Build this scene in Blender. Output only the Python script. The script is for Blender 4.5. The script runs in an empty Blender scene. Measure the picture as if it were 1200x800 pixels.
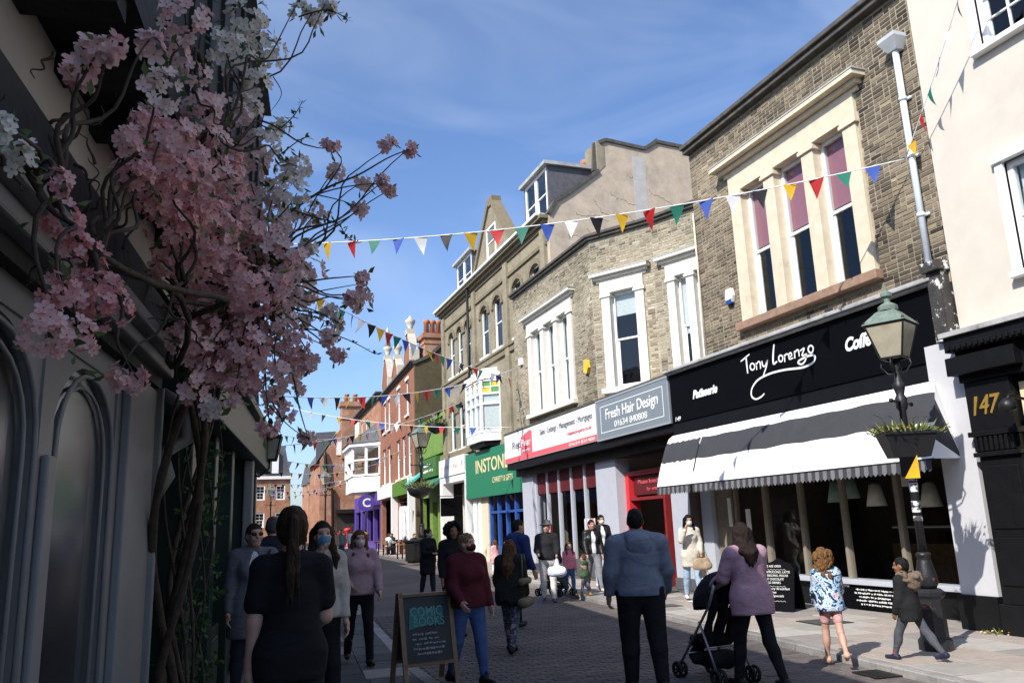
import bpy, math, random
import numpy as np
from mathutils import Matrix, Vector
random.seed(7); RNG = np.random.default_rng(7)
R = math.radians
scene = bpy.context.scene
COL = scene.collection
# ------------------------------------------------------------------ camera
CAM_H = 1.65
def cam_axes(yaw, pitch, roll):
    cy, sy, cp, sp = math.cos(yaw), math.sin(yaw), math.cos(pitch), math.sin(pitch)
    f = Vector((sy*cp, cy*cp, sp)); r = Vector((cy, -sy, 0)); u = r.cross(f)
    c, s = math.cos(roll), math.sin(roll)
    return c*r + s*u, -s*r + c*u, f
cr, cu, cf = cam_axes(R(20.6), R(12.6), R(-2.2))
cam_data = bpy.data.cameras.new('camera'); cam = bpy.data.objects.new('camera', cam_data); COL.objects.link(cam)
cam.matrix_world = Matrix(((cr.x, cu.x, -cf.x, 0), (cr.y, cu.y, -cf.y, 0), (cr.z, cu.z, -cf.z, CAM_H), (0, 0, 0, 1)))
cam_data.sensor_width = 36.0; cam_data.lens = 28.5; cam_data.clip_start = 0.05; cam_data.clip_end = 3000
scene.camera = cam
# ------------------------------------------------------------------ sky and sun
SUN = Vector((-1.68, -0.95, 1.68)).normalized()
world = bpy.data.worlds.new('World'); scene.world = world; world.use_nodes = True
wn, wl = world.node_tree.nodes, world.node_tree.links
bgn = wn['Background']
sky = wn.new('ShaderNodeTexSky'); sky.sky_type = 'NISHITA'; sky.sun_disc = False
sky.sun_elevation = math.asin(SUN.z); sky.sun_rotation = math.atan2(SUN.x, SUN.y)
sky.air_density = 1.0; sky.dust_density = 1.3; sky.ozone_density = 3.0; sky.altitude = 20
tc = wn.new('ShaderNodeTexCoord'); mp = wn.new('ShaderNodeMapping'); mp.inputs['Scale'].default_value = (1.2, 2.6, 4.5)
mp.inputs['Rotation'].default_value = (0.3, 0.5, 0.6)
cn = wn.new('ShaderNodeTexNoise'); cn.inputs['Scale'].default_value = 1.7; cn.inputs['Detail'].default_value = 4; cn.inputs['Roughness'].default_value = 0.5; cn.inputs['Distortion'].default_value = 0.6
ramp = wn.new('ShaderNodeValToRGB'); ramp.color_ramp.elements[0].position = 0.42; ramp.color_ramp.elements[1].position = 0.95
ramp.color_ramp.elements[1].color = (0.5, 0.5, 0.5, 1)
mixc = wn.new('ShaderNodeMix'); mixc.data_type = 'RGBA'; mixc.inputs[7].default_value = (4.6, 5.3, 6.4, 1)
wl.new(tc.outputs['Generated'], mp.inputs['Vector']); wl.new(mp.outputs['Vector'], cn.inputs['Vector'])
wl.new(cn.outputs['Fac'], ramp.inputs['Fac']); wl.new(ramp.outputs['Color'], mixc.inputs[0])
tint = wn.new('ShaderNodeMix'); tint.data_type = 'RGBA'; tint.blend_type = 'MULTIPLY'; tint.inputs[0].default_value = 1.0; tint.inputs[7].default_value = (0.90, 0.99, 1.16, 1)
wl.new(sky.outputs['Color'], tint.inputs[6]); wl.new(tint.outputs[2], mixc.inputs[6]); wl.new(mixc.outputs[2], bgn.inputs['Color'])
bgn.inputs['Strength'].default_value = 0.15
sun_data = bpy.data.lights.new('sun', 'SUN'); sun_data.energy = 5.0; sun_data.angle = R(0.53); sun_data.color = (1.0, 0.955, 0.89)
sun = bpy.data.objects.new('sun', sun_data); COL.objects.link(sun)
sun.rotation_euler = (-SUN).to_track_quat('-Z', 'Y').to_euler(); sun.location = (-20, -10, 30)
vs = scene.view_settings; vs.view_transform = 'Standard'; vs.look = 'None'; vs.gamma = 1.0; vs.use_curve_mapping = False; vs.exposure = 0.30
scene.cycles.use_denoising = True; scene.cycles.max_bounces = 8; scene.cycles.transparent_max_bounces = 16
scene.cycles.sample_clamp_indirect = 4.0
# ------------------------------------------------------------------ materials
MATS = {}
def nodes_of(name):
    m = bpy.data.materials.new(name); m.use_nodes = True
    return m, m.node_tree.nodes, m.node_tree.links, m.node_tree.nodes['Principled BSDF']
def mat(name, col, rough=0.7, var=0.18, scale=6.0, bump=0.0, bscale=40.0, metal=0.0, spec=0.4, dirt=None, dscale=1.2, dlo=0.5, dhi=0.75, tone=None, coords='Object'):
    """painted / mineral / cloth surface: noise-varied colour, optional stains (dirt colour) and relief.
    tone: per-piece colours read from the mesh attribute 'tone' through a ramp."""
    if name in MATS: return MATS[name]
    m, n, l, b = nodes_of(name); MATS[name] = m
    c = (*col, 1)
    t = n.new('ShaderNodeTexCoord'); no = n.new('ShaderNodeTexNoise'); no.inputs['Scale'].default_value = scale; no.inputs['Detail'].default_value = 6; no.inputs['Roughness'].default_value = 0.62
    l.new(t.outputs[coords], no.inputs['Vector'])
    mr = n.new('ShaderNodeMapRange'); mr.inputs[1].default_value = 0.3; mr.inputs[2].default_value = 0.7; mr.inputs[3].default_value = 1 - var; mr.inputs[4].default_value = 1 + var
    l.new(no.outputs['Fac'], mr.inputs[0])
    mul = n.new('ShaderNodeMix'); mul.data_type = 'RGBA'; mul.blend_type = 'MULTIPLY'; mul.inputs[0].default_value = 1.0
    if tone:
        at = n.new('ShaderNodeAttribute'); at.attribute_name = 'tone'
        cr_ = n.new('ShaderNodeValToRGB'); cr_.color_ramp.interpolation = 'LINEAR'
        e = cr_.color_ramp.elements
        while len(e) < len(tone): e.new(0.5)
        for i, tc_ in enumerate(tone): e[i].position = i/(len(tone)-1); e[i].color = (*tc_, 1)
        l.new(at.outputs['Fac'], cr_.inputs['Fac']); l.new(cr_.outputs['Color'], mul.inputs[6])
    else:
        mul.inputs[6].default_value = c
    l.new(mr.outputs[0], mul.inputs[7])
    out = mul.outputs[2]
    if dirt:
        dn = n.new('ShaderNodeTexNoise'); dn.inputs['Scale'].default_value = dscale; dn.inputs['Detail'].default_value = 8; dn.inputs['Roughness'].default_value = 0.7
        l.new(t.outputs[coords], dn.inputs['Vector'])
        dr = n.new('ShaderNodeMapRange'); dr.inputs[1].default_value = dlo; dr.inputs[2].default_value = dhi
        l.new(dn.outputs['Fac'], dr.inputs[0])
        mx = n.new('ShaderNodeMix'); mx.data_type = 'RGBA'; mx.inputs[7].default_value = (*dirt, 1)
        l.new(dr.outputs[0], mx.inputs[0]); l.new(out, mx.inputs[6]); out = mx.outputs[2]
    l.new(out, b.inputs['Base Color'])
    b.inputs['Roughness'].default_value = rough; b.inputs['Metallic'].default_value = metal
    b.inputs['Specular IOR Level'].default_value = spec
    if bump:
        bn = n.new('ShaderNodeTexNoise'); bn.inputs['Scale'].default_value = bscale; bn.inputs['Detail'].default_value = 5
        l.new(t.outputs[coords], bn.inputs['Vector'])
        bu = n.new('ShaderNodeBump'); bu.inputs['Strength'].default_value = bump; bu.inputs['Distance'].default_value = 0.02
        l.new(bn.outputs['Fac'], bu.inputs['Height']); l.new(bu.outputs['Normal'], b.inputs['Normal'])
    return m
def brickmat(name, c1, c2, mortar, bw=0.225, bh=0.075, soot=None):
    """brickwork too far away to tell single bricks apart (wall faces use object XZ)"""
    if name in MATS: return MATS[name]
    m, n, l, b = nodes_of(name); MATS[name] = m
    t = n.new('ShaderNodeTexCoord'); sx = n.new('ShaderNodeSeparateXYZ'); cx = n.new('ShaderNodeCombineXYZ'); ad = n.new('ShaderNodeMath')
    l.new(t.outputs['Object'], sx.inputs[0]); l.new(sx.outputs['X'], ad.inputs[0]); l.new(sx.outputs['Y'], ad.inputs[1])
    l.new(ad.outputs[0], cx.inputs['X']); l.new(sx.outputs['Z'], cx.inputs['Y'])
    br = n.new('ShaderNodeTexBrick'); br.inputs['Scale'].default_value = 1.0; br.inputs['Brick Width'].default_value = bw; br.inputs['Row Height'].default_value = bh
    br.inputs['Mortar Size'].default_value = 0.006; br.inputs['Color1'].default_value = (*c1, 1); br.inputs['Color2'].default_value = (*c2, 1); br.inputs['Mortar'].default_value = (*mortar, 1)
    l.new(cx.outputs[0], br.inputs['Vector'])
    no = n.new('ShaderNodeTexNoise'); no.inputs['Scale'].default_value = 0.9; no.inputs['Detail'].default_value = 9; no.inputs['Roughness'].default_value = 0.7
    l.new(t.outputs['Object'], no.inputs['Vector'])
    mr = n.new('ShaderNodeMapRange'); mr.inputs[1].default_value = 0.42; mr.inputs[2].default_value = 0.72
    l.new(no.outputs['Fac'], mr.inputs[0])
    mx = n.new('ShaderNodeMix'); mx.data_type = 'RGBA'; s = soot or tuple(0.55*v for v in c1); mx.inputs[7].default_value = (*s, 1)
    l.new(mr.outputs[0], mx.inputs[0]); l.new(br.outputs['Color'], mx.inputs[6]); l.new(mx.outputs[2], b.inputs['Base Color'])
    bu = n.new('ShaderNodeBump'); bu.inputs['Strength'].default_value = 0.5; bu.inputs['Distance'].default_value = 0.01
    l.new(br.outputs['Fac'], bu.inputs['Height']); bu.invert = True; l.new(bu.outputs['Normal'], b.inputs['Normal'])
    b.inputs['Roughness'].default_value = 0.9; b.inputs['Specular IOR Level'].default_value = 0.2
    return m
def glassmat(name, tint=(0.75, 0.8, 0.8), refl=(0.9, 0.95, 1.0), base=0.0, rough=0.02):
    m, n, l, b = nodes_of(name); MATS[name] = m; n.remove(b)
    tr = n.new('ShaderNodeBsdfTransparent'); tr.inputs['Color'].default_value = (*tint, 1)
    gl = n.new('ShaderNodeBsdfGlossy'); gl.inputs['Roughness'].default_value = rough; gl.inputs['Color'].default_value = (*refl, 1)
    lw = n.new('ShaderNodeLayerWeight'); lw.inputs['Blend'].default_value = 0.5; pw = n.new('ShaderNodeMath'); pw.operation = 'POWER'; pw.inputs[1].default_value = 4.5; l.new(lw.outputs['Facing'], pw.inputs[0]); fr = n.new('ShaderNodeMath'); fr.operation = 'MULTIPLY_ADD'; fr.inputs[1].default_value = 0.94; fr.inputs[2].default_value = 0.05; l.new(pw.outputs[0], fr.inputs[0])
    t = n.new('ShaderNodeTexCoord'); no = n.new('ShaderNodeTexNoise'); no.inputs['Scale'].default_value = 1.3; l.new(t.outputs['Object'], no.inputs['Vector'])
    bu = n.new('ShaderNodeBump'); bu.inputs['Strength'].default_value = 0.08; bu.inputs['Distance'].default_value = 0.05
    l.new(no.outputs['Fac'], bu.inputs['Height']); l.new(bu.outputs['Normal'], gl.inputs['Normal'])
    ad = n.new('ShaderNodeMath'); ad.operation = 'ADD'; ad.use_clamp = True; ad.inputs[1].default_value = base; l.new(fr.outputs[0], ad.inputs[0])
    mx = n.new('ShaderNodeMixShader'); l.new(ad.outputs[0], mx.inputs[0]); l.new(tr.outputs[0], mx.inputs[1]); l.new(gl.outputs[0], mx.inputs[2])
    l.new(mx.outputs[0], n['Material Output'].inputs['Surface'])
    return m
GLASS = glassmat('window_glass'); GLASS_SHOP = glassmat('shop_glass', tint=(0.88, 0.9, 0.88), base=-0.015); GLASS_L = glassmat('dusty_glass', tint=(0.7,0.72,0.72), base=0.0, rough=0.22); GLASS_LAMP = mat('milky_lantern_glass', (0.37, 0.335, 0.25), 0.25, 0.15, 6)
# ------------------------------------------------------------------ mesh builder
class MB:
    def __init__(s): s.v = []; s.f = []; s.m = []; s.t = []; s.cur = 0; s.tone = 0.5
    def add(s, vs, fs):
        o = len(s.v); s.v.extend([tuple(p) for p in vs]); s.f.extend([tuple(i+o for i in f) for f in fs]); s.m.extend([s.cur]*len(fs)); s.t.extend([s.tone]*len(fs)); return s
    def box(s, x0, x1, y0, y1, z0, z1):
        if x1 < x0: x0, x1 = x1, x0
        if y1 < y0: y0, y1 = y1, y0
        if z1 < z0: z0, z1 = z1, z0
        return s.add([(x0,y0,z0),(x1,y0,z0),(x1,y1,z0),(x0,y1,z0),(x0,y0,z1),(x1,y0,z1),(x1,y1,z1),(x0,y1,z1)],
                     [(0,3,2,1),(4,5,6,7),(0,1,5,4),(1,2,6,5),(2,3,7,6),(3,0,4,7)])
    def bar(s, a, b, w, d=None, up=(0,0,1)):
        """box beam from a to b, cross-section w x d"""
        a, b = Vector(a), Vector(b); d = d or w; t = (b-a).normalized(); u = Vector(up)
        if abs(t.dot(u)) > 0.95: u = Vector((0,1,0))
        x = t.cross(u).normalized(); y = x.cross(t)
        q = [a+x*i*w/2+y*j*d/2 for i, j in ((-1,-1),(1,-1),(1,1),(-1,1))]; q += [p+(b-a) for p in q]
        return s.add(q, [(0,1,2,3),(7,6,5,4),(0,4,5,1),(1,5,6,2),(2,6,7,3),(3,7,4,0)])
    def prism(s, poly, axis, a, b):
        """extrude 2-D polygon along axis: 'x' poly=(y,z), 'y' poly=(x,z), 'z' poly=(x,y)"""
        def P(p, t): return {'x': (t, p[0], p[1]), 'y': (p[0], t, p[1]), 'z': (p[0], p[1], t)}[axis]
        k = len(poly); vs = [P(p, a) for p in poly] + [P(p, b) for p in poly]
        fs = [tuple(range(k)), tuple(range(2*k-1, k-1, -1))] + [(i, i+k, (i+1) % k+k, (i+1) % k) for i in range(k)]
        return s.add(vs, fs)
    def tube(s, pts, r, n=8, cap=True):
        pts = [Vector(p) for p in pts]; k = len(pts); rs = r if isinstance(r, (list, tuple)) else [r]*k
        vs = []; fs = []; prev = None
        for i, p in enumerate(pts):
            t = (pts[min(i+1, k-1)] - pts[max(i-1, 0)])
            t = t.normalized() if t.length > 1e-9 else Vector((0,0,1))
            if prev is None:
                a = Vector((0,0,1)) if abs(t.z) < 0.9 else Vector((1,0,0)); x = t.cross(a).normalized()
            else:
                x = prev - t*prev.dot(t); x = x.normalized() if x.length > 1e-6 else t.orthogonal().normalized()
            prev = x; y = t.cross(x)
            vs += [p + (x*math.cos(2*math.pi*j/n) + y*math.sin(2*math.pi*j/n))*rs[i] for j in range(n)]
        for i in range(k-1):
            for j in range(n): fs.append((i*n+j, i*n+(j+1) % n, (i+1)*n+(j+1) % n, (i+1)*n+j))
        if cap: fs += [tuple(range(n-1, -1, -1)), tuple((k-1)*n+j for j in range(n))]
        return s.add(vs, fs)
    def lathe(s, prof, c=(0,0,0), n=16, a0=0.0):
        vs = []; fs = []; k = len(prof)
        for r, z in prof: vs += [(c[0]+r*math.cos(a0+2*math.pi*j/n), c[1]+r*math.sin(a0+2*math.pi*j/n), c[2]+z) for j in range(n)]
        for i in range(k-1):
            for j in range(n): fs.append((i*n+j, i*n+(j+1) % n, (i+1)*n+(j+1) % n, (i+1)*n+j))
        fs += [tuple(range(n-1, -1, -1)), tuple((k-1)*n+j for j in range(n))]
        return s.add(vs, fs)
    def ball(s, c, r, n=10, sq=(1,1,1)):
        vs = []; fs = []; m = max(4, n//2)
        for i in range(m+1):
            a = math.pi*i/m
            vs += [(c[0]+r*sq[0]*math.sin(a)*math.cos(2*math.pi*j/n), c[1]+r*sq[1]*math.sin(a)*math.sin(2*math.pi*j/n), c[2]+r*sq[2]*math.cos(a)) for j in range(n)]
        for i in range(m):
            for j in range(n): fs.append((i*n+j, (i+1)*n+j, (i+1)*n+(j+1) % n, i*n+(j+1) % n))
        return s.add(vs, fs)
    def quad(s, a, b, c, d): return s.add([a,b,c,d], [(0,1,2,3)])
    def mesh(s, name, mats, smooth=False, tone=False):
        me = bpy.data.meshes.new(name); me.from_pydata(s.v, [], s.f); me.update()
        if not isinstance(mats, (list, tuple)): mats = [mats]
        for m in mats: me.materials.append(m)
        if len(mats) > 1: me.polygons.foreach_set('material_index', s.m)
        if smooth: me.polygons.foreach_set('use_smooth', [True]*len(me.polygons))
        if tone:
            a = me.attributes.new('tone', 'FLOAT', 'FACE'); a.data.foreach_set('value', s.t)
        return me
    def build(s, name, mats, parent=None, smooth=False, M=None, tone=False, bevel=0):
        return link(name, s.mesh(name, mats, smooth, tone), parent, M, bevel)
def link(name, me, parent=None, M=None, bevel=0):
    o = bpy.data.objects.new(name, me); COL.objects.link(o)
    if parent is not None: o.parent = parent
    if M is not None: o.matrix_local = M
    if bevel:
        b = o.modifiers.new('bevel', 'BEVEL'); b.width = bevel; b.segments = 2; b.limit_method = 'ANGLE'
    return o
def tag(o, label=None, cat=None, group=None, kind=None):
    if label: o['label'] = label
    if cat: o['category'] = cat
    if group: o['group'] = group
    if kind: o['kind'] = kind
    return o
def thing(name, label, cat, loc=(0,0,0), rotz=0.0, group=None):
    o = bpy.data.objects.new(name, None); COL.objects.link(o); o.location = loc; o.rotation_euler = (0,0,rotz); o.empty_display_size = 0.2
    return tag(o, label, cat, group)
def frame(A, B, z=0.0):
    """facade frame: x runs from A (left seen from the street) to B, y goes into the building"""
    a = math.atan2(B[1]-A[1], B[0]-A[0]); return Matrix.Translation((A[0], A[1], z)) @ Matrix.Rotation(a, 4, 'Z'), math.hypot(B[0]-A[0], B[1]-A[1])
def dup(o, parent=None):
    c = o.copy(); COL.objects.link(c); c.parent = parent
    for ch in o.children: dup(ch, c)
    return c
def px(x, y, Y=None, X=None, z=None):
    """where the camera ray through photo pixel (x,y) meets the plane Y=.., X=.. or z=.. (survey helper)"""
    d = cr*((x-600)/950.0) + cu*((400-y)/950.0) + cf
    t = Y/d.y if Y is not None else (X/d.x if X is not None else (z-CAM_H)/d.z)
    return Vector((d.x*t, d.y*t, CAM_H + d.z*t))
_FONT = {}
def text_mesh(txt, size, mat_, name='lettering', shear=0.0, ext=0.004, offset=0.0, width=None, spacing=1.0, align='LEFT'):
    cu_ = bpy.data.curves.new(name, 'FONT'); cu_.body = txt; cu_.size = size; cu_.shear = shear; cu_.extrude = ext; cu_.offset = offset; cu_.space_character = spacing; cu_.align_x = align; cu_.resolution_u = 3
    o = bpy.data.objects.new('tmp', cu_); COL.objects.link(o)
    dg = bpy.context.evaluated_depsgraph_get(); dg.update()
    me = bpy.data.meshes.new_from_object(o.evaluated_get(dg)); bpy.data.objects.remove(o); me.name = name
    me.materials.clear(); me.materials.append(mat_)
    if width:
        xs = [v.co.x for v in me.vertices]; k = width/(max(xs)-min(xs))
        for v in me.vertices: v.co.x *= k
    return me
def put_text(txt, size, mat_, parent, M, u, y, z, **kw):
    """upright lettering on a facade whose frame is M (parent-relative); its front faces -y"""
    me = text_mesh(txt, size, mat_, **kw)
    return link('lettering', me, parent, M @ Matrix.Translation((u, y, z)) @ Matrix.Rotation(R(90), 4, 'X'))
I4 = Matrix.Identity(4)
# ------------------------------------------------------------------ shared materials
from mathutils import noise as mnoise
M_STONE = mat('cream_stone', (0.66, 0.565, 0.415), 0.75, 0.10, 5, 0.15, 60, dirt=(0.40, 0.32, 0.22), dscale=3.0, dlo=0.58, dhi=0.85)
M_WSTONE = mat('white_painted_stone', (0.70, 0.665, 0.585), 0.7, 0.08, 5, 0.1, 60, dirt=(0.45, 0.42, 0.36), dscale=3.5, dlo=0.6, dhi=0.9)
M_WHITE = mat('white_paint', (0.80, 0.80, 0.78), 0.45, 0.05, 8, 0.05, 50, dirt=(0.5, 0.48, 0.44), dscale=4, dlo=0.62, dhi=0.95)
M_LWHITE = mat('shaded_white_joinery_paint', (0.22, 0.218, 0.215), 0.5, 0.08, 3, 0.06, 40, dirt=(0.20, 0.19, 0.18), dscale=2.5, dlo=0.55, dhi=0.85)  # white paint, base colour darkened to carry the shade of the left side
M_BROWNSTONE = mat('brown_stone', (0.30, 0.19, 0.13), 0.85, 0.2, 8, 0.2, 60)
M_BLACK = mat('black_gloss_paint', (0.008, 0.008, 0.009), 0.4, 0.2, 6, 0.06, 30, spec=0.22)
M_BLACKSIGN = mat('black_sign_panel', (0.003, 0.0032, 0.0045), 0.6, 0.1, 3, spec=0.06)
M_LEAD = mat('weathered_lead', (0.42, 0.42, 0.41), 0.55, 0.2, 5, 0.2, 25, dirt=(0.12, 0.12, 0.11), dscale=2.5)
M_COPING = mat('sooty_coping', (0.085, 0.078, 0.068), 0.9, 0.35, 5, 0.4, 25, dirt=(0.19, 0.17, 0.10), dscale=2.2, dlo=0.55, dhi=0.8)
M_SLATE = mat('roof_slate', (0.10, 0.10, 0.11), 0.7, 0.25, 7, 0.2, 30)
M_CREAM = mat('cream_render', (0.60, 0.55, 0.465), 0.8, 0.05, 2.0, 0.06, 80, dirt=(0.46, 0.41, 0.35), dscale=0.8, dlo=0.5, dhi=0.95)
M_RENDER = mat('old_cracked_render', (0.51, 0.415, 0.31), 0.9, 0.14, 2.2, 0.3, 14, dirt=(0.33, 0.28, 0.22), dscale=1.4, dlo=0.48, dhi=0.75)
M_GREYPAINT = mat('blue_grey_paint', (0.45, 0.47, 0.52), 0.5, 0.05, 4, 0.05, 40)
M_MORTAR1 = mat('sooty_mortar', (0.35, 0.30, 0.22), 0.95, 0.3, 9, 0.4, 60)
M_MORTAR2 = mat('pale_mortar', (0.36, 0.33, 0.26), 0.95, 0.25, 9, 0.4, 60)
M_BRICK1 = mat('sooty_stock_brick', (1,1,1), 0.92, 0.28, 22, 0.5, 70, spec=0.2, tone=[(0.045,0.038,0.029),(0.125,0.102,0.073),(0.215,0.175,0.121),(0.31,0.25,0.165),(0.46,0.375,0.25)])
M_BRICK2 = mat('yellow_stock_brick', (1,1,1), 0.92, 0.26, 22, 0.5, 70, spec=0.2, tone=[(0.10,0.087,0.063),(0.23,0.195,0.135),(0.35,0.30,0.21),(0.43,0.375,0.27),(0.55,0.48,0.36)])
M_BRICK3 = brickmat('gault_brickwork', (0.34,0.295,0.205), (0.28,0.245,0.17), (0.30,0.27,0.20), soot=(0.17,0.15,0.105))
M_REDBRICK = brickmat('red_brickwork', (0.36,0.135,0.07), (0.29,0.11,0.06), (0.32,0.23,0.17), soot=(0.21,0.10,0.07))
M_DARKBRICK = brickmat('dark_brown_brickwork', (0.135,0.105,0.055), (0.10,0.08,0.045), (0.12,0.10,0.06), soot=(0.075,0.06,0.035))
M_ORANGEBRICK = brickmat('weathered_orange_brickwork', (0.36,0.155,0.08), (0.30,0.13,0.07), (0.32,0.22,0.16), soot=(0.50,0.31,0.21))
M_DARK = mat('dark_interior', (0.035, 0.03, 0.028), 0.9, 0.3, 3)
M_BLIND = mat('pink_blind', (0.42, 0.16, 0.20), 0.8, 0.06, 4)
M_CURTAIN = mat('net_curtain', (0.72, 0.72, 0.70), 0.9, 0.1, 12)
M_IRON = mat('black_iron', (0.018, 0.018, 0.018), 0.45, 0.3, 12, 0.15, 40, metal=0.2)
M_WOOD = mat('stained_wood', (0.20, 0.12, 0.06), 0.6, 0.3, 10, 0.1, 40)
M_GOLD = mat('gold_leaf', (0.62, 0.38, 0.08), 0.35, 0.1, 10, metal=0.6)
M_LETTER = mat('white_lettering', (0.82, 0.82, 0.80), 0.5, 0.03, 8)
M_TERRACOTTA = mat('terracotta_pot', (0.42, 0.17, 0.08), 0.85, 0.25, 10, 0.2, 40)
M_PAVERT = mat('red_brown_pavers', (1,1,1), 0.85, 0.22, 18, 0.35, 60, tone=[(0.075,0.068,0.065),(0.105,0.092,0.086),(0.14,0.114,0.102),(0.18,0.158,0.145)])
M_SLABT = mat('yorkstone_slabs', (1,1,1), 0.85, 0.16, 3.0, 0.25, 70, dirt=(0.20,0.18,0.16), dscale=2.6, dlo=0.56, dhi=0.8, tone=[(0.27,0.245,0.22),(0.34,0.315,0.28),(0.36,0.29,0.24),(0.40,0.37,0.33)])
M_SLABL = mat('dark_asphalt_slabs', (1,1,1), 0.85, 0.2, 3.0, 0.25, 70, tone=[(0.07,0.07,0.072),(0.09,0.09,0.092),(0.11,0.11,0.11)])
M_KERB = mat('granite_kerb', (1,1,1), 0.8, 0.2, 30, 0.25, 60, dirt=(0.13,0.12,0.11), dscale=2.0, dlo=0.5, dhi=0.8, tone=[(0.22,0.21,0.195),(0.30,0.285,0.27),(0.38,0.36,0.34)])
M_JOINT = mat('paving_joint_grit', (0.10, 0.09, 0.08), 0.95, 0.3, 12, 0.4, 60)
M_GROUND = mat('town_ground', (0.16, 0.145, 0.13), 0.95, 0.3, 1.0)
def roadmat():
    m, n, l, b = nodes_of('road_pavers')
    t = n.new('ShaderNodeTexCoord'); br = n.new('ShaderNodeTexBrick'); br.inputs['Scale'].default_value = 1
    br.inputs['Brick Width'].default_value = 0.215; br.inputs['Row Height'].default_value = 0.108; br.inputs['Mortar Size'].default_value = 0.006
    br.inputs['Color1'].default_value = (0.15,0.115,0.10,1); br.inputs['Color2'].default_value = (0.11,0.092,0.085,1); br.inputs['Mortar'].default_value = (0.07,0.063,0.058,1)
    l.new(t.outputs['Object'], br.inputs['Vector'])
    no = n.new('ShaderNodeTexNoise'); no.inputs['Scale'].default_value = 0.5; no.inputs['Detail'].default_value = 9; l.new(t.outputs['Object'], no.inputs['Vector'])
    mr = n.new('ShaderNodeMapRange'); mr.inputs[1].default_value = 0.3; mr.inputs[2].default_value = 0.7; mr.inputs[3].default_value = 0.7; mr.inputs[4].default_value = 1.3; l.new(no.outputs['Fac'], mr.inputs[0])
    mx = n.new('ShaderNodeMix'); mx.data_type = 'RGBA'; mx.blend_type = 'MULTIPLY'; mx.inputs[0].default_value = 1; l.new(br.outputs['Color'], mx.inputs[6]); l.new(mr.outputs[0], mx.inputs[7])
    l.new(mx.outputs[2], b.inputs['Base Color']); b.inputs['Roughness'].default_value = 0.85
    return m
M_ROAD = roadmat()
# ------------------------------------------------------------------ ground, road, pavements
def interp(pts, Y):
    return float(np.interp(Y, [p[1] for p in pts], [p[0] for p in pts]))
LA = R(7.4); LD = 1.15
LDIR = Vector((math.sin(LA), math.cos(LA), 0)); LBASE = Vector((-LD*math.cos(LA), LD*math.sin(LA), 0))
def LP(s, out=0.0):      # point on the left frontage, s metres up the street, out = towards the street
    p = LBASE + LDIR*s + Vector((math.cos(LA), -math.sin(LA), 0))*out; return (p.x, p.y)
def left_wall(Y): return LBASE.x + (Y-LBASE.y)*math.tan(LA)
KL = [(1.6,-30),(2.2,0),(2.47,10.2),(2.93,15.4),(4.2,26),(5.6,50),(7.6,90),(9.5,130)]
KR = [(6.2,-30),(6.5,0),(6.85,6.5),(7.25,10),(7.8,16),(8.2,20),(9.2,29.5),(10.4,50),(11.2,65),(11.6,90),(14,130)]
ROADZ = -0.09
def sheet(name, m, left, right, ys, z, kind='structure', thick=0.0):
    b = MB(); vs = []
    for y in ys: vs += [(interp(left, y), y, z), (interp(right, y), y, z)]
    fs = [(2*i, 2*i+1, 2*i+3, 2*i+2) for i in range(len(ys)-1)]
    if thick:
        k = len(vs); vs += [(x, y, zz-thick) for x, y, zz in vs]
        for i in range(len(ys)-1): fs += [(2*i, 2*i+2, 2*i+2+k, 2*i+k), (2*i+3, 2*i+1, 2*i+1+k, 2*i+3+k)]
    b.add(vs, fs); return tag(b.build(name, m), kind=kind)
g = MB().quad((-900,-600,-0.13),(900,-600,-0.13),(900,1500,-0.13),(-900,1500,-0.13)).build('ground', M_GROUND); tag(g, kind='structure')
YS = [-30,-10,0,3,6.5,10.1,13,15.5,18,20,23,26,29.5,35,40,45,50,58,65,75,90,110,130]
road = sheet('road', M_ROAD, KL, KR, YS, ROADZ)
WR = [(9.95,-30),(9.95,16),(10.45,28.7),(12.1,28.8),(12.1,50),(13.2,66),(14,90),(17,130)]
WL = [(left_wall(-30),-30),(left_wall(17),17),(1.2,17.1),(2.4,60),(6,90),(8,130)]
KLo = [(x-0.16, y) for x, y in KL]; KRo = [(x+0.18, y) for x, y in KR]
pave_r = sheet('pavement_right', M_JOINT, KRo, [(x+2.5, y) for x, y in WR], YS, -0.012, thick=0.1)
pave_l = sheet('pavement_left', M_JOINT, [(x-1.0, y) for x, y in WL], KLo, YS, -0.012, thick=0.1)
far_r = sheet('paving_far', mat('far_paving', (0.40,0.33,0.28), 0.9, 0.2, 1.5, 0.1, 20), KRo, [(x+2, y) for x, y in WR], [27.02,29.5,35,40,45,50,58,65,75,90,110,130], -0.004)
_bm = {}
def piece_mesh(key, w, d, h, tone, m, ch=0.006):
    """small slab / brick: box with chamfered top (x w, y d, top at z=0)"""
    k = (key, round(w,3), round(d,3), round(h,3), round(tone,2))
    if k not in _bm:
        b = MB(); b.tone = tone; a, c = w/2, d/2
        vs = [(-a,-c,-h),(a,-c,-h),(a,c,-h),(-a,c,-h),(-a,-c,-ch),(a,-c,-ch),(a,c,-ch),(-a,c,-ch),(-a+ch,-c+ch,0),(a-ch,-c+ch,0),(a-ch,c-ch,0),(-a+ch,c-ch,0)]
        fs = [(0,1,5,4),(1,2,6,5),(2,3,7,6),(3,0,4,7),(4,5,9,8),(5,6,10,9),(6,7,11,10),(7,4,8,11),(8,9,10,11)]
        b.add(vs, fs); _bm[k] = b.mesh(key, m, tone=True)
    return _bm[k]
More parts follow.
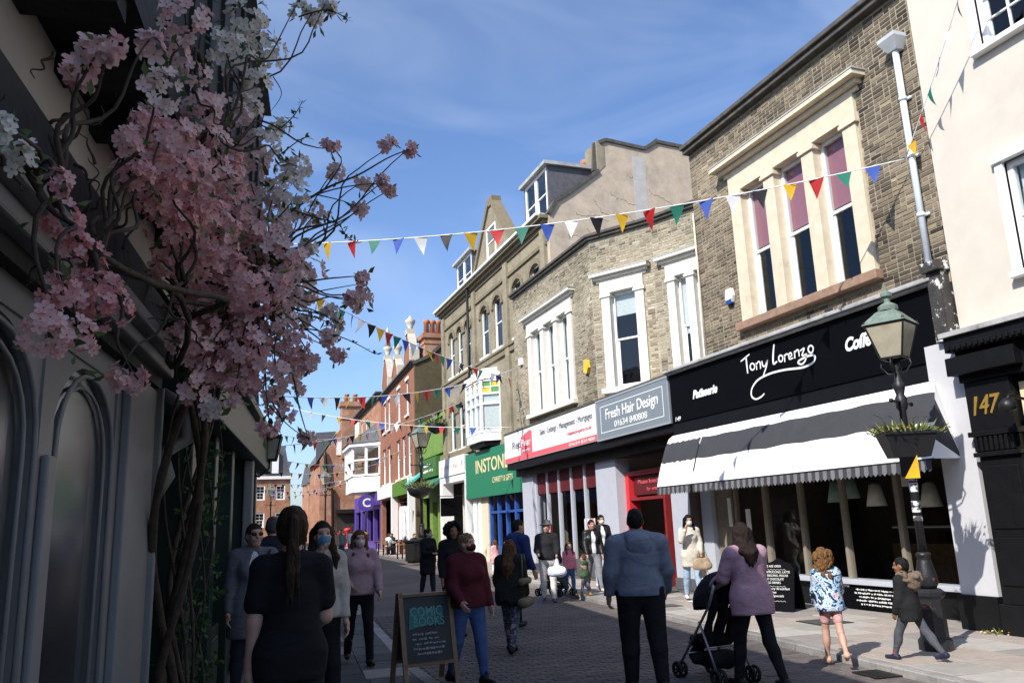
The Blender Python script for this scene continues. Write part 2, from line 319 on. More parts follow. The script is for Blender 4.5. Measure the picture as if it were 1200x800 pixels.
def slabs(parent, lo, hi, y0, y1, rows, m, key):
    rr = random.Random(3)
    for r in range(rows):
        y = y0 - rr.random()*0.5
        while y < y1:
            L = rr.choice((0.6, 0.75, 0.9)); yc = y+L/2; a, c = interp(lo, yc), interp(hi, yc); w = (c-a)/rows
            o = link(key, piece_mesh(key, round(w-0.012, 2), L-0.012, 0.05, rr.choice((0,0.25,0.5,0.75,1.0)), m), parent)
            ang = math.atan((interp(lo, yc+0.5)-interp(lo, yc-0.5))*0.8)
            o.location = (a+w*(r+0.5), yc, rr.uniform(-0.003, 0.003)); o.rotation_euler = (rr.uniform(-.002,.002), rr.uniform(-.002,.002), -ang)
            y += L
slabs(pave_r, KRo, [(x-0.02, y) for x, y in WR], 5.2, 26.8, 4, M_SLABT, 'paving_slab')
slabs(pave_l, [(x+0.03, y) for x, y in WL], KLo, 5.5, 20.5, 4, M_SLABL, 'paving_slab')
def kerbs(name, line, side, y0, y1, step, tone_pick):
    root = thing(name, None, None); tag(root, kind='structure'); rr = random.Random(5); y = y0
    while y < y1:
        yc = y+step/2; x = interp(line, yc); ang = math.atan(interp(line, yc+0.5)-interp(line, yc-0.5))
        o = link('kerb_stone', piece_mesh('kerb_stone', 0.17, step-0.012, 0.16, rr.choice(tone_pick), M_KERB, 0.012), root)
        o.location = (x+side*0.09, yc, rr.uniform(0, 0.005)); o.rotation_euler = (0, 0, -ang); y += step
kerbs('kerb_right', KR, 1, 4.6, 60, 0.9, (0.0, 0.25, 0.5))
kerbs('kerb_left', KL, -1, 4.6, 40, 0.9, (0.5, 0.75, 1.0))
def pavers():
    rr = random.Random(9); L, W = 0.21, 0.105; allp = []
    for j in range(int(11.5/W)):
        yc = 5.6 + j*W; x = interp(KL, yc) + 0.01 + (L/2 if j % 2 else 0); xe = interp(KR, yc) - 0.01
        while x < xe:
            w = min(L, xe-x)
            if w > 0.04:
                t = mnoise.noise(Vector((x*0.7, yc*0.7, 3)))*0.35 + 0.42 + rr.uniform(-0.25, 0.25)
                allp.append((x+w/2, yc, w, min(1, max(0, t)), rr.uniform(-0.002, 0.003)))
            x += L
    seen = [p for p in allp if p[0] > 4.6 and p[1] > 6.2]
    seen.sort(key=lambda p: (p[0]-6.3)**2 + (p[1]-8.0)**2)
    single = set(id(p) for p in seen[:300])
    b = MB()
    for p in allp:
        if id(p) in single:
            o = link('paver', piece_mesh('paver', round(p[2]-0.007, 2), W-0.007, 0.02, round(p[3]*4)/4, M_PAVERT, 0.004), road); o.location = (p[0], p[1], ROADZ+0.012+p[4])
        else:
            a, c, z, h = (p[2]-0.007)/2, (W-0.007)/2, ROADZ+0.012+p[4], 0.004; b.tone = p[3]
            b.add([(p[0]-a,p[1]-c,z-.012),(p[0]+a,p[1]-c,z-.012),(p[0]+a,p[1]+c,z-.012),(p[0]-a,p[1]+c,z-.012),(p[0]-a+h,p[1]-c+h,z),(p[0]+a-h,p[1]-c+h,z),(p[0]+a-h,p[1]+c-h,z),(p[0]-a+h,p[1]+c-h,z)],
                  [(4,5,6,7),(0,1,5,4),(1,2,6,5),(2,3,7,6),(3,0,4,7)])
    tag(b.build('paver_field', M_PAVERT, road, tone=True), kind='stuff')
pavers()
# ------------------------------------------------------------------ facade helpers
def wall_mb(u0, u1, z0, z1, ops, y0=0.0, th=0.3):
    """wall slab with rectangular openings (a,b,c,d)=(u0,u1,z0,z1)"""
    b = MB(); zs = sorted(set([z0, z1] + [v for o in ops for v in (o[2], o[3]) if z0 < v < z1]))
    for za, zb in zip(zs, zs[1:]):
        zc = (za+zb)/2; cuts = sorted((max(u0, o[0]), min(u1, o[1])) for o in ops if o[2] < zc < o[3] and o[1] > u0 and o[0] < u1)
        x = u0
        for a, c in cuts:
            if a > x + 1e-6: b.box(x, a, y0, y0+th, za, zb)
            x = max(x, c)
        if u1 > x + 1e-6: b.box(x, u1, y0, y0+th, za, zb)
    return b
def shell(root, M, u0, u1, depth, z0, z1, m=None, name='interior'):
    b = MB(); y0 = 0.28
    b.quad((u0,y0,z0),(u0,y0,z1),(u0,depth,z1),(u0,depth,z0)); b.quad((u1,y0,z0),(u1,depth,z0),(u1,depth,z1),(u1,y0,z1))
    b.quad((u0,depth,z0),(u0,depth,z1),(u1,depth,z1),(u1,depth,z0)); b.quad((u0,y0,z1),(u1,y0,z1),(u1,depth,z1),(u0,depth,z1)); b.quad((u0,y0,z0),(u0,depth,z0),(u1,depth,z0),(u1,y0,z0))
    return b.build(name, m or M_DARK, root, M=M)
def bricks(root, M, u0, u1, z0, z1, ops, m, singles, depth=0.008, dark=None, seed=1, key='brick'):
    rr = random.Random(seed); H, L = 0.075, 0.226; out = []; k = 0; z = z0
    while z + H <= z1 + 0.001:
        x = u0 - (0.113 if k % 2 else 0) ; zc = z + H/2
        holes = [(o[0]-0.003, o[1]+0.003) for o in ops if o[2] < z+H-0.004 and o[3] > z+0.004]
        q = 0
        while x < u1:
            w = L if (q + k) % 2 == 0 or rr.random() < 0.25 else L/2; q += 1
            segs = [(max(x, u0), min(x+w, u1))]
            for a, c in holes:
                segs = [s for g in segs for s in ((g[0], min(g[1], a)), (max(g[0], c), g[1])) if s[1]-s[0] > 0.035]
            for a, c in segs:
                if c-a < 0.035: continue
                uc = (a+c)/2; n1 = mnoise.noise(Vector((uc*0.8, zc*0.8, seed*7.3)))
                t = 0.47 + 0.34*n1 + rr.gauss(0, 0.14) + (dark(uc, zc) if dark else 0)
                out.append((uc, zc, c-a-0.013, min(1, max(0, t)), depth + rr.uniform(-0.005, 0.004)))
            x += w
        z += H; k += 1
    cam_l = (Matrix.Translation(root.location) @ M).inverted() @ Vector((0,0,CAM_H))
    out.sort(key=lambda p: (p[0]-cam_l.x)**2 + (p[1]-cam_l.z)**2)
    Rx = Matrix.Rotation(R(90), 4, 'X')
    for p in out[:singles]:
        o = link(key, piece_mesh(key, round(p[2]*50)/50 if p[2] < 0.19 else 0.215, H-0.014, 0.03, round(p[3]*10)/10, m, 0.005), root)
        o.matrix_local = M @ Matrix.Translation((p[0], -p[4], p[1])) @ Matrix.Rotation(rr.uniform(-.01,.01), 4, 'Y') @ Rx
    b = MB(); hh = (H-0.014)/2
    for p in out[singles:]:
        a, y, c = p[2]/2, -p[4], 0.005; u, z = p[0], p[1]; b.tone = p[3]
        b.add([(u-a,0.01,z-hh),(u+a,0.01,z-hh),(u+a,0.01,z+hh),(u-a,0.01,z+hh),(u-a+c,y,z-hh+c),(u+a-c,y,z-hh+c),(u+a-c,y,z+hh-c),(u-a+c,y,z+hh-c)],
              [(4,5,6,7),(0,1,5,4),(1,2,6,5),(2,3,7,6),(3,0,4,7)])
    return tag(b.build('brickwork', m, root, M=M, tone=True), kind='stuff')
def sash(root, M, u0, u1, z0, z1, y=0.12, m=None, fw=0.06, vbars=0, hbars=0, glass=None, mid=0.5, blind=None, curtain=False, arch=0.0, back=True, name='window'):
    """sliding sash: frame with meeting rail, two panes, optional glazing bars and blind"""
    m = m or M_WHITE; b = MB(); zm = z0 + (z1-z0)*mid
    b.box(u0, u0+fw, y-0.03, y+0.05, z0, z1); b.box(u1-fw, u1, y-0.03, y+0.05, z0, z1)
    b.box(u0+fw, u1-fw, y-0.03, y+0.05, z0, z0+fw*1.2); b.box(u0+fw, u1-fw, y-0.03, y+0.05, z1-fw, z1)
    b.box(u0+fw, u1-fw, y-0.022, y+0.04, zm-0.028, zm+0.028)
    s = 0.7*fw
    b.box(u0+fw, u0+fw+s, y+0.005, y+0.035, z0+fw*1.2, zm-0.028); b.box(u1-fw-s, u1-fw, y+0.005, y+0.035, z0+fw*1.2, zm-0.028)
    for i in range(vbars):
        xc = u0+fw+(u1-u0-2*fw)*(i+1)/(vbars+1); b.box(xc-0.012, xc+0.012, y-0.01, y+0.03, z0+fw, z1-fw)
    for za, zb in ((z0+fw, zm), (zm, z1-fw)):
        for i in range(hbars):
            zc = za+(zb-za)*(i+1)/(hbars+1); b.box(u0+fw, u1-fw, y-0.009, y+0.029, zc-0.012, zc+0.012)
    if arch:
        n = 8; uc = (u0+u1)/2; hw = (u1-u0)/2
        pts = [(u0, z1), (u0, z1-arch)] + [(uc-hw*math.cos(math.pi*i/n), z1-arch+(arch-fw*0.3)*math.sin(math.pi*i/n)) for i in range(n+1)] + [(u1, z1-arch), (u1, z1)]
        for a, c in zip(pts[2:-2], pts[3:-2]):
            b.add([(a[0], y-0.04, a[1]), (c[0], y-0.04, c[1]), (c[0], y-0.04, z1), (a[0], y-0.04, z1)], [(0,1,2,3)])
    w = b.build(name, m, root, M=M)
    for za, zb, yy in ((z0+fw, zm, y+0.018), (zm, z1-fw, y+0.0)):
        MB().quad((u0+fw*.9, yy, za), (u1-fw*.9, yy, za), (u1-fw*.9, yy, zb), (u0+fw*.9, yy, zb)).build('pane', glass or GLASS, w)
    if blind: MB().box(u0+fw, u1-fw, y+0.05, y+0.055, z1-fw-(z1-z0)*blind[0], z1-fw).build('blind', blind[1], w)
    if curtain:
        c = MB(); n = 14; ww = (u1-u0-2*fw)
        for i in range(n):
            a, d = u0+fw+ww*i/n, u0+fw+ww*(i+1)/n; ya, yd = y+0.1+0.02*math.sin(i*2.1), y+0.1+0.02*math.sin((i+1)*2.1)
            c.quad((a, ya, z0), (d, yd, z0), (d, yd, z1), (a, ya, z1))
        c.build('curtain', M_CURTAIN, w)
    return w
def cornice(b, u0, u1, z, h, proj, steps=3):
    for i in range(steps):
        f = (i+1)/steps; p = proj*f*f*0.6+proj*f*0.4
        b.box(u0-p*0.7, u1+p*0.7, -p, 0.02, z+h*i/steps+ (0.001 if i else 0), z+h*(i+1)/steps)
def tri_window(root, M, u0, u1, zs, zt, muls, m, hood=0.28, blind=None, sill_m=None, nat=0.3, curtain=False):
    """grouped sash windows between pilasters under frieze and cornice; muls = pilaster (centre, width) list"""
    b = MB()
    for c, w in muls:
        b.box(c-w/2, c+w/2, -0.06, 0.2, zs, zt-0.12); b.box(c-w/2-0.05, c+w/2+0.05, -0.10, 0.2, zt-0.12, zt-0.05); b.box(c-w/2-0.03, c+w/2+0.03, -0.085, 0.2, zt-0.05, zt)
    b.box(u0-0.02, u1+0.02, -0.065, 0.22, zt, zt+nat)
    cornice(b, u0-0.1, u1+0.1, zt+nat, 0.26, hood)
    b.build('window_surround', m, root, M=M, bevel=0.008)
    MB().box(u0-0.1, u1+0.1, -0.17, 0.25, zs-0.16, zs).build('sill', sill_m or m, root, M=M, bevel=0.015)
    for (c1, w1), (c2, w2) in zip(muls, muls[1:]):
        sash(root, M, c1+w1/2, c2-w2/2, zs+0.001, zt, 0.16, M_WHITE, 0.075, blind=blind, curtain=curtain)
    cap = MB().box(u0-0.12-hood*0.7, u1+0.12+hood*0.7, -hood-0.01, 0.0, zt+nat+0.262, zt+nat+0.29)
    cap.build('cornice_flashing', M_LEAD, root, M=M)
# ------------------------------------------------------------------ patisserie building (sooty brick, nearest with the black sign)
M1, L1 = frame((9.9, 14.5), (9.9, 8.3))
pat = thing('brick_shop_building', 'sooty brown brick building with three-light cream window above the black patisserie sign', 'building', (9.9, 11.4, 0))
def rel(root, M): return Matrix.Translation(-Vector(root.location)) @ M
T1 = rel(pat, M1)
op1 = [(1.42, 4.92, 5.36, 8.40)]
wall_mb(0, L1, 4.80, 9.6, op1).build('wall', M_MORTAR1, pat, M=T1)
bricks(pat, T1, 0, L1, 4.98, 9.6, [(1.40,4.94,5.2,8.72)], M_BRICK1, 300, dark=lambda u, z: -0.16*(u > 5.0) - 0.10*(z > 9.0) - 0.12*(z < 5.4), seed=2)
muls1 = [(1.57,0.34),(2.62,0.30),(3.72,0.30),(4.77,0.30)]
tri_window(pat, T1, 1.40, 4.92, 5.36, 8.06, muls1, M_STONE, 0.30, (0.44, M_BLIND), M_BROWNSTONE, nat=0.40)
b = MB(); b.box(-0.02, L1+0.05, -0.16, 0.35, 9.6, 9.70); b.box(-0.04, L1+0.05, -0.22, 0.35, 9.70, 9.80); b.box(-0.02, L1+0.05, -0.10, 0.35, 9.801, 9.88)
b.build('parapet_coping', M_COPING, pat, M=T1, bevel=0.02)
shell(pat, T1, 0.01, L1-0.01, 6.0, 4.82, 9.55)
shell(pat, T1, -1.6, L1-0.12, 5.0, 0.0, 3.45, mat('cafe_wall', (0.13, 0.10, 0.08), 0.8, 0.2, 2), 'cafe_interior')
MB().box(0.0, 0.02, 0.3, 6.0, 4.8, 9.6).build('side_wall', M_DARKBRICK, pat, M=T1)
# rainwater goods
b = MB(); b.tube([(5.95,-0.09,4.95),(5.95,-0.09,8.62)], 0.05, 12)
for z in (5.9, 6.85, 7.8): b.lathe([(0.062,-0.03),(0.062,0.03)], (5.95,-0.09,z), 12); b.box(5.85,6.05,-0.045,0.0,z-0.02,z+0.02)
pipe = b.build('downpipe', mat('pale_blue_pipe_paint', (0.62,0.68,0.74), 0.4, 0.06, 6), pat, True, T1)
MB().add([(5.86,-0.16,8.62),(6.04,-0.16,8.62),(6.04,-0.01,8.62),(5.86,-0.01,8.62),(5.78,-0.26,8.80),(6.12,-0.26,8.80),(6.12,0.0,8.80),(5.78,0.0,8.80),(5.78,-0.26,8.86),(6.12,-0.26,8.86),(6.12,0,8.86),(5.78,0,8.86)],
  [(3,2,1,0),(0,1,5,4),(1,2,6,5),(2,3,7,6),(3,0,4,7),(4,5,9,8),(5,6,10,9),(6,7,11,10),(7,4,8,11),(8,9,10,11)]).build('hopper', mat('grey_hopper_paint', (0.50,0.52,0.53), 0.5, 0.1, 6), pipe)
MB().tube([(0.03,-0.05,4.95),(0.03,-0.05,8.2)], 0.02, 8).build('cable_pipe', M_STONE, pat, True, T1)
b = MB(); b.prism([(0.98,5.86),(1.16,5.86),(1.20,6.0),(1.16,6.16),(0.98,6.16),(0.94,6.0)], 'y', -0.09, -0.01); al = b.build('alarm_box', M_WHITE, pat, M=T1, bevel=0.01)
MB().prism([(0.99,5.84),(1.15,5.84),(1.17,5.93),(0.97,5.93)], 'y', -0.094, -0.02).build('alarm_lens', mat('blue_plastic', (0.02,0.05,0.25), 0.3), al)
# cornice above sign, black sign with lettering
b = MB(); b.box(-1.55, 6.0, -0.20, 0.25, 4.86, 4.91); b.box(-1.55, 6.0, -0.15, 0.25, 4.82, 4.859); b.box(-1.5,6.0,-0.08,0.2,4.911,4.97)
b.build('fascia_flashing', M_LEAD, pat, M=T1, bevel=0.01)
sg = MB().box(-1.52, 5.93, -0.05, 0.05, 3.72, 4.819).build('shop_sign', M_BLACKSIGN, pat, M=T1, bevel=0.006)
def sx(cx, cy):   # survey: lettering digitised on the sign plane
    p = px(780+cx/5.717, 380+cy/5.717, X=9.845); return Vector((14.5-p.y, -0.056, p.z))
def spline(pts, n=6):
    q = [pts[0]]+list(pts)+[pts[-1]]; out = []
    for i in range(1, len(q)-2):
        for k in range(n):
            t = k/n; a, b_, c, d = (Vector(v) for v in q[i-1:i+3])
            out.append(0.5*((2*b_)+(-a+c)*t+(2*a-5*b_+4*c-d)*t*t+(-a+3*b_-3*c+d)*t**3))
    return out+[Vector(q[-2])]
def ring(cx, cy, r, ry=None): ry = ry or r; return [(cx+r*math.cos(a), cy+ry*math.sin(a)) for a in [math.pi*2*i/8 for i in range(9)]]
strokes = [([(505,248),(525,232),(562,200)],5),([(540,218),(545,270),(552,328)],6),(ring(583,283,15,22),5),([(612,305),(607,258)],4.5),([(608,275),(622,250),(634,258),(638,298)],4.5),
 ([(646,245),(652,275),(668,278),(684,238)],5),([(684,238),(676,285),(655,345)],5),([(728,132),(722,200),(724,262),(748,248)],6.5),(ring(773,228,14,21),5),([(800,252),(797,202)],4.5),([(798,220),(808,200),(822,200)],4.5),
 ([(826,222),(846,208),(838,190),(826,205),(832,232),(856,224)],4.5),([(868,228),(864,178)],4.5),([(866,195),(880,172),(892,178),(897,215)],4.5),([(902,178),(930,160),(916,208),(946,196)],4.5),(ring(974,166,17,24),5),
 ([(946,196),(938,240),(915,266),(890,258),(900,240),(950,214),(985,206),(1003,222),(985,258),(920,288),(800,304),(700,330),(620,372),(580,430),(578,480),(605,500),(640,486),(662,464)],6)]
for pts, w in strokes:
    P = [sx(p.x, p.y) for p in spline([(a, c, 0) for a, c in pts])]; b = MB(); r = w/5.717*0.0125
    vs = []; 
    for i, p in enumerate(P):
        t = (P[min(i+1,len(P)-1)]-P[max(i-1,0)]).normalized(); nn = Vector((-t.z,0,t.x)); k = r*(0.75+0.25*math.sin(math.pi*i/(len(P)-1)))*1.5
        vs += [p+nn*k, p-nn*k, p+nn*k+Vector((0,-.006,0)), p-nn*k+Vector((0,-.006,0))]
    fs = []
    for i in range(len(P)-1): o = 4*i; fs += [(o+2,o+3,o+7,o+6),(o,o+2,o+6,o+4),(o+1,o+5,o+7,o+3)]
    fs += [(0,1,3,2),(4*len(P)-4,4*len(P)-2,4*len(P)-1,4*len(P)-3)]
    b.add(vs, fs).build('lettering', M_LETTER, sg)
def on_sign(txt, p0, p1, size, **kw):
    a, c = px(*p0, X=9.845), px(*p1, X=9.845); put_text(txt, size, M_LETTER, sg, I4, 14.5-a.y, -0.0545, a.z, width=abs(a.y-c.y), **kw)
on_sign('Patisserie', (812,467), (841,459), 0.24, shear=0.3, offset=0.012)
on_sign('Coffee Shop', (990,412), (1062,393), 0.30, shear=0.3, offset=0.012)
on_sign('149', (791,494), (797,492), 0.14, shear=0.2)
b = MB(); b.box(5.935, L1-0.02, -0.16, 0.1, 3.95, 4.98); b.box(5.90, L1+0.02, -0.24, 0.1, 4.981, 5.12); b.box(5.96, L1-0.04, -0.18, 0.1, 4.0, 4.9)
b.build('peeling_console', mat('flaking_dark_paint', (0.05,0.045,0.04), 0.6, 0.3, 8, 0.4, 30, dirt=(0.70,0.70,0.68), dscale=5.0, dlo=0.56, dhi=0.60), pat, M=T1)
# shopfront
b = MB(); b.box(-1.55, 5.65, -0.02, 0.22, 3.2, 3.719); b.build('fascia_board', M_BLACK, pat, M=T1)
plg = MB().box(5.62, L1, -0.06, 0.3, 0.46, 3.95).build('pilaster', mat('pale_grey_stucco', (0.53,0.53,0.545), 0.7, 0.05, 3, 0.06, 40, dirt=(0.45,0.44,0.43), dscale=2.0, dlo=0.6, dhi=0.9), pat, M=T1)
MB().box(5.58, L1, -0.10, 0.3, 0.0, 0.46).build('plinth', M_BLACK, pat, M=T1, bevel=0.01)
T1f = T1; T1 = T1 @ Matrix.Translation((0, 0.5, 0)); MB().box(-1.5, 5.58, -0.55, 0.05, -0.05, 0.006).build('shop_step', mat('step_stone', (0.30,0.275,0.245), 0.85, 0.15, 4, 0.2, 50), pat, M=T1)
MB().box(5.585, 5.615, -0.5, 0.3, 0.46, 3.7).build('pilaster_return', M_GREYPAINT, pat, M=T1)
stall = MB().box(0.65, 5.575, 0.02, 0.2, 0.0, 0.42).build('stall_riser', M_BLACK, pat, M=T1)
MB().box(0.6, 5.58, -0.10, 0.24, 0.42, 0.50).build('shop_sill', M_GREYPAINT, pat, M=T1, bevel=0.008)
mullm = mat('beige_window_post', (0.24,0.205,0.16), 0.6, 0.1, 5)
posts = [(0.70,0.10),(1.75,0.09),(2.85,0.09),(4.10,0.09),(5.52,0.10)]
for c, w in posts: MB().box(c-w/2, c+w/2, 0.05, 0.15, 0.501, 3.2).build('mullion', mullm, pat, M=T1)
for (c1,w1),(c2,w2) in zip(posts, posts[1:]): MB().quad((c1+w1/2,0.1,0.5),(c2-w2/2,0.1,0.5),(c2-w2/2,0.1,3.2),(c1+w1/2,0.1,3.2)).build('shop_window', GLASS_SHOP, pat, M=T1)
dr = MB(); dr.box(-0.40,-0.32,0.1,0.18,0,2.3); dr.box(0.57,0.65,0.1,0.18,0,2.3); dr.box(-0.32,0.57,0.1,0.18,2.2,2.3); dr.box(-0.32,0.57,0.11,0.17,0,0.25); dr.build('shop_door', mullm, pat, M=T1)
MB().box(-1.05,-0.45,0.1,0.16,0.1,3.1).build('folded_shutter', mat('tan_panel', (0.22,0.18,0.13), 0.7), pat, M=T1)
MB().box(-1.5,-1.1,0.0,0.2,0,3.2).build('door_pillar', M_GREYPAINT, pat, M=T1)
MB().box(0.0,0.16,0.085,0.09,1.2,1.75).build('notice', M_WHITE, pat, M=T1); MB().box(-0.62,-0.5,0.09,0.097,1.4,2.0).build('notice', M_WHITE, pat, M=T1)
# things in the cafe
for i, (u, y, z, c, r) in enumerate(((2.3,0.95,2.0,(0.30,0.42,0.36),0.17),(2.65,0.95,2.05,(0.30,0.42,0.36),0.17),(3.3,0.9,1.9,(0.74,0.71,0.66),0.17),(4.4,0.95,1.85,(0.74,0.71,0.66),0.17),(4.95,0.95,2.1,(0.28,0.40,0.36),0.17),(3.9,1.0,2.2,(0.7,0.67,0.6),0.15))):
    w = M1 @ Vector((u, y, z)); lp = thing('pendant_lamp', None, None, w)
    tag(lp, ('green' if c[0] < 0.5 else 'cream')+' cone pendant lamp in the cafe window, '+('first','second','third','fifth','last','fourth')[i]+' from the door', 'lamp', 'pendant lamps in the cafe')
    MB().lathe([(r,-0.2),(r*0.55,0.16),(0.03,0.19)], (0,0,0), 16).build('shade', mat('lamp_shade_%s' % ('green' if c[0] < 0.5 else 'cream'), c, 0.6), lp, True)
    MB().tube([(0,0,0.18),(0,0,3.44-z)], 0.006, 5).build('cord', M_IRON, lp)
ct = M1 @ Vector((3.6, 2.4, 0)); c_ = thing('cafe_counter', 'dark glass fronted cake counter inside the cafe window', 'counter', ct, M1.to_euler().z)
MB().box(-1.6,1.8,0,0.7,0,1.0).build('base', M_WOOD, c_); MB().box(-1.6,1.8,0.05,0.65,1.28,1.31).build('top_shelf', M_WHITE, c_)
MB().quad((-1.6,0.02,1.0),(1.8,0.02,1.0),(1.8,0.12,1.28),(-1.6,0.12,1.28)).build('glass_front', GLASS_SHOP, c_)
def menu_board(root, M, u0, u1, z0, z1, y, lines, chalk, seed=1, ws=1.0):
    rr = random.Random(seed)
    for i in range(lines):
        z = z1-(z1-z0)*(i+1)/(lines+1); x = u0+(u1-u0)*rr.uniform(0.05,0.2); xe = u1-(u1-u0)*rr.uniform(0.05,0.3); b = MB()
        while x < xe:
            w = rr.uniform(0.015,0.04)*ws; h = (z1-z0)/(lines+1)*0.28; b.box(x, x+w*0.75, y-0.003, y, z-h*rr.uniform(.3,1), z+h*rr.uniform(.3,1)); x += w+(0.02*ws if rr.random() < .2 else 0)
        b.build('chalk_line' if ws == 1 else 'sign_lettering', chalk, root, M=M)
M_CHALK = mat('chalk', (0.70,0.70,0.68), 0.9, 0.2, 30)
lb = thing('menu_blackboard', 'low blackboard with chalk lines and round yellow sticker under the cafe window', 'blackboard', M1 @ Vector((3.55,0.48,0)), M1.to_euler().z)
MB().box(-0.85,0.75,-0.03,0.01,0.03,0.41).build('board', M_BLACKSIGN, lb); menu_board(lb, I4, -0.6, 0.6, 0.05, 0.4, -0.031, 5, M_CHALK, 4)
MB().prism([(0.55+0.13*math.cos(a),0.28+0.13*math.sin(a)) for a in [i*math.pi/10 for i in range(20)]], 'y', -0.036, -0.03).build('sticker', mat('yellow_sticker', (0.85,0.75,0.05), 0.6), lb)
# ------------------------------------------------------------------ awnings
M_AWNW = mat('white_canvas', (0.82,0.82,0.81), 0.8, 0.03, 4, 0.05, 30); M_AWNB = mat('charcoal_canvas', (0.045,0.045,0.05), 0.8, 0.1, 4, 0.05, 30)
def awning(label, u0, u1, seed, dome_r=0.0):
    a = thing('shop_awning', label, 'awning', M1 @ Vector((0,0,0)), M1.to_euler().z, 'awnings of the patisserie')
    prof = [(-0.05,3.44),(-0.16,3.36),(-0.27,3.16),(-0.38,2.88),(-0.48,2.58),(-0.56,2.30)]
    cut = [0,0.30,0.64,1.0]; n = 24; k = 12
    def P(t, q):
        f = q*(len(prof)-1); i = min(int(f), len(prof)-2); f -= i; y = prof[i][0]*(1-f)+prof[i+1][0]*f; z = prof[i][1]*(1-f)+prof[i+1][1]*f
        sag = 0.012*math.sin(t*40+seed)*math.sin(math.pi*q)-0.02*math.sin(math.pi*((t*4) % 1))*q; return y, z+sag
    for s in range(3):
        b = MB(); vs = []; rows = 5
        for r in range(rows+1):
            q = cut[s]+(cut[s+1]-cut[s])*r/rows
            for i in range(n+1):
                t = i/n; y, z = P(t, q); uu = u0+(u1-u0)*t
                if dome_r: uu = min(uu, u1-dome_r*(1-q)**2)
                vs.append((uu, y, z))
        for r in range(rows):
            for i in range(n): o = r*(n+1)+i; b_ = o+n+1; b.add([], []); b.f.append((o,b_,b_+1,o+1)); b.m.append(0); b.t.append(.5)
        b.v = vs; b.build('stripe', M_AWNB if s == 1 else M_AWNW, a, True)
    v = MB(); w = 0.09; k = int((u1-u0)/w)
    for i in range(k):
        x = u0+i*w; v.cur = i % 2; y = -0.56; z = 2.295; v.add([(x,y,z),(x+w,y,z),(x+w,y-0.01,z-0.14),(x+w*0.5,y-0.012,z-0.18),(x,y-0.01,z-0.14)], [(0,1,2,3,4)])
    v.build('valance', [M_AWNB, mat('grey_canvas', (0.16,0.16,0.17), 0.8)], a)
    for x, sgn in ((u0, -1), (u1, 1)):
        e = MB(); top = (x-sgn*dome_r, -0.05, 3.44) if sgn > 0 else (x,-0.05,3.44); bot = (x, -0.03, 2.30)
        ps = [(x-(dome_r*(1-q)**2 if sgn > 0 else 0), *P(0.999 if sgn > 0 else 0.001, q)) for q in [i/10 for i in range(11)]]
        for i in range(10): e.cur = 1 if 4 <= i < 8 else 0; e.add([bot, ps[i], ps[i+1]], [(0,1,2)] if sgn > 0 else [(0,2,1)])
        e.build('end_panel', [M_AWNW, M_AWNB], a)
    MB().tube([(u0,-0.555,2.295),(u1,-0.555,2.295)], 0.015, 6).build('front_bar', M_IRON, a, True)
    return a
awning('small striped black and white awning at the far end of the patisserie', -1.55, -0.18, 1.0)
awning('long striped black and white awning over the patisserie window', -0.12, 5.95, 2.2, 0.25)
# ------------------------------------------------------------------ cream building number 147
M0, L0 = frame((9.9, 8.28), (9.9, -3.0))
crm = thing('cream_building', 'cream rendered building above the black shopfront numbered 147', 'building', (9.9, 4, 0)); T0 = rel(crm, M0)
op0 = []
for u in (1.08, 3.6, 6.1):
    op0 += [(u, u+1.15, 4.62, 6.15), (u, u+1.15, 7.85, 9.35)]
wall_mb(0, L0, 4.0, 12.0, op0).build('wall', M_CREAM, crm, M=T0)
shell(crm, T0, 0.01, L0-0.01, 5, 0.0, 11.9); MB().box(0,L0,-0.1,0.4,12.0,12.2).build('parapet_coping', M_COPING, crm, M=T0)
for i, o in enumerate(op0):
    sash(crm, T0, o[0], o[1], o[2], o[3], 0.07, M_WHITE, 0.08, vbars=(1 if i % 2 == 0 else 2), hbars=(0 if i % 2 == 0 else 1), curtain=(i == 0))
    b = MB(); b.box(o[0]-0.12,o[0],-0.05,0.1,o[2],o[3]); b.box(o[1],o[1]+0.12,-0.05,0.1,o[2],o[3]); b.box(o[0]-0.14,o[1]+0.14,-0.09,0.1,o[3],o[3]+0.11); b.build('architrave', M_WHITE, crm, M=T0, bevel=0.008)
    MB().box(o[0]-0.12,o[1]+0.12,-0.13,0.12,o[2]-0.08,o[2]).build('sill', M_WHITE, crm, M=T0, bevel=0.008)
b = MB(); b.box(-0.02,L0,-0.42,0.1,3.93,3.995); b.build('ledge', M_LEAD, crm, M=T0)
b = MB(); b.box(0,L0,-0.36,0.25,3.72,3.929); b.box(-0.04,1.0,-0.34,0.2,3.4,3.65); b.box(0.02,L0,-0.2,0.25,3.3,3.719)
for i in range(40): b.box(0.05+i*0.09,0.1+i*0.09,-0.40,-0.3,3.74,3.80)
b.build('fascia', M_BLACK, crm, M=T0, bevel=0.006)
b = MB(); b.box(0.05,0.72,-0.16,0.25,2.62,3.3); b.box(0.02,0.76,-0.20,0.25,2.55,2.62); b.box(0.04,0.74,-0.18,0.25,2.28,2.34)
for i in range(8): b.box(0.09+i*0.076,0.135+i*0.076,-0.19,-0.1,2.35,2.54)
b.box(0.06,0.72,-0.13,0.25,2.341,2.549); b.box(0.08,0.70,-0.12,0.25,0.38,2.279); b.box(0.14,0.64,-0.14,-0.1,0.62,1.22); b.box(0.14,0.64,-0.14,-0.1,1.34,2.15); b.box(0.04,0.74,-0.16,0.25,0.0,0.38)
b.build('pilaster', M_BLACK, crm, M=T0, bevel=0.008)
put_text('147', 0.36, M_GOLD, crm, T0, 0.09, -0.166, 2.84, shear=0.25, width=0.42, ext=0.008, offset=0.004)
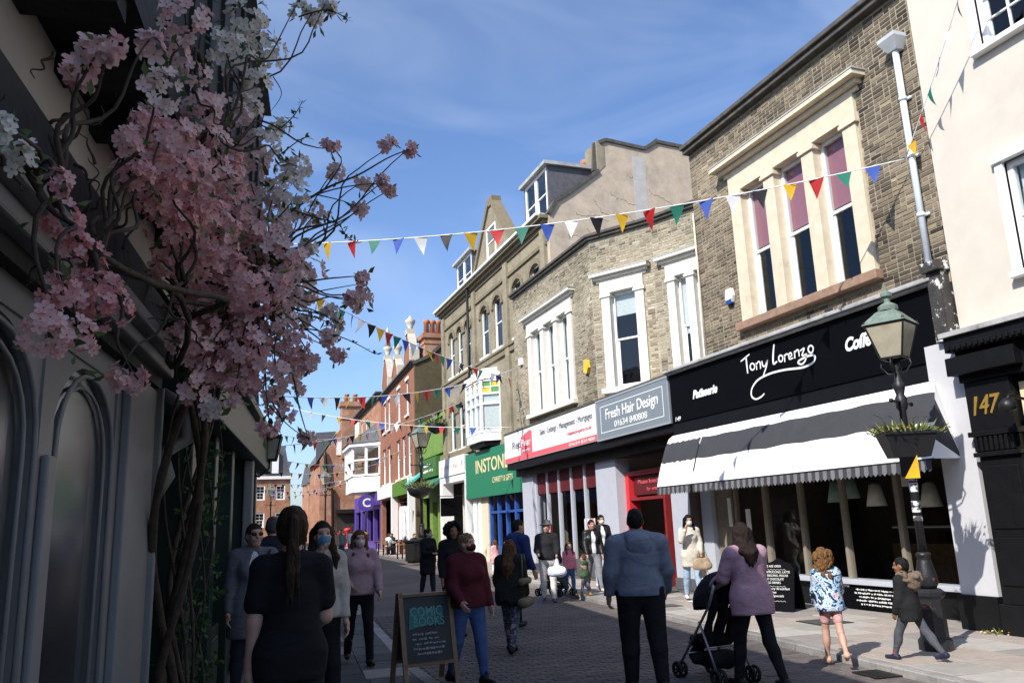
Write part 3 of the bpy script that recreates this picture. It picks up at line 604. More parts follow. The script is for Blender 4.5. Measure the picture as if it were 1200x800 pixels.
MB().box(0.76,0.90,-0.03,0.2,0,3.2).build('door_jamb', mat('pale_yellow_paint', (0.72,0.62,0.38), 0.6, 0.06), crm, M=T0)
MB().box(0.9,L0,0.1,0.2,0,3.3).build('shop_wall', M_BLACK, crm, M=T0)
wlamp = MB(); wlamp.tube([(0.9,-0.16,2.95),(0.9,-0.42,3.0),(0.9,-0.48,2.92)],0.02,8); wlamp.lathe([(0.04,0.1),(0.1,0.03),(0.1,-0.05),(0.02,-0.08)],(0.9,-0.48,2.86),12); wlamp.build('wall_lamp', M_IRON, crm, True, T0)
# ------------------------------------------------------------------ stepped brick building with the two signs
P2 = [(10.46,27.6),(10.46,20.9),(11.55,19.1),(12.45,16.9)]
sal = thing('stepped_brick_building', 'yellow brick building with stepped front above the letting agent and hair salon signs', 'building', (10.46, 24, 0))
W2 = [[(1.42,5.22,8.15)],[(0.32,1.72,8.1)],[(0.42,1.9,8.1)]]
ML = [[(1.6,.32),(2.77,.28),(3.93,.28),(5.06,.30)],[(0.47,.28),(1.6,.28)],[(0.55,.26),(1.18,.24),(1.9,.26)]]
for i in range(3):
    M, L = frame(P2[i], P2[i+1]); T = rel(sal, M); o = W2[i][0]
    wall_mb(0, L, 4.86, 9.85, [(o[0], o[1], 5.30, o[2]+0.3)]).build('wall', M_MORTAR2, sal, M=T)
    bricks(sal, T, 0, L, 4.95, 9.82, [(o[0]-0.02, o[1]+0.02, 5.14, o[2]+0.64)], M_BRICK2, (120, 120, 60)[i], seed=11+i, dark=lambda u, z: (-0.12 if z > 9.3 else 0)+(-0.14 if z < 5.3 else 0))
    tri_window(sal, T, o[0], o[1], 5.30, o[2], ML[i], M_WSTONE, 0.24, (None, (0.22, M_CURTAIN), (0.55, M_CURTAIN))[i], None, nat=0.34, curtain=(i == 0))
    b = MB(); b.box(-0.02, L+0.02, -0.12, 0.3, 9.85, 9.93); b.box(-0.05, L+0.05, -0.18, 0.3, 9.93, 10.02); b.build('parapet_coping', M_COPING, sal, M=T, bevel=0.015)
    shell(sal, T, 0.01, L-0.01, 1.6, 4.9, 9.8)
MB().prism([(10.5,27.58),(10.5,20.9),(11.6,19.1),(12.5,16.9),(18,16.9),(18,27.58)], 'z', 9.5, 9.8).build('roof', M_SLATE, sal, M=Matrix.Translation(-Vector(sal.location)))
M2, L2 = frame((10.4,28.7), (9.95,16.05)); T2 = rel(sal, M2)
b = MB(); b.box(0, L2, -0.10, 0.3, 4.84, 4.90); b.build('flat_roof_edge', M_COPING, sal, M=T2)
MB().prism([(10.38,28.6),(9.96,16.1),(12.6,16.1),(12.6,28.6)], 'z', 4.78, 4.86).build('flat_roof', M_LEAD, sal, M=Matrix.Translation(-Vector(sal.location)))
s1 = MB().box(0.05, 8.48, -0.08, 0.0, 3.78, 4.82).build('letting_agent_sign', mat('white_sign_panel', (0.80,0.80,0.80), 0.4, 0.02), sal, M=T2)
M_RED = mat('red_sign', (0.62,0.03,0.04), 0.45, 0.05, 4); M_PINKBAND = mat('pink_red_band', (0.70,0.13,0.15), 0.45, 0.05, 4)
MB().box(0.06,8.47,-0.084,-0.079,3.79,3.96).build('red_band', M_PINKBAND, s1)
MB().prism([(1.9,3.97),(3.1,3.97),(3.1,4.68),(2.9,4.74),(1.95,4.58)], 'y', -0.087, -0.079).build('logo_block', M_PINKBAND, s1)
M_GREYLET = mat('grey_lettering', (0.16,0.16,0.17), 0.5)
put_text('Red', 0.36, M_GREYLET, s1, I4, 0.95, -0.088, 4.24, width=0.9); put_text('Pear', 0.36, M_LETTER, s1, I4, 1.95, -0.092, 4.24, width=1.0); put_text('property', 0.13, M_LETTER, s1, I4, 2.05, -0.092, 4.06, width=0.8)
put_text('Sales - Lettings - Management - Mortgages', 0.26, M_GREYLET, s1, I4, 3.9, -0.088, 4.44, width=4.3); put_text('redpearproperty.co.uk', 0.15, M_PINKBAND, s1, I4, 6.3, -0.088, 4.16, width=1.8); put_text('01634 831400', 0.13, M_LETTER, s1, I4, 6.4, -0.09, 3.82, width=1.9)
s2 = MB().box(8.52, 12.62, -0.10, 0.0, 3.74, 4.84).build('hair_salon_sign', mat('slate_grey_panel', (0.20,0.235,0.26), 0.4, 0.03, 4), sal, M=T2)
b = MB(); 
for a in ((8.52,12.62,4.80,4.845),(8.52,12.62,3.735,3.78)): b.box(a[0],a[1],-0.112,-0.09,a[2],a[3])
for a in ((8.515,8.56),(12.58,12.625)): b.box(a[0],a[1],-0.113,-0.09,3.735,4.845)
b.build('sign_frame', mat('silver_trim', (0.55,0.56,0.57), 0.35, 0.05, 4, metal=0.5), s2)
b = MB()
for a in ((8.82,12.32,4.63,4.65),(8.82,12.32,3.93,3.95),(8.80,8.82,3.93,4.65),(12.32,12.34,3.93,4.65)): b.box(a[0],a[1],-0.105,-0.099,a[2],a[3])
b.build('border_line', M_LETTER, s2)
put_text('Fresh Hair Design', 0.40, M_LETTER, s2, I4, 9.12, -0.106, 4.27, width=2.95, offset=0.004); put_text('01634 840808', 0.24, M_LETTER, s2, I4, 9.65, -0.106, 4.01, width=1.85)
b = MB(); b.box(0.1,L2-0.05,-0.02,0.9,3.55,3.779); b.box(0.15,L2-0.05,0.3,0.9,3.30,3.549); b.build('fascia_board', M_BLACK, sal, M=T2)
T2 = T2 @ Matrix.Translation((0,0.5,0))
for a, c in ((0.35,1.5),(7.0,8.35),(11.35,12.2)):
    MB().box(a, c, -0.05, 0.4, 0.25, 3.3).build('pilaster', M_GREYPAINT, sal, M=T2, bevel=0.01); MB().box(a-0.02, c+0.02, -0.08, 0.4, 0, 0.25).build('plinth', mat('dark_grey_paint', (0.10,0.10,0.11), 0.5), sal, M=T2)
shell(sal, T2, 0.05, L2-0.05, 4, 0, 3.4, mat('office_wall', (0.16,0.13,0.12), 0.8))
MB().box(1.5,7.0,0.05,0.25,0,0.5).build('stall_riser', mat('dark_grey_paint', (0.10,0.10,0.11), 0.5), sal, M=T2)
for i in range(5):
    u = 1.55+i*1.09; c = u+0.95; MB().box(u-0.05,u+0.05,0.04,0.16,0.5,3.3).build('mullion', M_GREYPAINT, sal, M=T2)
    MB().quad((u+.05,0.1,0.5),(u+1.04,0.1,0.5),(u+1.04,0.1,2.55),(u+.05,0.1,2.55)).build('shop_window', GLASS_SHOP, sal, M=T2)
    MB().box(u+0.06,u+1.03,0.09,0.13,2.6,3.28).build('red_transom_panel', mat('shaded_red_panel', (0.10,0.012,0.015), 0.5), sal, M=T2)  # red darkened in the colour for the shadow under the fascia
T2 = T2 @ Matrix.Translation((0,0.25,0))
MB().box(8.36,8.56,-0.02,0.3,0,2.9).build('door_jamb', M_RED, sal, M=T2); d = MB(); d.box(10.45,10.55,-0.02,0.3,0,2.9); d.box(8.56,10.45,-0.02,0.3,2.78,2.9); d.box(8.56,10.45,0.0,0.2,2.12,2.2); door = d.build('door_frame', mat('shaded_red_door_paint', (0.22,0.02,0.022), 0.45), sal, M=T2)  # left jamb bright as lit; rest of the frame darkened to paint in shade
MB().box(8.62,10.4,0.1,0.16,2.26,2.74).build('transom_sign', mat('shaded_red_panel', (0.10,0.012,0.015), 0.5), sal, M=T2)
put_text('Please knock', 0.16, M_PINKBAND, sal, T2, 8.9, 0.09, 2.55, width=1.2); put_text('for entry', 0.14, M_PINKBAND, sal, T2, 9.4, 0.09, 2.36, width=0.7)
MB().box(8.63,10.39,0.9,0.96,0,2.1).build('door', mat('shaded_red_panel', (0.10,0.012,0.015), 0.5), sal, M=T2)
MB().box(2.2,2.75,0.02,0.03,0.9,1.6).build('window_poster', M_PINKBAND, sal, M=T2 @ Matrix.Translation((0,-0.2,0))); MB().box(5.7,6.5,0.02,0.03,0.6,1.7).build('window_poster', mat('red_white_poster', (0.7,0.7,0.7), 0.6, 0.1, 4, dirt=(0.6,0.05,0.06), dscale=3, dlo=0.5, dhi=0.52), sal, M=T2 @ Matrix.Translation((0,-0.2,0)))
MB().box(0.62,0.86,-0.1,0.0,7.2,7.45).build('alarm_box', M_WHITE, sal, M=rel(sal, frame(P2[0], P2[1])[0]))
MB().prism([(6.0,5.95),(6.2,5.88),(6.32,6.05),(6.25,6.3),(6.05,6.32)], 'y', -0.1, -0.01).build('yellow_alarm_box', mat('yellow_plastic', (0.75,0.5,0.05), 0.5), sal, M=rel(sal, frame(P2[0], P2[1])[0]))
# ------------------------------------------------------------------ tall Victorian terrace with arched windows
M3, L3 = frame((12,43), (12,27.62)); vic = thing('victorian_terrace', 'tall yellow-grey Victorian brick building with arched windows, gable and dormers', 'building', (12,35,0)); T3 = rel(vic, M3)
ops3 = []; wins = []
for u in (1.45, 2.95, 4.35, 6.95, 8.85, 11.45, 13.55):
    w = 1.05 if u > 6 else 0.85
    wins.append((u, u+w, 9.35, 11.75, 0.35)); 
for u in (1.3, 2.9): wins.append((u, u+0.95, 5.45, 7.75, 0.3))
for w in wins: ops3.append(w[:4])
ops3 += [(6.2, 9.2, 5.5, 8.0)]
wall_mb(0, L3, 5.1, 13.1, ops3).build('wall', M_BRICK3, vic, M=T3)
M_TRIM3 = mat('brown_terracotta_trim', (0.20,0.165,0.105), 0.9, 0.2, 8)
for (a, c, z0, z1, ar) in wins:
    sash(vic, T3, a, c, z0, z1, 0.1, M_WHITE, 0.07)
    n = 8; uc = (a+c)/2; hw = (c-a)/2; b = MB(); v = [(uc-hw*math.cos(math.pi*i/n), z1-ar+ar*0.98*math.sin(math.pi*i/n)) for i in range(n+1)]
    for p, q in zip(v, v[1:]): b.prism([p, q, (q[0], z1), (p[0], z1)] if p[1] < z1-1e-4 or q[1] < z1-1e-4 else [p, q, (q[0], z1+.001), (p[0], z1+.001)], 'y', 0.03, 0.2)
    vo = [(uc-(hw+0.2)*math.cos(math.pi*i/n), z1-ar+(ar+0.28)*math.sin(math.pi*i/n)) for i in range(n+1)]; vi = [(uc-(hw+0.04)*math.cos(math.pi*i/n), z1-ar+(ar+0.06)*math.sin(math.pi*i/n)) for i in range(n+1)]
    for i in range(n): b.prism([vi[i], vi[i+1], vo[i+1], vo[i]], 'y', -0.07, 0.02)
    b.box(a-0.28,a-0.02,-0.08,0.02,z1-ar-0.12,z1-ar); b.box(c+0.02,c+0.28,-0.08,0.02,z1-ar-0.12,z1-ar)
    b.build('window_arch', M_TRIM3, vic, M=T3); MB().box(a-0.1,c+0.1,-0.1,0.1,z0-0.12,z0).build('sill', M_WSTONE, vic, M=T3)
b = MB(); b.box(0,L3,-0.10,0.02,8.85,9.1); b.box(0,L3,-0.16,0.02,9.1,9.2); b.box(0,5.6,-0.2,0.05,5.1,5.35); b.box(0,L3,-0.08,0.02,12.2,12.35); b.build('string_course', M_TRIM3, vic, M=T3)
b = MB(); cornice(b, 0.0, L3, 12.9, 0.45, 0.35); b.build('cornice', M_TRIM3, vic, M=T3); MB().box(-0.3,L3+0.05,-0.46,-0.05,13.352,13.46).build('gutter', M_WHITE, vic, M=T3)
for u in (0.35, 6.0, 10.7, 15.1):
    MB().box(u-0.22,u+0.22,-0.12,0.02,5.36,12.9).build('brick_pier', M_BRICK3, vic, M=T3)
MB().tube([(5.6,-0.25,5.2),(5.6,-0.25,13.2)],0.07,8).build('downpipe', M_IRON, vic, True, T3)
MB().prism([(0.3,13.35),(5.5,17.6),(11,13.35)], 'x', 0, L3-0.3).build('roof', M_SLATE, vic, M=T3)
shell(vic, T3, 0.01, L3-0.01, 6, 5.1, 13)
gb = MB(); gb.prism([(6.1,13.3),(11.9,13.3),(9.3,16.3),(8.7,16.3)], 'y', -0.05, 0.3); gb.build('gable', M_BRICK3, vic, M=T3)
b = MB(); b.bar((6.0,0.1,13.35),(8.75,0.1,16.45),0.5,0.22); b.bar((12.0,0.1,13.35),(9.25,0.1,16.45),0.5,0.22); b.box(8.6,9.4,-0.12,0.35,16.3,16.7); b.build('gable_coping', M_TRIM3, vic, M=T3)
sash(vic, T3, 8.35, 9.65, 13.75, 15.3, -0.06, M_WHITE, 0.1)
for u0, u1, z1 in ((2.0,4.9,15.5),(12.5,15.1,15.7)):
    b = MB(); b.box(u0,u0+0.12,0.3,4,13.4,z1); b.box(u1-0.12,u1,0.3,4,13.4,z1); b.box(u0+.12,u1-.12,0.5,4,13.4,14.0); dm = b.build('dormer', M_SLATE, vic, M=T3)
    MB().box(u0-0.15,u1+0.15,0.1,4.2,z1,z1+0.15).build('dormer_roof', M_LEAD, dm)
    k = (u1-u0-0.24)/2
    for j in range(2): sash(vic, T3, u0+0.12+j*k, u0+0.12+(j+1)*k, 13.5, z1-0.02, 0.32, M_WHITE, 0.12)
ch = MB(); ch.box(10.5,11.9,3.2,4.4,14,16.9); ch.box(10.4,12.0,3.1,4.5,16.9,17.2); chs = ch.build('chimney', M_BRICK3, vic, M=T3)
for u in (10.85,11.5): MB().lathe([(0.2,0),(0.17,0.5),(0.22,0.55),(0.2,0.75)], (u,3.8,17.2), 10).build('chimney_pot', M_TERRACOTTA if u > 11 else M_WSTONE, chs, True)
# rendered party wall facing the camera
pw = [(12.0,9.0),(12.0,13.3),(12.35,13.9),(13.0,14.35),(14.3,15.4),(14.4,16.65),(14.7,16.8),(16.5,16.65),(17.1,17.05),(18.9,16.95),(21,16.9),(21,9.0)]
Yp = 27.6; TW = Matrix.Translation((0,0,0)); off = -Vector(vic.location)
MB().prism([(x,z) for x,z in pw], 'y', Yp-0.25, Yp).build('rendered_party_wall', M_RENDER, vic, M=Matrix.Translation(off))
b = MB()
for p, q in zip(pw[1:-1], pw[2:-1]): b.bar((p[0],Yp-0.12,p[1]+0.05),(q[0],Yp-0.12,q[1]+0.05),0.42,0.14)
b.build('party_wall_coping', M_COPING, vic, M=Matrix.Translation(off))
MB().prism([(14.28,15.35),(14.62,15.7),(14.62,16.85),(14.28,16.75)], 'y', Yp-0.27, Yp+0.8).build('chimney_return', M_BRICK2 if False else M_BRICK3, vic, M=Matrix.Translation(off))
b = MB(); rr = random.Random(4)
for (x, z) in ((14.8,14.6),(15.4,13.8),(14.0,14.2),(13.2,13.5),(16.6,14.9),(15.6,15.4),(13.6,12.9),(17.6,14.3),(12.8,12.6)):
    p = [(x, Yp-0.252, z)]
    for i in range(22): p.append((p[-1][0]+rr.uniform(-0.02,0.11), Yp-0.252, p[-1][2]+rr.uniform(-0.09,0.06)))
    b.tube(p, 0.006, 4)
b.build('render_cracks', M_COPING, vic, M=Matrix.Translation(off))
MB().box(15.9,16.5,Yp-0.256,Yp-0.2,12.0,16.3).build('cement_patch', mat('cement_patch', (0.46,0.44,0.41), 0.9, 0.12, 3), vic, M=Matrix.Translation(off))
# oriel window
by = MB(); by.prism([(6.1,0.05),(6.6,-0.75),(8.8,-0.75),(9.3,0.05)], 'z', 5.25, 5.6); by.prism([(6.05,0.05),(6.55,-0.82),(8.85,-0.82),(9.35,0.05)], 'z', 8.0, 8.3); by.prism([(6.4,0.0),(6.8,-0.55),(8.6,-0.55),(9.0,0.0)], 'z', 8.3, 8.55)
bw = by.build('oriel_window', M_WHITE, vic, M=T3); MB().prism([(6.3,0.04),(6.75,-0.6),(8.65,-0.6),(9.1,0.04)], 'z', 5.05, 5.25).build('base_moulding', M_BLACK, bw)
pl = [(6.12,0.04),(6.62,-0.72),(8.78,-0.72),(9.28,0.04)]
M_STG = mat('stained_glass_yellow', (0.75,0.45,0.03), 0.2); M_STG2 = mat('stained_glass_green', (0.08,0.28,0.06), 0.2)
for i in range(3):
    a, c = Vector((*pl[i],0)), Vector((*pl[i+1],0)); n = 3 if i == 1 else 1
    for j in range(n):
        p, q = a.lerp(c, j/n), a.lerp(c, (j+1)/n); b = MB()
        for e in ((p, q) if i == 2 else (p,)): b.bar((e.x,e.y,5.6),(e.x,e.y,8.0),0.12)
        for z in (5.66,6.9,7.35,7.95): b.bar((p.x,p.y,z),(q.x,q.y,z),0.09,0.09)
        m_ = (p+q)/2; b.bar((m_.x,m_.y,7.35),(m_.x,m_.y,7.95),0.04); b.bar((p.x,p.y,7.65),(q.x,q.y,7.65),0.04); b.build('casement', M_WHITE, bw)
        MB().quad((p.x,p.y+.02,5.65),(q.x,q.y+.02,5.65),(q.x,q.y+.02,7.33 if i == 2 else 7.95),(p.x,p.y+.02,7.33 if i == 2 else 7.95)).build('pane', GLASS, bw)
        MB().quad((p.x,p.y+.09,5.65),(q.x,q.y+.09,5.65),(q.x,q.y+.09,7.94),(p.x,p.y+.09,7.94)).build('curtain', M_CURTAIN, bw)
        for s_, (p_, q_) in enumerate(((p,m_),(m_,q)) if i == 2 else ()):
            for t_, (z0,z1) in enumerate(((7.37,7.64),(7.66,7.94))): MB().quad((p_.x,p_.y+.02,z0),(q_.x,q_.y+.02,z0),(q_.x,q_.y+.02,z1),(p_.x,p_.y+.02,z1)).build('stained_pane', M_STG if (s_+t_) % 2 == 0 else M_STG2, bw)
# shopfronts below
M_GREENSIGN = mat('green_sign', (0.025,0.19,0.10), 0.4, 0.06, 3); M_GOLDLET = mat('cream_gold_lettering', (0.72,0.60,0.32), 0.5)
gs = MB().box(4.85, 12.2, -0.32, -0.2, 2.85, 4.95).build('green_shop_sign', M_GREENSIGN, vic, M=T3)
put_text('INSTONES', 0.85, M_GOLDLET, gs, I4, 6.4, -0.325, 3.95, width=5.0, offset=0.012); put_text('CHARITY & GIFTS', 0.36, M_GOLDLET, gs, I4, 8.8, -0.325, 3.40, width=2.6)
cs = MB().box(0.0,4.7,-0.35,0.0,4.15,5.05).build('white_shop_sign', M_WHITE, vic, M=T3); menu_board(cs, I4, 0.3, 4.5, 4.15, 5.05, -0.352, 1, mat('faded_lettering', (0.55,0.47,0.40), 0.6), 3, 9.0)
b = MB(); b.box(-0.05,0.5,-0.3,0.3,0,4.149); b.box(4.5,4.84,-0.3,0.3,0,4.149); b.box(0.5,4.5,-0.3,0.3,3.8,4.149); b.build('shop_surround', M_WHITE, vic, M=T3)
b = MB(); b.box(0.5,4.5,0.8,0.9,0,3.8); b.build('recessed_shopfront', mat('pale_cream_board', (0.62,0.58,0.50), 0.7), vic, M=T3)
b = MB(); b.box(5.2,5.7,-0.1,0.3,0,2.9); b.box(6.0,6.3,-0.1,0.3,0,2.9); b.build('shop_post', M_WHITE, vic, M=T3); MB().box(6.3,7.3,-0.05,0.3,0,2.9).build('shop_post', M_STONE, vic, M=T3)
M_BLUE = mat('cobalt_shop_paint', (0.03,0.09,0.32), 0.4)
b = MB()
for u in (7.4,8.5,9.6,10.7,11.8): b.box(u-0.08,u+0.08,0.0,0.15,0,2.9)
b.box(7.4,11.8,0.02,0.13,0.0,0.7); b.box(7.4,11.8,0.02,0.13,2.1,2.2); b.build('shopfront', M_BLUE, vic, M=T3)
MB().quad((7.4,0.08,0.7),(11.8,0.08,0.7),(11.8,0.08,2.9),(7.4,0.08,2.9)).build('shop_window', GLASS_SHOP, vic, M=T3)
shell(vic, T3, 5.0, 15, 4, 0, 5.0); MB().box(11.8,15.3,0,0.3,0,5.1).build('wall', M_BRICK3, vic, M=T3); MB().box(4.84,15.3,0.0,0.25,4.9,5.1).build('lintel', M_BRICK3, vic, M=T3)
# ------------------------------------------------------------------ low green shop
MG, LG = frame((12.3,49.9), (12.1,43.1)); grn = thing('green_shop', 'low lime green painted shop between the terrace and the tall red brick gables', 'building', (12.2,46,0)); TG = rel(grn, MG)
M_LIME = mat('lime_green_paint', (0.17,0.28,0.05), 0.6, 0.15, 2, dirt=(0.10,0.17,0.04), dscale=1.5)
wall_mb(0, LG, 0, 7.6, [(0.4,2.6,0.3,3.3),(3.3,4.6,0,3.0)]).build('wall', M_LIME, grn, M=TG); shell(grn, TG, 0.01, LG-.01, 5, 0, 7.5)
MB().box(0,LG,-0.15,0.4,7.6,7.8).build('parapet_coping', M_LIME, grn, M=TG); MB().box(0,LG,-0.12,0.02,5.6,5.75).build('string_course', M_LIME, grn, M=TG)
gsg = MB().box(1.4,5.4,-0.25,0.0,4.4,5.5).build('shop_sign', mat('dark_green_sign', (0.05,0.15,0.03), 0.5), grn, M=TG); menu_board(gsg, I4, 1.6, 5.0, 4.45, 5.45, -0.252, 2, M_LETTER, 6, 9.0)
b = MB(); b.prism([(-1.0,3.4),(-1.0,3.55),(-0.1,4.3),(0.0,4.3),(0,4.2)], 'x', 2.6, 6.4); b.build('green_awning', mat('teal_canvas', (0.02,0.16,0.10), 0.8), grn, M=TG)
b = MB(); b.prism([(-0.9,4.1),(-0.9,4.25),(-0.1,4.9),(0.0,4.9),(0,4.8)], 'x', -0.3, 1.3); b.build('turquoise_awning', mat('turquoise_canvas', (0.10,0.45,0.40), 0.8), grn, M=TG)
# ------------------------------------------------------------------ red brick gabled building with dark flank wall
MR, LR = frame((12.95,65.7), (12.0,50.0)); red = thing('gabled_red_building', 'tall red brick building with white-capped Dutch gables and a dark brown flank wall', 'building', (12.3,57,0)); TR = rel(red, MR)
opr = [(u, u+1.15, 8.9, 11.2) for u in (2.0,4.2,9.0,12.6)]+[(u, u+1.3, 4.9, 7.6) for u in (1.6,4.2,8.6,11.0,13.2)]
wall_mb(0, LR, 0, 12.0, opr+[(9.6,14.8,0.2,3.6),(1.0,7.6,0.3,3.7)]).build('wall', M_REDBRICK, red, M=TR); shell(red, TR, .01, LR-.01, 6, 0, 11.9)
for o in opr: sash(red, TR, *o, 0.1, M_WHITE, 0.1); MB().box(o[0]-.1,o[1]+.1,-0.12,0.1,o[2]-.15,o[2]).build('sill', M_WSTONE, red, M=TR); MB().box(o[0]-.1,o[1]+.1,-0.06,0.02,o[3],o[3]+.22).build('window_head', M_WSTONE if o[2] > 8 else M_REDBRICK, red, M=TR)
b = MB(); cornice(b, 0, LR, 11.7, 0.35, 0.3); b.build('cornice', M_COPING, red, M=TR)
M_STN = mat('pale_carved_stone', (0.50,0.46,0.38), 0.85, 0.15, 6)
for uc, hw, zt in ((13.7,1.35,14.2),(8.2,1.5,13.6),(3.2,1.7,14.6)):
    MB().prism([(uc-hw,12.0),(uc+hw,12.0),(uc+hw,12.6),(uc+hw*0.45,zt-0.4),(uc+0.25,zt),(uc-0.25,zt),(uc-hw*0.45,zt-0.4),(uc-hw,12.6)], 'y', -0.05, 0.35).build('dutch_gable', M_REDBRICK, red, M=TR)
    b = MB(); b.bar((uc+hw+.05,0.15,12.6),(uc+hw*0.45+.05,0.15,zt-0.4),0.5,0.2); b.bar((uc-hw-.05,0.15,12.6),(uc-hw*0.45-.05,0.15,zt-0.4),0.5,0.2); b.bar((uc+hw*0.45,0.15,zt-0.4),(uc+.25,0.15,zt+.05),0.5,0.2); b.bar((uc-hw*0.45,0.15,zt-0.4),(uc-.25,0.15,zt+.05),0.5,0.2); b.box(uc-0.4,uc+0.4,-0.15,0.45,zt,zt+0.35)
    b.box(uc+hw-.1,uc+hw+.3,-.15,.45,12.1,12.9); b.build('gable_coping', M_STN, red, M=TR)
    f = MB(); f.lathe([(0.28,0),(0.15,0.15),(0.32,0.45),(0.36,0.65),(0.15,0.8),(0.05,1.0)], (uc,0.15,zt+0.35), 10)
    if zt > 14.5: f.lathe([(0.25,0.8),(0.12,1.6),(0.2,1.75),(0.05,2.3)], (uc,0.15,zt+0.35), 8)
    f.build('finial', M_STN, red, True, TR)
offr = Matrix.Translation(-Vector(red.location))
MB().prism([(12.0,0),(12.0,11.8),(12.9,12.2),(14.2,13.4),(17,13.4),(20,11.5),(20,0)], 'y', 49.75, 50.0).build('flank_wall', M_DARKBRICK, red, M=offr)
b = MB()
for p, q in (((11.9,11.85),(12.9,12.3)),((12.9,12.3),(14.2,13.5)),((14.2,13.5),(17,13.5))): b.bar((p[0],49.9,p[1]),(q[0],49.9,q[1]),0.5,0.2)
b.build('flank_coping', M_COPING, red, M=offr)
ck = MB(); ck.box(12.75,14.1,50.0,51.5,11,13.6); ck.box(12.6,14.25,49.9,51.6,13.6,13.9); ck.box(12.7,14.15,49.95,51.55,13.2,13.35); ckk = ck.build('chimney', M_ORANGEBRICK, red, M=offr)
for x in (13.05,13.45,13.85): MB().lathe([(0.2,0),(0.17,0.8),(0.22,0.85),(0.2,1.05)], (x,50.7,13.9), 8).build('chimney_pot', M_TERRACOTTA, ckk, True)
rs = MB().box(8.8,15.2,-0.4,0.0,3.7,4.6).build('grass_green_sign', mat('artificial_grass', (0.09,0.20,0.02), 0.95, 0.4, 30, 0.8, 60), red, M=TR)
MB().box(8.2,8.8,-0.4,0.2,0,4.7).build('pilaster', M_WHITE, red, M=TR); MB().box(15.2,15.7,-0.4,0.2,0,4.7).build('pilaster', M_WHITE, red, M=TR)
MB().box(0.6,8.0,-0.35,0.0,3.8,4.7).build('shop_sign', M_WHITE, red, M=TR)
# ------------------------------------------------------------------ purple shop with white oriel bay
MP, LPp = frame((13.9,84), (13.0,65.8)); pur = thing('purple_shop', 'red brick building with white corner oriel above a purple shopfront', 'building', (13.4,75,0)); TP = rel(pur, MP)
M_PURPLE = mat('purple_paint', (0.09,0.055,0.30), 0.45, 0.08, 3)
opp = [(u, u+1.5, 9.3, 11.6) for u in (1.5,5,8.5)]
wall_mb(0, LPp, 4.6, 12.4, opp).build('wall', M_ORANGEBRICK, pur, M=TP); shell(pur, TP, .01, LPp-.01, 6, 0, 12.3)
for o in opp: sash(pur, TP, *o, 0.1, M_WHITE, 0.12)
b = MB(); cornice(b, 0, LPp, 12.2, 0.4, 0.5); b.build('cornice', M_COPING, pur, M=TP)
wall_mb(0, LPp, 0, 4.6, [(1,5,0.6,3.2),(6,9,0.6,3.2),(10,13.5,0.6,3.2),(14.2,17.4,0.4,3.2)]).build('shopfront', M_PURPLE, pur, M=TP)
ps = MB().box(9.5,18.0,-0.3,0.0,3.5,4.5).build('shop_sign', M_PURPLE, pur, M=TP); put_text('COSTA', 0.7, M_LETTER, ps, I4, 12, -0.305, 3.75, width=4)
by = MB(); pl = [(8.8,0.0),(10.6,-2.0),(15.8,-2.0),(17.6,0.0)]
by.prism(pl, 'z', 4.6, 5.2); by.prism([(8.5,0.1),(10.4,-2.3),(16.0,-2.3),(17.9,0.1)], 'z', 8.3, 8.6); by.prism(pl, 'z', 5.2, 5.9); ob = by.build('oriel_window', M_WHITE, pur, M=TP)
rf = MB(); rf.add([(8.4,0.1,8.6),(10.3,-2.4,8.6),(16.1,-2.4,8.6),(18,0.1,8.6),(11,0,10.4),(15.4,0,10.4)], [(0,1,4),(1,2,5,4),(2,3,5)]); rf.build('oriel_roof', M_SLATE, ob)
for i, n in ((0,2),(1,4),(2,2)):
    a, c = Vector((*pl[i],0)), Vector((*pl[i+1],0))
    for j in range(n):
        p, q = a.lerp(c, j/n), a.lerp(c, (j+1)/n); b = MB()
        for e in ((p,q) if (i == 2 and j == n-1) else (p,)): b.bar((e.x,e.y,5.9),(e.x,e.y,8.3),0.22)
        b.bar((p.x,p.y,7.2),(q.x,q.y,7.2),0.12); b.bar((p.x,p.y,5.95),(q.x,q.y,5.95),0.16); b.bar((p.x,p.y,8.25),(q.x,q.y,8.25),0.16); b.build('casement', M_WHITE, ob)
        MB().quad((p.x,p.y+.03,5.9),(q.x,q.y+.03,5.9),(q.x,q.y+.03,8.3),(p.x,p.y+.03,8.3)).build('pane', GLASS, ob)
MB().box(1.0,3.6,-0.12,0.0,9.4,12.0).build('white_hoarding', M_WHITE, pur, M=TP)
# ------------------------------------------------------------------ orange brick house closing the street
end = thing('orange_brick_house', 'orange brick gable-end house with tall chimney where the street bends', 'building', (13,90,0)); offe = Matrix.Translation(-Vector(end.location))
MB().prism([(10.9,0),(10.9,8.9),(12.6,11.6),(13.4,12.6),(16.5,12.6),(19,9),(19,0)], 'y', 88, 88.4).build('gable_wall', M_ORANGEBRICK, end, M=offe)
MB().prism([(10.9,0),(10.9,8.9),(12.6,11.6),(13.4,12.5),(16.4,12.5),(19,8.9),(19,0)], 'y', 88.4, 97).build('body', M_ORANGEBRICK, end, M=offe)
MB().add([(10.5,88.1,8.6),(12.7,88.1,11.9),(12.7,97.1,11.9),(10.5,97.1,8.6),(10.4,88.1,11.8),(12.6,88.1,11.95)], [(0,1,2,3),(0,4,5)]).build('roof', M_SLATE, end, M=offe)
b = MB(); b.box(13.1,15.3,87.6,89,9,14.6); b.box(12.9,15.5,87.4,89.2,14.6,15.1); b.box(13.0,15.4,87.5,89.1,13.2,13.4); ec = b.build('chimney', M_ORANGEBRICK, end, M=offe)
for x in (13.7,14.6): MB().lathe([(0.3,0),(0.25,0.8),(0.33,0.9)], (x,88.3,15.1), 8).build('chimney_pot', M_TERRACOTTA, ec, True)
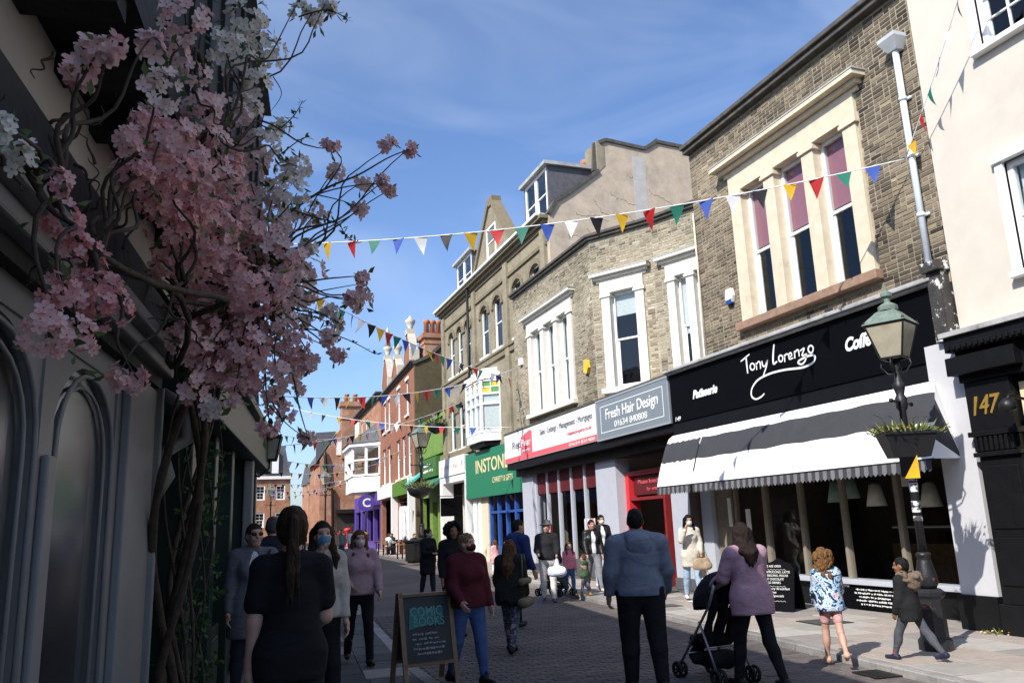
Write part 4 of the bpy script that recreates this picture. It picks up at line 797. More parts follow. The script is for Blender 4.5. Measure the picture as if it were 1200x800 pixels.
MB().box(12.6,14.4,87.9,88.02,9.4,10.8).build('white_panel', M_WHITE, end, M=offe)
MB().tube([(11.3,87.8,9.8),(11.4,87.7,9.2),(11.6,87.7,6.6),(12.2,87.7,5.6),(12.3,87.7,0)],0.16,8).build('downpipe', M_IRON, end, True, offe)
b = MB(); b.box(12.5,17,87.2,88,3.3,3.7); b.build('shop_canopy', M_IRON, end, M=offe); MB().box(12.8,16.6,87.8,88.05,0.2,3.2).build('shop_window', M_DARK, end, M=offe)
for z in (6.6,9.6): MB().box(14.9,19,87.7,88,z,z+0.3).build('string_course', M_STN, end, M=offe)
# ------------------------------------------------------------------ far houses and mansard building
def house(name, label, x0, x1, Y, D, h, m, rowz, cols, group=None, roof=2.5):
    t = thing(name, label, 'building', ((x0+x1)/2, Y, 0), 0, group); w = (x1-x0)/2
    ops = [(-w+ (2*w)*(i+0.5)/cols-0.55, -w+(2*w)*(i+0.5)/cols+0.55, z, z+1.7) for z in rowz for i in range(cols)]
    wall_mb(-w, w, 0, h, ops).build('wall', m, t); shell(t, I4, -w+.01, w-.01, D, 0, h-.1)
    for s in (-w, w-.02): MB().box(s, s+.02, 0.3, D, 0, h).build('side_wall', m, t)
    for o in ops: sash(t, I4, *o, 0.08, M_WHITE, 0.13, vbars=1, hbars=1)
    if roof: MB().prism([(-0.4,h),(D/2,h+roof),(D+.4,h)], 'x', -w-.2, w+.2).build('roof', M_SLATE, t)
    return t
mn = house('mansard_building', 'three-storey brown brick building with slate mansard roof at the far left end', 2.2, 9.0, 100, 10, 8.0, M_ORANGEBRICK, (2.2,5.3), 3, roof=0)
MB().prism([(-3.4,8.0),(3.4,8.0),(2.7,11.6),(-2.7,11.6)], 'y', 0.2, 9.5).build('mansard_roof', M_SLATE, mn)
MB().box(-3.6,3.6,-0.3,0.3,7.7,8.05).build('cornice', M_WHITE, mn)
for u in (-1.6,0.6): sash(mn, I4, u, u+1.2, 8.7, 10.6, -0.02, M_WHITE, 0.15, vbars=1, hbars=1); MB().box(u-.2,u+1.4,-0.1,1.0,8.4,10.9).build('dormer', M_WHITE, mn)
b = MB()
for i in range(8): b.box(3.4,3.46,0.3+i*0.5,0.36+i*0.5,4.4,5.4)
b.box(3.38,4.2,0.2,4.4,4.3,4.4); b.box(3.4,3.46,0.2,4.4,5.4,5.45); b.build('balcony', M_IRON, mn)
for i, (x0, x1, Y, h, m, lab) in enumerate(((13.2,17.4,118,8.2,M_ORANGEBRICK,'far orange brick house with slate roof just left of the brick gable'),(15.5,19.5,138,9.0,M_WSTONE,'far pale rendered house down the bend of the street'),(18.5,23,160,10,M_REDBRICK,'farthest red brick house visible past the bend'),(-6,1.8,84,7.5,M_REDBRICK,'far red brick house behind the left lanterns'))):
    house('far_house', lab, x0, x1, Y, 9, h, m, (2.0,5.2), 2, 'far houses')

# ------------------------------------------------------------------ shaded left terrace further up the street
for i, (A, Bp, h, m, lab) in enumerate((((0.35,14.65),(0.95,24.0),6.3,M_DARKBRICK,'dark brown brick shop on the shaded left side beyond the black shopfront'),((0.95,24.05),(1.55,35.0),6.6,M_REDBRICK,'red brick shop in the middle of the shaded left terrace'),((1.55,35.05),(2.4,50.0),7.2,M_BRICK3,'yellow brick shop up the shaded left side'),((2.4,50.05),(3.5,70.0),7.6,M_REDBRICK,'red brick shop at the far end of the shaded left terrace'))):
    Mh, Lh = frame(A, Bp); t = thing('terrace_shop', lab, 'building', (A[0],A[1],0), Mh.to_euler().z, 'shaded left terrace'); n = int(Lh/3); ops = [(Lh*(k+.5)/n-.55, Lh*(k+.5)/n+.55, 3.9, 5.6) for k in range(n)]
    wall_mb(0, Lh, 0, h, ops+[(0.6, Lh-.6, .6, 2.7)]).build('wall', m, t); shell(t, I4, .01, Lh-.01, 6, 0, h-.1)
    for o in ops: sash(t, I4, *o, .1, M_WHITE, .09, vbars=1, hbars=1)
    MB().box(.3, Lh-.3, -.15, .02, 2.75, 3.3).build('shop_sign', (M_BLACK, M_GREENSIGN, M_BLUE, M_PURPLE)[i], t); MB().quad((.6,.1,.6),(Lh-.6,.1,.6),(Lh-.6,.1,2.7),(.6,.1,2.7)).build('shop_window', GLASS, t); MB().prism([(-.25,h),(3.5,h+2.0),(7,h)],'x',0,Lh).build('roof', M_SLATE, t)
    for e in (0, Lh-.02): MB().box(e, e+.02, .3, 6, 0, h).build('side_wall', m, t)
# ------------------------------------------------------------------ left side of the street
def lframe(s0, s1): return frame(LP(s0), LP(s1))
def lthing(name, label, s): x, y = LP(s); return thing(name, label, 'building', (x, y, 0), 0)
ML1, _ = lframe(-7, 7); wsh = lthing('gothic_shopfront_building', 'dark timber jettied building with white arched shop windows on the left', 0); TL1 = rel(wsh, ML1); o7 = 7.0   # local u = s + 7
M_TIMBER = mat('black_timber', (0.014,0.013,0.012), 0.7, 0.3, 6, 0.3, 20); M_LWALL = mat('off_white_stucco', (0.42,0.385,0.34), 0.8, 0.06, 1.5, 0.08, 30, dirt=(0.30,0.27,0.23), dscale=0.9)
arches = [(s+o7, s+o7+1.07) for s in (-5.9, -4.7, -3.5, -2.3, -1.1, 0.1, 1.4, 2.62, 3.86)]
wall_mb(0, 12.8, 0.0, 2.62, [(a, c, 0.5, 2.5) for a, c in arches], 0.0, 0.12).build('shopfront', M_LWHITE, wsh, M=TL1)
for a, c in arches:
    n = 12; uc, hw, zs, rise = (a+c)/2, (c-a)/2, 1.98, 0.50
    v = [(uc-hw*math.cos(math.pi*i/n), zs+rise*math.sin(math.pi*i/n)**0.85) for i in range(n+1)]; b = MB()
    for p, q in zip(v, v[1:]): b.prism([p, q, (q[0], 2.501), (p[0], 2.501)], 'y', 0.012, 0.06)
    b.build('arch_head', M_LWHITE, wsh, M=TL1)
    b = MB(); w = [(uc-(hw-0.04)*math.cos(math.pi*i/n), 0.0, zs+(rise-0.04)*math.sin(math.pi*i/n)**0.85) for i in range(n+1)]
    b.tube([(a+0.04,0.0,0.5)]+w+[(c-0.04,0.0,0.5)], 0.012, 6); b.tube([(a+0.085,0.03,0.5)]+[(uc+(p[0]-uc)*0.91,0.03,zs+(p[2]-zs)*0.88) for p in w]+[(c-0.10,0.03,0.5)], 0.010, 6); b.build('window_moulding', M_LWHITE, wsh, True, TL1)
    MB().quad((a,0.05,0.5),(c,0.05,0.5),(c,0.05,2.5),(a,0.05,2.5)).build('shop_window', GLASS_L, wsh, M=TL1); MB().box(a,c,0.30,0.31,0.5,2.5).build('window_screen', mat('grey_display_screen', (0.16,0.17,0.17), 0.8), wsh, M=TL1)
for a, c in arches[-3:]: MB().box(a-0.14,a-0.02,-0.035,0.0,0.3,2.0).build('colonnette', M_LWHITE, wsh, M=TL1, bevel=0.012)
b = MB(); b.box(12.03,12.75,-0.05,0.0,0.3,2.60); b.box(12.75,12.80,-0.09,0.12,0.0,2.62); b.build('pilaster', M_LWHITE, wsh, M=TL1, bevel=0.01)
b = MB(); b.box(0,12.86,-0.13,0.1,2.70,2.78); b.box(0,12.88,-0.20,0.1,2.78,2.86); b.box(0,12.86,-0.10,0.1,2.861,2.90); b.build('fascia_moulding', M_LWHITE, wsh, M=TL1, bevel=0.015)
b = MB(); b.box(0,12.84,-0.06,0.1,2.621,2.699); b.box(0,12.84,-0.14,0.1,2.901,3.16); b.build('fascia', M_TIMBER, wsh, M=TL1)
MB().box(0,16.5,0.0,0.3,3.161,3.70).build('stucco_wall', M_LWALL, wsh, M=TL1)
b = MB(); b.box(0,16.5,-0.40,0.3,3.70,3.95); b.box(0,16.5,-0.35,0.3,3.95,6.6); b.build('jettied_storey', M_TIMBER, wsh, M=TL1)
for i in range(30): MB().box(0.2+i*0.54,0.34+i*0.54,-0.37,0.0,3.60,3.699).build('joist', M_TIMBER, wsh, M=TL1)
for i in range(26): MB().box(0.3+i*0.62,0.42+i*0.62,-0.38,-0.35,3.951,6.5).build('stud', M_TIMBER, wsh, M=TL1)
b = MB(); b.prism([(-0.46,6.6),(4,9.4),(9,6.6)], 'x', 0, 16.45); b.build('roof', M_SLATE, wsh, M=TL1)
shell(wsh, TL1, 0.02, 12.75, 4, 0.0, 3.2, mat('dim_shop_wall', (0.12,0.12,0.12), 0.8))
MB().box(12.81,14,0.5,0.6,0,3.2).build('recessed_door', M_BLACK, wsh, M=TL1)
sc = MB(); sc.tube([(12.85,-0.05,2.6),(12.9,-0.22,2.5),(12.95,-0.22,2.3),(12.9,-0.08,2.2),(12.88,-0.12,2.05),(12.9,-0.03,1.9)],0.05,8); sc.build('scroll_bracket', M_LWHITE, wsh, True, TL1)
MB().box(0,14,0.3,7,-0.1,0.0).build('floor', M_DARK, wsh, M=TL1); MB().box(0,0.02,0,7,0,6.6).build('side_wall', M_TIMBER, wsh, M=TL1)
# second building: dark green/black shopfront
ML2, LL2 = lframe(7.0, 14.3); drk = lthing('dark_shopfront_building', 'dark brick building with black and green shopfront beyond the blossom vine', 12); TL2 = rel(drk, ML2)
M_DGREEN = mat('bottle_green_paint', (0.012,0.028,0.02), 0.4, 0.2, 4)
wall_mb(2.55, LL2, 3.1, 6.4, [(3.2,4.2,4.0,5.7),(5.4,6.4,4.0,5.7)]).build('wall', M_DARKBRICK, drk, M=TL2); shell(drk, TL2, .01, LL2-.01, 6, 0, 6.3)
for u in (3.2,5.4): sash(drk, TL2, u, u+1.0, 4.0, 5.7, 0.1, M_LWHITE, 0.08, vbars=1, hbars=1)
b = MB()
for u in (0.05,1.5,3.0,4.45,6.4): b.box(u,u+0.22,-0.10,0.2,0,2.6)
b.box(0,LL2,-0.02,0.2,0,0.7); b.box(0,LL2,-0.28,0.2,2.6,3.05); b.box(0,LL2,-0.36,0.2,3.051,3.15); b.build('shopfront', M_DGREEN, drk, M=TL2, bevel=0.012)
for i, u in enumerate((0.27,1.72,3.22,4.67)):
    MB().box(u+0.12,u+1.0,-0.05,-0.02,0.12,0.6).build('panel', M_DGREEN, drk, M=TL2, bevel=0.012)
    MB().quad((u,0.08,0.7),(u+1.3,0.08,0.7),(u+1.3,0.08,2.6),(u,0.08,2.6)).build('shop_window', GLASS, drk, M=TL2)
MB().box(4.35,4.55,-0.22,-0.1,0,2.6).build('white_column', M_LWHITE, drk, M=TL2, bevel=0.02)
b = MB(); b.box(0,LL2,-0.15,0.4,6.4,6.6); b.build('parapet_coping', M_COPING, drk, M=TL2); MB().prism([(0.3,6.5),(4,8.6),(8,6.5)],'x',2.6,LL2-0.8).build('roof', M_SLATE, drk, M=TL2)
b = MB(); b.box(LL2-0.7,LL2,0.0,1.2,6.6,8.0); b.box(LL2-0.78,LL2+.08,-0.08,1.28,8.0,8.2); b.build('chimney', M_DARKBRICK, drk, M=TL2); MB().box(LL2-.02,LL2,0.2,8,0,6.5).build('side_wall', M_DARKBRICK, drk, M=TL2)

ML0, LL0 = lframe(-22, -7.05); hs = lthing('shaded_terrace', 'dark brick terrace on the left behind the viewpoint', -14); TL0 = rel(hs, ML0)
wall_mb(0, LL0, 0, 6.7, [(u,u+1.1,3.6,5.2) for u in (1.5,4.5,7.5,10.5)]).build('wall', M_DARKBRICK, hs, M=TL0); shell(hs, TL0, .01, LL0-.01, 6, 0, 6.6)
for u in (1.5,4.5,7.5,10.5): sash(hs, TL0, u, u+1.1, 3.6, 5.2, 0.1)
MB().prism([(-.3,6.7),(4,9.2),(8,6.7)],'x',0,LL0).build('roof', M_SLATE, hs, M=TL0)
# wall lanterns
def lantern_mb(g, w0, w1, h, c=(0,0,0)):
    fr = MB(); x, y, z = c
    for i in range(4):
        a = math.pi/4+i*math.pi/2; k = math.sqrt(2); p0 = (x+w0*k*math.cos(a), y+w0*k*math.sin(a), z); p1 = (x+w1*k*math.cos(a), y+w1*k*math.sin(a), z+h); fr.tube([p0,p1],0.014,6)
        a2 = a+math.pi/2; q0 = (x+w0*k*math.cos(a2), y+w0*k*math.sin(a2), z); q1 = (x+w1*k*math.cos(a2), y+w1*k*math.sin(a2), z+h); fr.tube([p0,q0],0.016,6); fr.tube([p1,q1],0.02,6); fr.ball((p1[0],p1[1],p1[2]+0.03),0.022,6)
        g.quad(p0,q0,q1,p1)
    return fr
def wall_lantern(label, s, out, z):
    x, y = LP(s, out); t = thing('wall_lantern', label, 'lantern', (x,y,z), -LA, 'wall lanterns on the left'); g = MB(); fr = lantern_mb(g, 0.10, 0.17, 0.34)
    fr.lathe([(0.24,0.34),(0.2,0.38),(0.1,0.5),(0.04,0.55),(0.06,0.6),(0.02,0.66)], (0,0,0), 4, math.pi/4); fr.build('frame', M_IRON, t); g.build('glazing', GLASS_LAMP, t); MB().tube([(0,0,0),(0,0,-0.12),(-out*0.5,0,-0.25),(-out-0.05,0,-0.2)],0.018,6).build('bracket', M_IRON, t, True)
wall_lantern('black wall lantern on a bracket at the left skyline', 13.3, 0.30, 2.75)
# ------------------------------------------------------------------ blossom vine
vine = thing('blossom_vine', 'artificial pink and white cherry blossom vine climbing the left shopfront on twisted stems', 'plant', (*LP(6.5, 0.2), 0)); VO = Matrix.Translation(-Vector(vine.location))
M_BARK = mat('twisted_bark', (0.06,0.043,0.03), 0.9, 0.35, 14, 0.6, 30); M_TWIG = mat('dark_twig', (0.06,0.042,0.03), 0.9, 0.3, 14, 0.3, 30)
M_LEAF = mat('blossom_leaf', (1,1,1), 0.6, 0.25, 20, tone=[(0.035,0.07,0.015),(0.06,0.12,0.025),(0.11,0.18,0.04)])
M_PETAL = mat('blossom_petal', (1,1,1), 0.7, 0.08, 30, spec=0.2, tone=[(0.62,0.22,0.22),(0.76,0.40,0.39),(0.82,0.56,0.54),(0.84,0.71,0.68),(0.84,0.82,0.72)])
for nm in ('blossom_petal','blossom_leaf'):
    mm = MATS[nm]; nt = mm.node_tree; bs = nt.nodes['Principled BSDF']; tl = nt.nodes.new('ShaderNodeBsdfTranslucent'); ms = nt.nodes.new('ShaderNodeMixShader'); ms.inputs[0].default_value = 0.35
    nt.links.new(bs.inputs['Base Color'].links[0].from_socket, tl.inputs['Color']); nt.links.new(bs.outputs[0], ms.inputs[1]); nt.links.new(tl.outputs[0], ms.inputs[2]); nt.links.new(ms.outputs[0], nt.nodes['Material Output'].inputs['Surface'])
rv = random.Random(21)
def at_out(x, y, out):      # point on the ray at a given distance from the left frontage
    d = px(x, y, Y=1.0); n = Vector((math.cos(LA), -math.sin(LA), 0)); v = Vector((d.x, d.y, d.z-CAM_H)); q = n.dot(v)
    if q > -0.02: return px(x, y, Y=5.2)
    t = -(LD-out)/q; return Vector((v.x*t, v.y*t, CAM_H+v.z*t))
def wig(a, b, n, amp, rr, curl=0.0):
    a, b = Vector(a), Vector(b); d = (b-a); L = d.length; x = d.orthogonal().normalized(); y = d.normalized().cross(x); ph = rr.uniform(0,6); ph2 = rr.uniform(0,6); out = []
    for i in range(n+1):
        t = i/n; e = math.sin(math.pi*min(1,t*1.3)) if curl == 0 else t
        out.append(a+d*t + x*amp*L*math.sin(ph+t*9+curl*t*t*9)*(0.3+0.7*e) + y*amp*L*math.cos(ph2+t*7+curl*t*11)*(0.3+0.7*e))
    return out
stems = []
for k in range(11):
    s0 = 6.05+k*0.085; P = []
    for i in range(34):
        t = i/33; z = 3.5*t; ph = k*2.1; P.append(Vector((*LP(s0+0.15*math.sin(z*(2.3+.25*(k%3))+ph)+0.05*t*(k-5)-0.5*t*t, 0.16+0.12*math.cos(z*2.0+ph*1.3)+0.15*t*t), z)))
    r0 = (0.036,0.03,0.014,0.032,0.012,0.016,0.010,0.024,0.009,0.012,0.008)[k]; MB().tube(P, [r0*(1-0.45*i/33)*(1+0.12*math.sin(i*1.7+k)) for i in range(34)], 9).build('stem', M_BARK, vine, True, VO); stems.append(P)
CL = [(215,20,30,.6),(290,25,34,1),(270,60,30,.95),(312,60,24,1),(110,62,18,.55),(95,82,20,.5),(130,55,16,.55),(175,52,16,.6),(205,60,18,.6),(185,105,30,.75),(162,137,10,.4),(175,165,30,.35),(205,185,42,.35),(235,160,32,.5),(270,145,30,.6),(212,225,44,.3),(250,225,38,.35),(195,150,30,.5),
 (240,270,44,.35),(278,290,40,.4),(292,200,34,.6),(312,165,20,.95),(330,150,14,.95),(320,230,24,.85),(340,200,16,.95),(300,335,36,.4),(255,320,36,.35),(282,372,34,.45),(262,405,30,.4),(312,392,24,.5),(232,350,26,.35),(98,330,38,.2),(122,352,34,.2),(75,345,24,.25),(70,255,24,.25),(90,285,22,.2),
 (52,388,30,.4),(88,392,26,.4),(140,440,16,.4),(160,445,14,.4),(70,215,20,.3),(25,185,22,1),(8,150,12,1),(238,420,24,.45),(225,455,20,.5),(262,440,20,.4),(300,440,20,.45),(250,478,13,.8),(330,440,16,.6),(340,400,22,.5),(355,340,22,.6),(335,300,26,.6),(365,318,16,.6),(425,345,13,.6),(418,355,11,.6),(425,325,8,.5),(388,171,10,.5),(455,171,9,.5),(481,176,9,.5),
 (394,201,10,.7),(427,213,13,.7),(448,213,6,.6),(456,223,6,.6),(420,243,10,.6),(376,248,16,.7),(352,255,16,.75),(352,195,14,.9),(345,225,16,.95),(370,18,14,1),(385,8,10,1),(350,10,12,1),(395,416,10,.55),(368,424,14,.6),(348,412,20,.5),(345,450,16,.6),(362,514,9,.55),(330,480,16,.55),(315,500,12,.5),(350,365,20,.8),(385,370,12,.9),(395,380,9,.9),(360,290,12,.9),
 (300,270,30,.5),(285,330,34,.45),(270,250,36,.4),(225,300,36,.3),(200,260,30,.3),(320,350,24,.55),(310,300,28,.5),(255,180,30,.45),(235,200,34,.4),(190,200,36,.3),(240,120,26,.6),(225,85,22,.65),(340,330,20,.6),(330,375,20,.55),(295,410,24,.5),(280,300,30,.4),(305,240,24,.6),(290,120,20,.9),(300,95,18,1),(270,345,30,.4),(300,365,26,.5),(240,385,28,.4),(285,415,26,.45),(320,420,20,.55),(215,395,20,.4),(250,430,22,.45),(275,460,16,.5),(310,460,16,.5),(325,325,24,.55),(350,315,16,.6),(345,430,16,.55),(205,300,30,.3),(180,230,30,.3),(160,200,24,.3),(290,350,26,.45),(265,205,26,.5),(225,250,30,.3),(320,280,24,.6),(330,260,18,.8),(150,165,18,.4),(385,395,8,.6),(410,350,8,.6),(340,345,18,.6)]
hubs = [at_out(215,330,.5), at_out(235,250,.5), at_out(245,150,.5), at_out(110,300,.4), px(300,330,Y=5.0), at_out(60,210,.4), at_out(230,60,.5)]
for h, srcs in zip(hubs, (0,1,2,3,4,5,0)):
    st = stems[srcs]; a = st[-1] if h.z > 3.4 else st[-6]; P = wig(a, h, 16, 0.06, rv); MB().tube(P, [0.022*(1-0.5*i/16) for i in range(17)], 7).build('branch', M_BARK, vine, True, VO)
def flower(mb, c, n, r, tone, rr):
    n = n.normalized(); x = n.orthogonal().normalized(); y = n.cross(x); a0 = rr.uniform(0,6.28); cup = rr.uniform(0.15,0.6)
    for k in range(5):
        a = a0+k*1.2566; d = x*math.cos(a)+y*math.sin(a); s = n.cross(d); rr_ = r*rr.uniform(0.85,1.1); mb.tone = min(1, max(0, tone+rr.uniform(-0.12,0.12)))
        p0, pl, pr, tl_, tr_, tp = c, c+d*rr_*0.5+s*rr_*0.34+n*cup*r*0.3, c+d*rr_*0.5-s*rr_*0.34+n*cup*r*0.3, c+d*rr_*0.88+s*rr_*0.26+n*cup*r*0.55, c+d*rr_*0.88-s*rr_*0.26+n*cup*r*0.55, c+d*rr_*0.96+n*cup*r*0.5
        mid = c+d*rr_*0.6+n*cup*r*0.16
        mb.add([p0,pl,tl_,tp,tr_,pr,mid], [(0,1,6),(1,2,6),(2,3,6),(3,4,6),(4,5,6),(5,0,6)])
    mb.tone = 0.0; mb.add([c+n*r*0.25, c+x*r*0.13, c+y*r*0.13, c-x*r*0.13, c-y*r*0.13], [(0,1,2),(0,2,3),(0,3,4),(0,4,1)])
flws = []; leaves = MB(); tw = MB()
for (cx, cy, rp, tone) in CL:
    q_ = rv.random(); C = at_out(cx, cy, 0.28+0.3*q_)
    if C.z > 3.2: C = at_out(cx, cy, 0.46+0.14*q_)
    Y = min(C.y, 4.7+0.6*q_) if cx < 330 else 4.9+0.5*q_
    C = px(cx, cy, Y=Y); rad = rp/950*Y*1.0
    h = min(hubs, key=lambda q: (q-C).length); tw.tube(wig(h, C, 14, 0.07, rv), [0.010-0.007*i/14 for i in range(15)], 5)
    fr_ = (7.9 if tone < .5 else 8.8)*Y/950; fr_ = max(.018, min(.042, fr_ if not (cy < 90 and cx < 215) else 13*Y/950)); nf = min(95, max(12, int(3.4*(rad/fr_)**1.8)))
    for k in range(nf):
        d = Vector((rv.gauss(0,1), rv.gauss(0,1), rv.gauss(0,1))).normalized(); q = rv.random()**0.33
        c = C+Vector((d.x, d.y*0.8, d.z))*rad*q; tn = (d*0.8+Vector((0.25,-0.6,0.0))*0.6+Vector((rv.uniform(-.4,.4),rv.uniform(-.4,.4),rv.uniform(-.4,.4))))
        flws.append((c, tn, fr_*rv.uniform(.85,1.15), tone+rv.uniform(-0.12,0.12), cx < 340 and q > 0.75))
    for k in range(int(nf*0.55) if tone > 0.8 else int(nf*0.18)):
        d = Vector((rv.gauss(0,1), rv.gauss(0,1), rv.gauss(0,1))).normalized(); c = C+d*rad*rv.uniform(0.6,1.25); dr = (d+Vector((rv.uniform(-.8,.8),rv.uniform(-.8,.8),rv.uniform(-.8,.3)))).normalized(); s = dr.orthogonal().normalized(); L = fr_*rv.uniform(1.1,2.2)
        leaves.tone = rv.random(); m_ = c+dr*L*0.5+Vector((0,0,-0.008)); leaves.add([c, m_+s*L*0.22, c+dr*L, m_-s*L*0.22, m_+Vector((0,0,.012))], [(0,1,4),(1,2,4),(2,3,4),(3,0,4)])
# long bare twigs and leafy sprays
def spray(pts, r=0.006, leafy=0.0, n=6):
    P = spline([tuple(px(x, y, Y=Y)) for x, y, Y in pts], n); tw.tube(P, [r*(1-0.7*i/len(P)) for i in range(len(P))], 5)
    for p in P:
        if rv.random() < leafy:
            for _ in range(2):
                dr = Vector((rv.uniform(-1,1),rv.uniform(-1,1),rv.uniform(-.7,.7))).normalized(); s = dr.orthogonal().normalized(); L = rv.uniform(0.03,0.06); leaves.tone = rv.random(); m_ = p+dr*L*0.5; leaves.add([p, m_+s*L*0.25, p+dr*L, m_-s*L*0.25], [(0,1,2,3)])
for pts, r, lf in (([(330,255,5.0),(380,222,5.0),(420,205,5.0),(455,185,5.0),(480,175,5.0)],.010,0),([(380,222,5),(400,190,5),(388,172,5)],.006,0),([(350,235,5),(400,220,5),(450,215,5),(458,223,5)],.006,0.1),([(370,228,5),(400,235,5),(420,243,5)],.005,0),([(340,245,5),(370,255,5),(395,262,5),(405,275,5),(418,285,5)],.006,0.8),([(320,90,5),(330,110,5),(318,130,5)],.004,0),([(330,180,5),(350,165,5),(362,160,5)],.005,0.8),([(330,150,5),(345,135,5),(355,118,5)],.005,0.8),
 ([(300,400,5.2),(350,385,5.2),(400,395,5.2),(440,415,5.2)],.007,0.6),([(335,390,5.2),(370,400,5.2),(395,416,5.2)],.005,0),([(330,350,5.2),(380,340,5.2),(425,332,5.2)],.006,0),([(300,450,5.2),(330,440,5.2),(365,425,5.2)],.006,0),([(310,470,5.2),(340,500,5.2),(362,514,5.2)],.005,0.1),([(290,430,5.2),(330,490,5.2),(320,500,5.2)],.006,0.3),([(340,365,5.2),(370,372,5.2),(400,385,5.2)],.005,0.8),
 ([(350,20,5),(380,12,5),(400,18,5),(408,24,5)],.006,1.0),([(240,20,4.6),(232,70,4.6),(240,110,4.6)],.008,0.2),([(180,330,5),(210,380,5),(205,430,5.2),(215,470,5.4)],.016,0),([(165,310,5),(200,345,5),(225,400,5)],.012,0)):
    spray(pts, r, lf)
for k in range(34):   # contorted willow tangle against the stucco
    x, y = rv.uniform(0,200), rv.uniform(60,330); Y = min(5, at_out(x,y,.12 if y > 60 else .45).y)*rv.uniform(.93,1); x2, y2 = x+rv.uniform(-40,60), y+rv.uniform(-90,70)
    tw.tube(wig(px(x,y,Y=Y), px(max(0,x2),y2,Y=Y*rv.uniform(.94,1.02)), 20, 0.10, rv, 0.5), [0.008*(1-0.75*i/20)*rv.choice((1,)) for i in range(21)], 5)
for k in range(16):
    x, y = rv.uniform(190,300), rv.uniform(20,420); Y = min(5, at_out(x,y,.5).y); tw.tube(wig(px(x,y,Y=Y), px(x+rv.uniform(-50,60),y+rv.uniform(-90,60),Y=Y), 16, 0.09, rv, 0.4), [0.008*(1-0.7*i/16) for i in range(17)], 5)
for k in range(130):    # ivy-like leaves low on the stems
    s, z = rv.uniform(6.1,7.7), rv.uniform(0.3,3.3); c = Vector((*LP(s, rv.uniform(.1,.35)), z)); leaves.tone = rv.uniform(0,.4)
    for _ in range(4):
        dr = Vector((rv.uniform(-1,1),rv.uniform(-1,1),rv.uniform(-1,.5))).normalized(); q = dr.orthogonal().normalized(); L = .06; leaves.add([c, c+dr*L*.5+q*L*.28, c+dr*L, c+dr*L*.5-q*L*.28], [(0,1,2,3)])
tag(tw.build('twigs', M_TWIG, vine, True, VO), kind='stuff'); tag(leaves.build('leaves', M_LEAF, vine, M=VO, tone=True), kind='stuff')
proto = []
for i in range(12):
    b = MB(); flower(b, Vector((0,0,0)), Vector((0,0,1)), 0.031, 0.1+0.08*i, rv); proto.append(b.mesh('blossom', M_PETAL, tone=True))
front = sorted([i for i, f in enumerate(flws) if f[4]], key=lambda i: flws[i][0].length)[:300]; fs_ = set(front); mass = MB()
for i, (c, n, r, t, _) in enumerate(flws):
    if i in fs_:
        o = link('blossom', proto[min(11, max(0, int((t-0.06)/0.08)))], vine); o.matrix_local = VO @ Matrix.Translation(c) @ n.normalized().to_track_quat('Z','Y').to_matrix().to_4x4() @ Matrix.Rotation(rv.uniform(0,6), 4, 'Z') @ Matrix.Scale(r/0.031, 4)
    else: flower(mass, c, n, r, t, rv)
tag(mass.build('blossom_mass', M_PETAL, vine, M=VO, tone=True), kind='stuff')
# ------------------------------------------------------------------ lamp posts
M_IRONR = mat('chipped_iron_paint', (0.016,0.016,0.018), 0.45, 0.3, 12, 0.2, 40, dirt=(0.33,0.09,0.07), dscale=4.0, dlo=0.60, dhi=0.64)
M_VERD = mat('verdigris_copper', (0.13,0.17,0.14), 0.7, 0.2, 8, 0.1, 30, dirt=(0.24,0.31,0.26), dscale=3)
def plants(root, c, rx, ry, n, seed, h=0.2):
    rr = random.Random(seed); lv = MB(); fl = MB(); root_c = Vector(c)
    for i in range(n):
        x, y = rr.uniform(-rx,rx), rr.uniform(-ry,ry); a = root_c+Vector((x,y,0)); lean = Vector((x/rx*1.1+rr.uniform(-.7,.7), y/ry*.8+rr.uniform(-.6,.6), rr.uniform(.35,1))); L = h*rr.uniform(.4,1.1); s = Vector((rr.uniform(-1,1),rr.uniform(-1,1),0)).normalized()*L*0.05; b = a+lean.normalized()*L; lv.tone = rr.random()
        lv.add([a-s, a+s, (a+b)/2+s*1.5, b, (a+b)/2-s*1.5], [(0,1,2,3,4)])
        if rr.random() < 0.35:
            p = a+lean.normalized()*L*0.7+Vector((rr.uniform(-.05,.05),rr.uniform(-.05,.05),-0.03)); fl.tone = rr.random()
            for k in range(4):
                q = Vector((math.cos(k*1.57),math.sin(k*1.57),rr.uniform(-.2,.5))); fl.add([p, p+q*0.022+Vector((0,0,.01)), p+Vector((-q.y,q.x,q.z))*0.022], [(0,1,2)])
    tag(lv.build('leaves', mat('planter_leaf', (1,1,1), 0.6, 0.2, 20, tone=[(0.06,0.10,0.03),(0.13,0.17,0.05),(0.28,0.28,0.10)]), root, tone=True), kind='stuff')
    tag(fl.build('flowers', mat('planter_flower', (1,1,1), 0.6, 0.1, 20, tone=[(0.55,0.42,0.06),(0.65,0.55,0.25),(0.6,0.5,0.3)]), root, tone=True), kind='stuff')
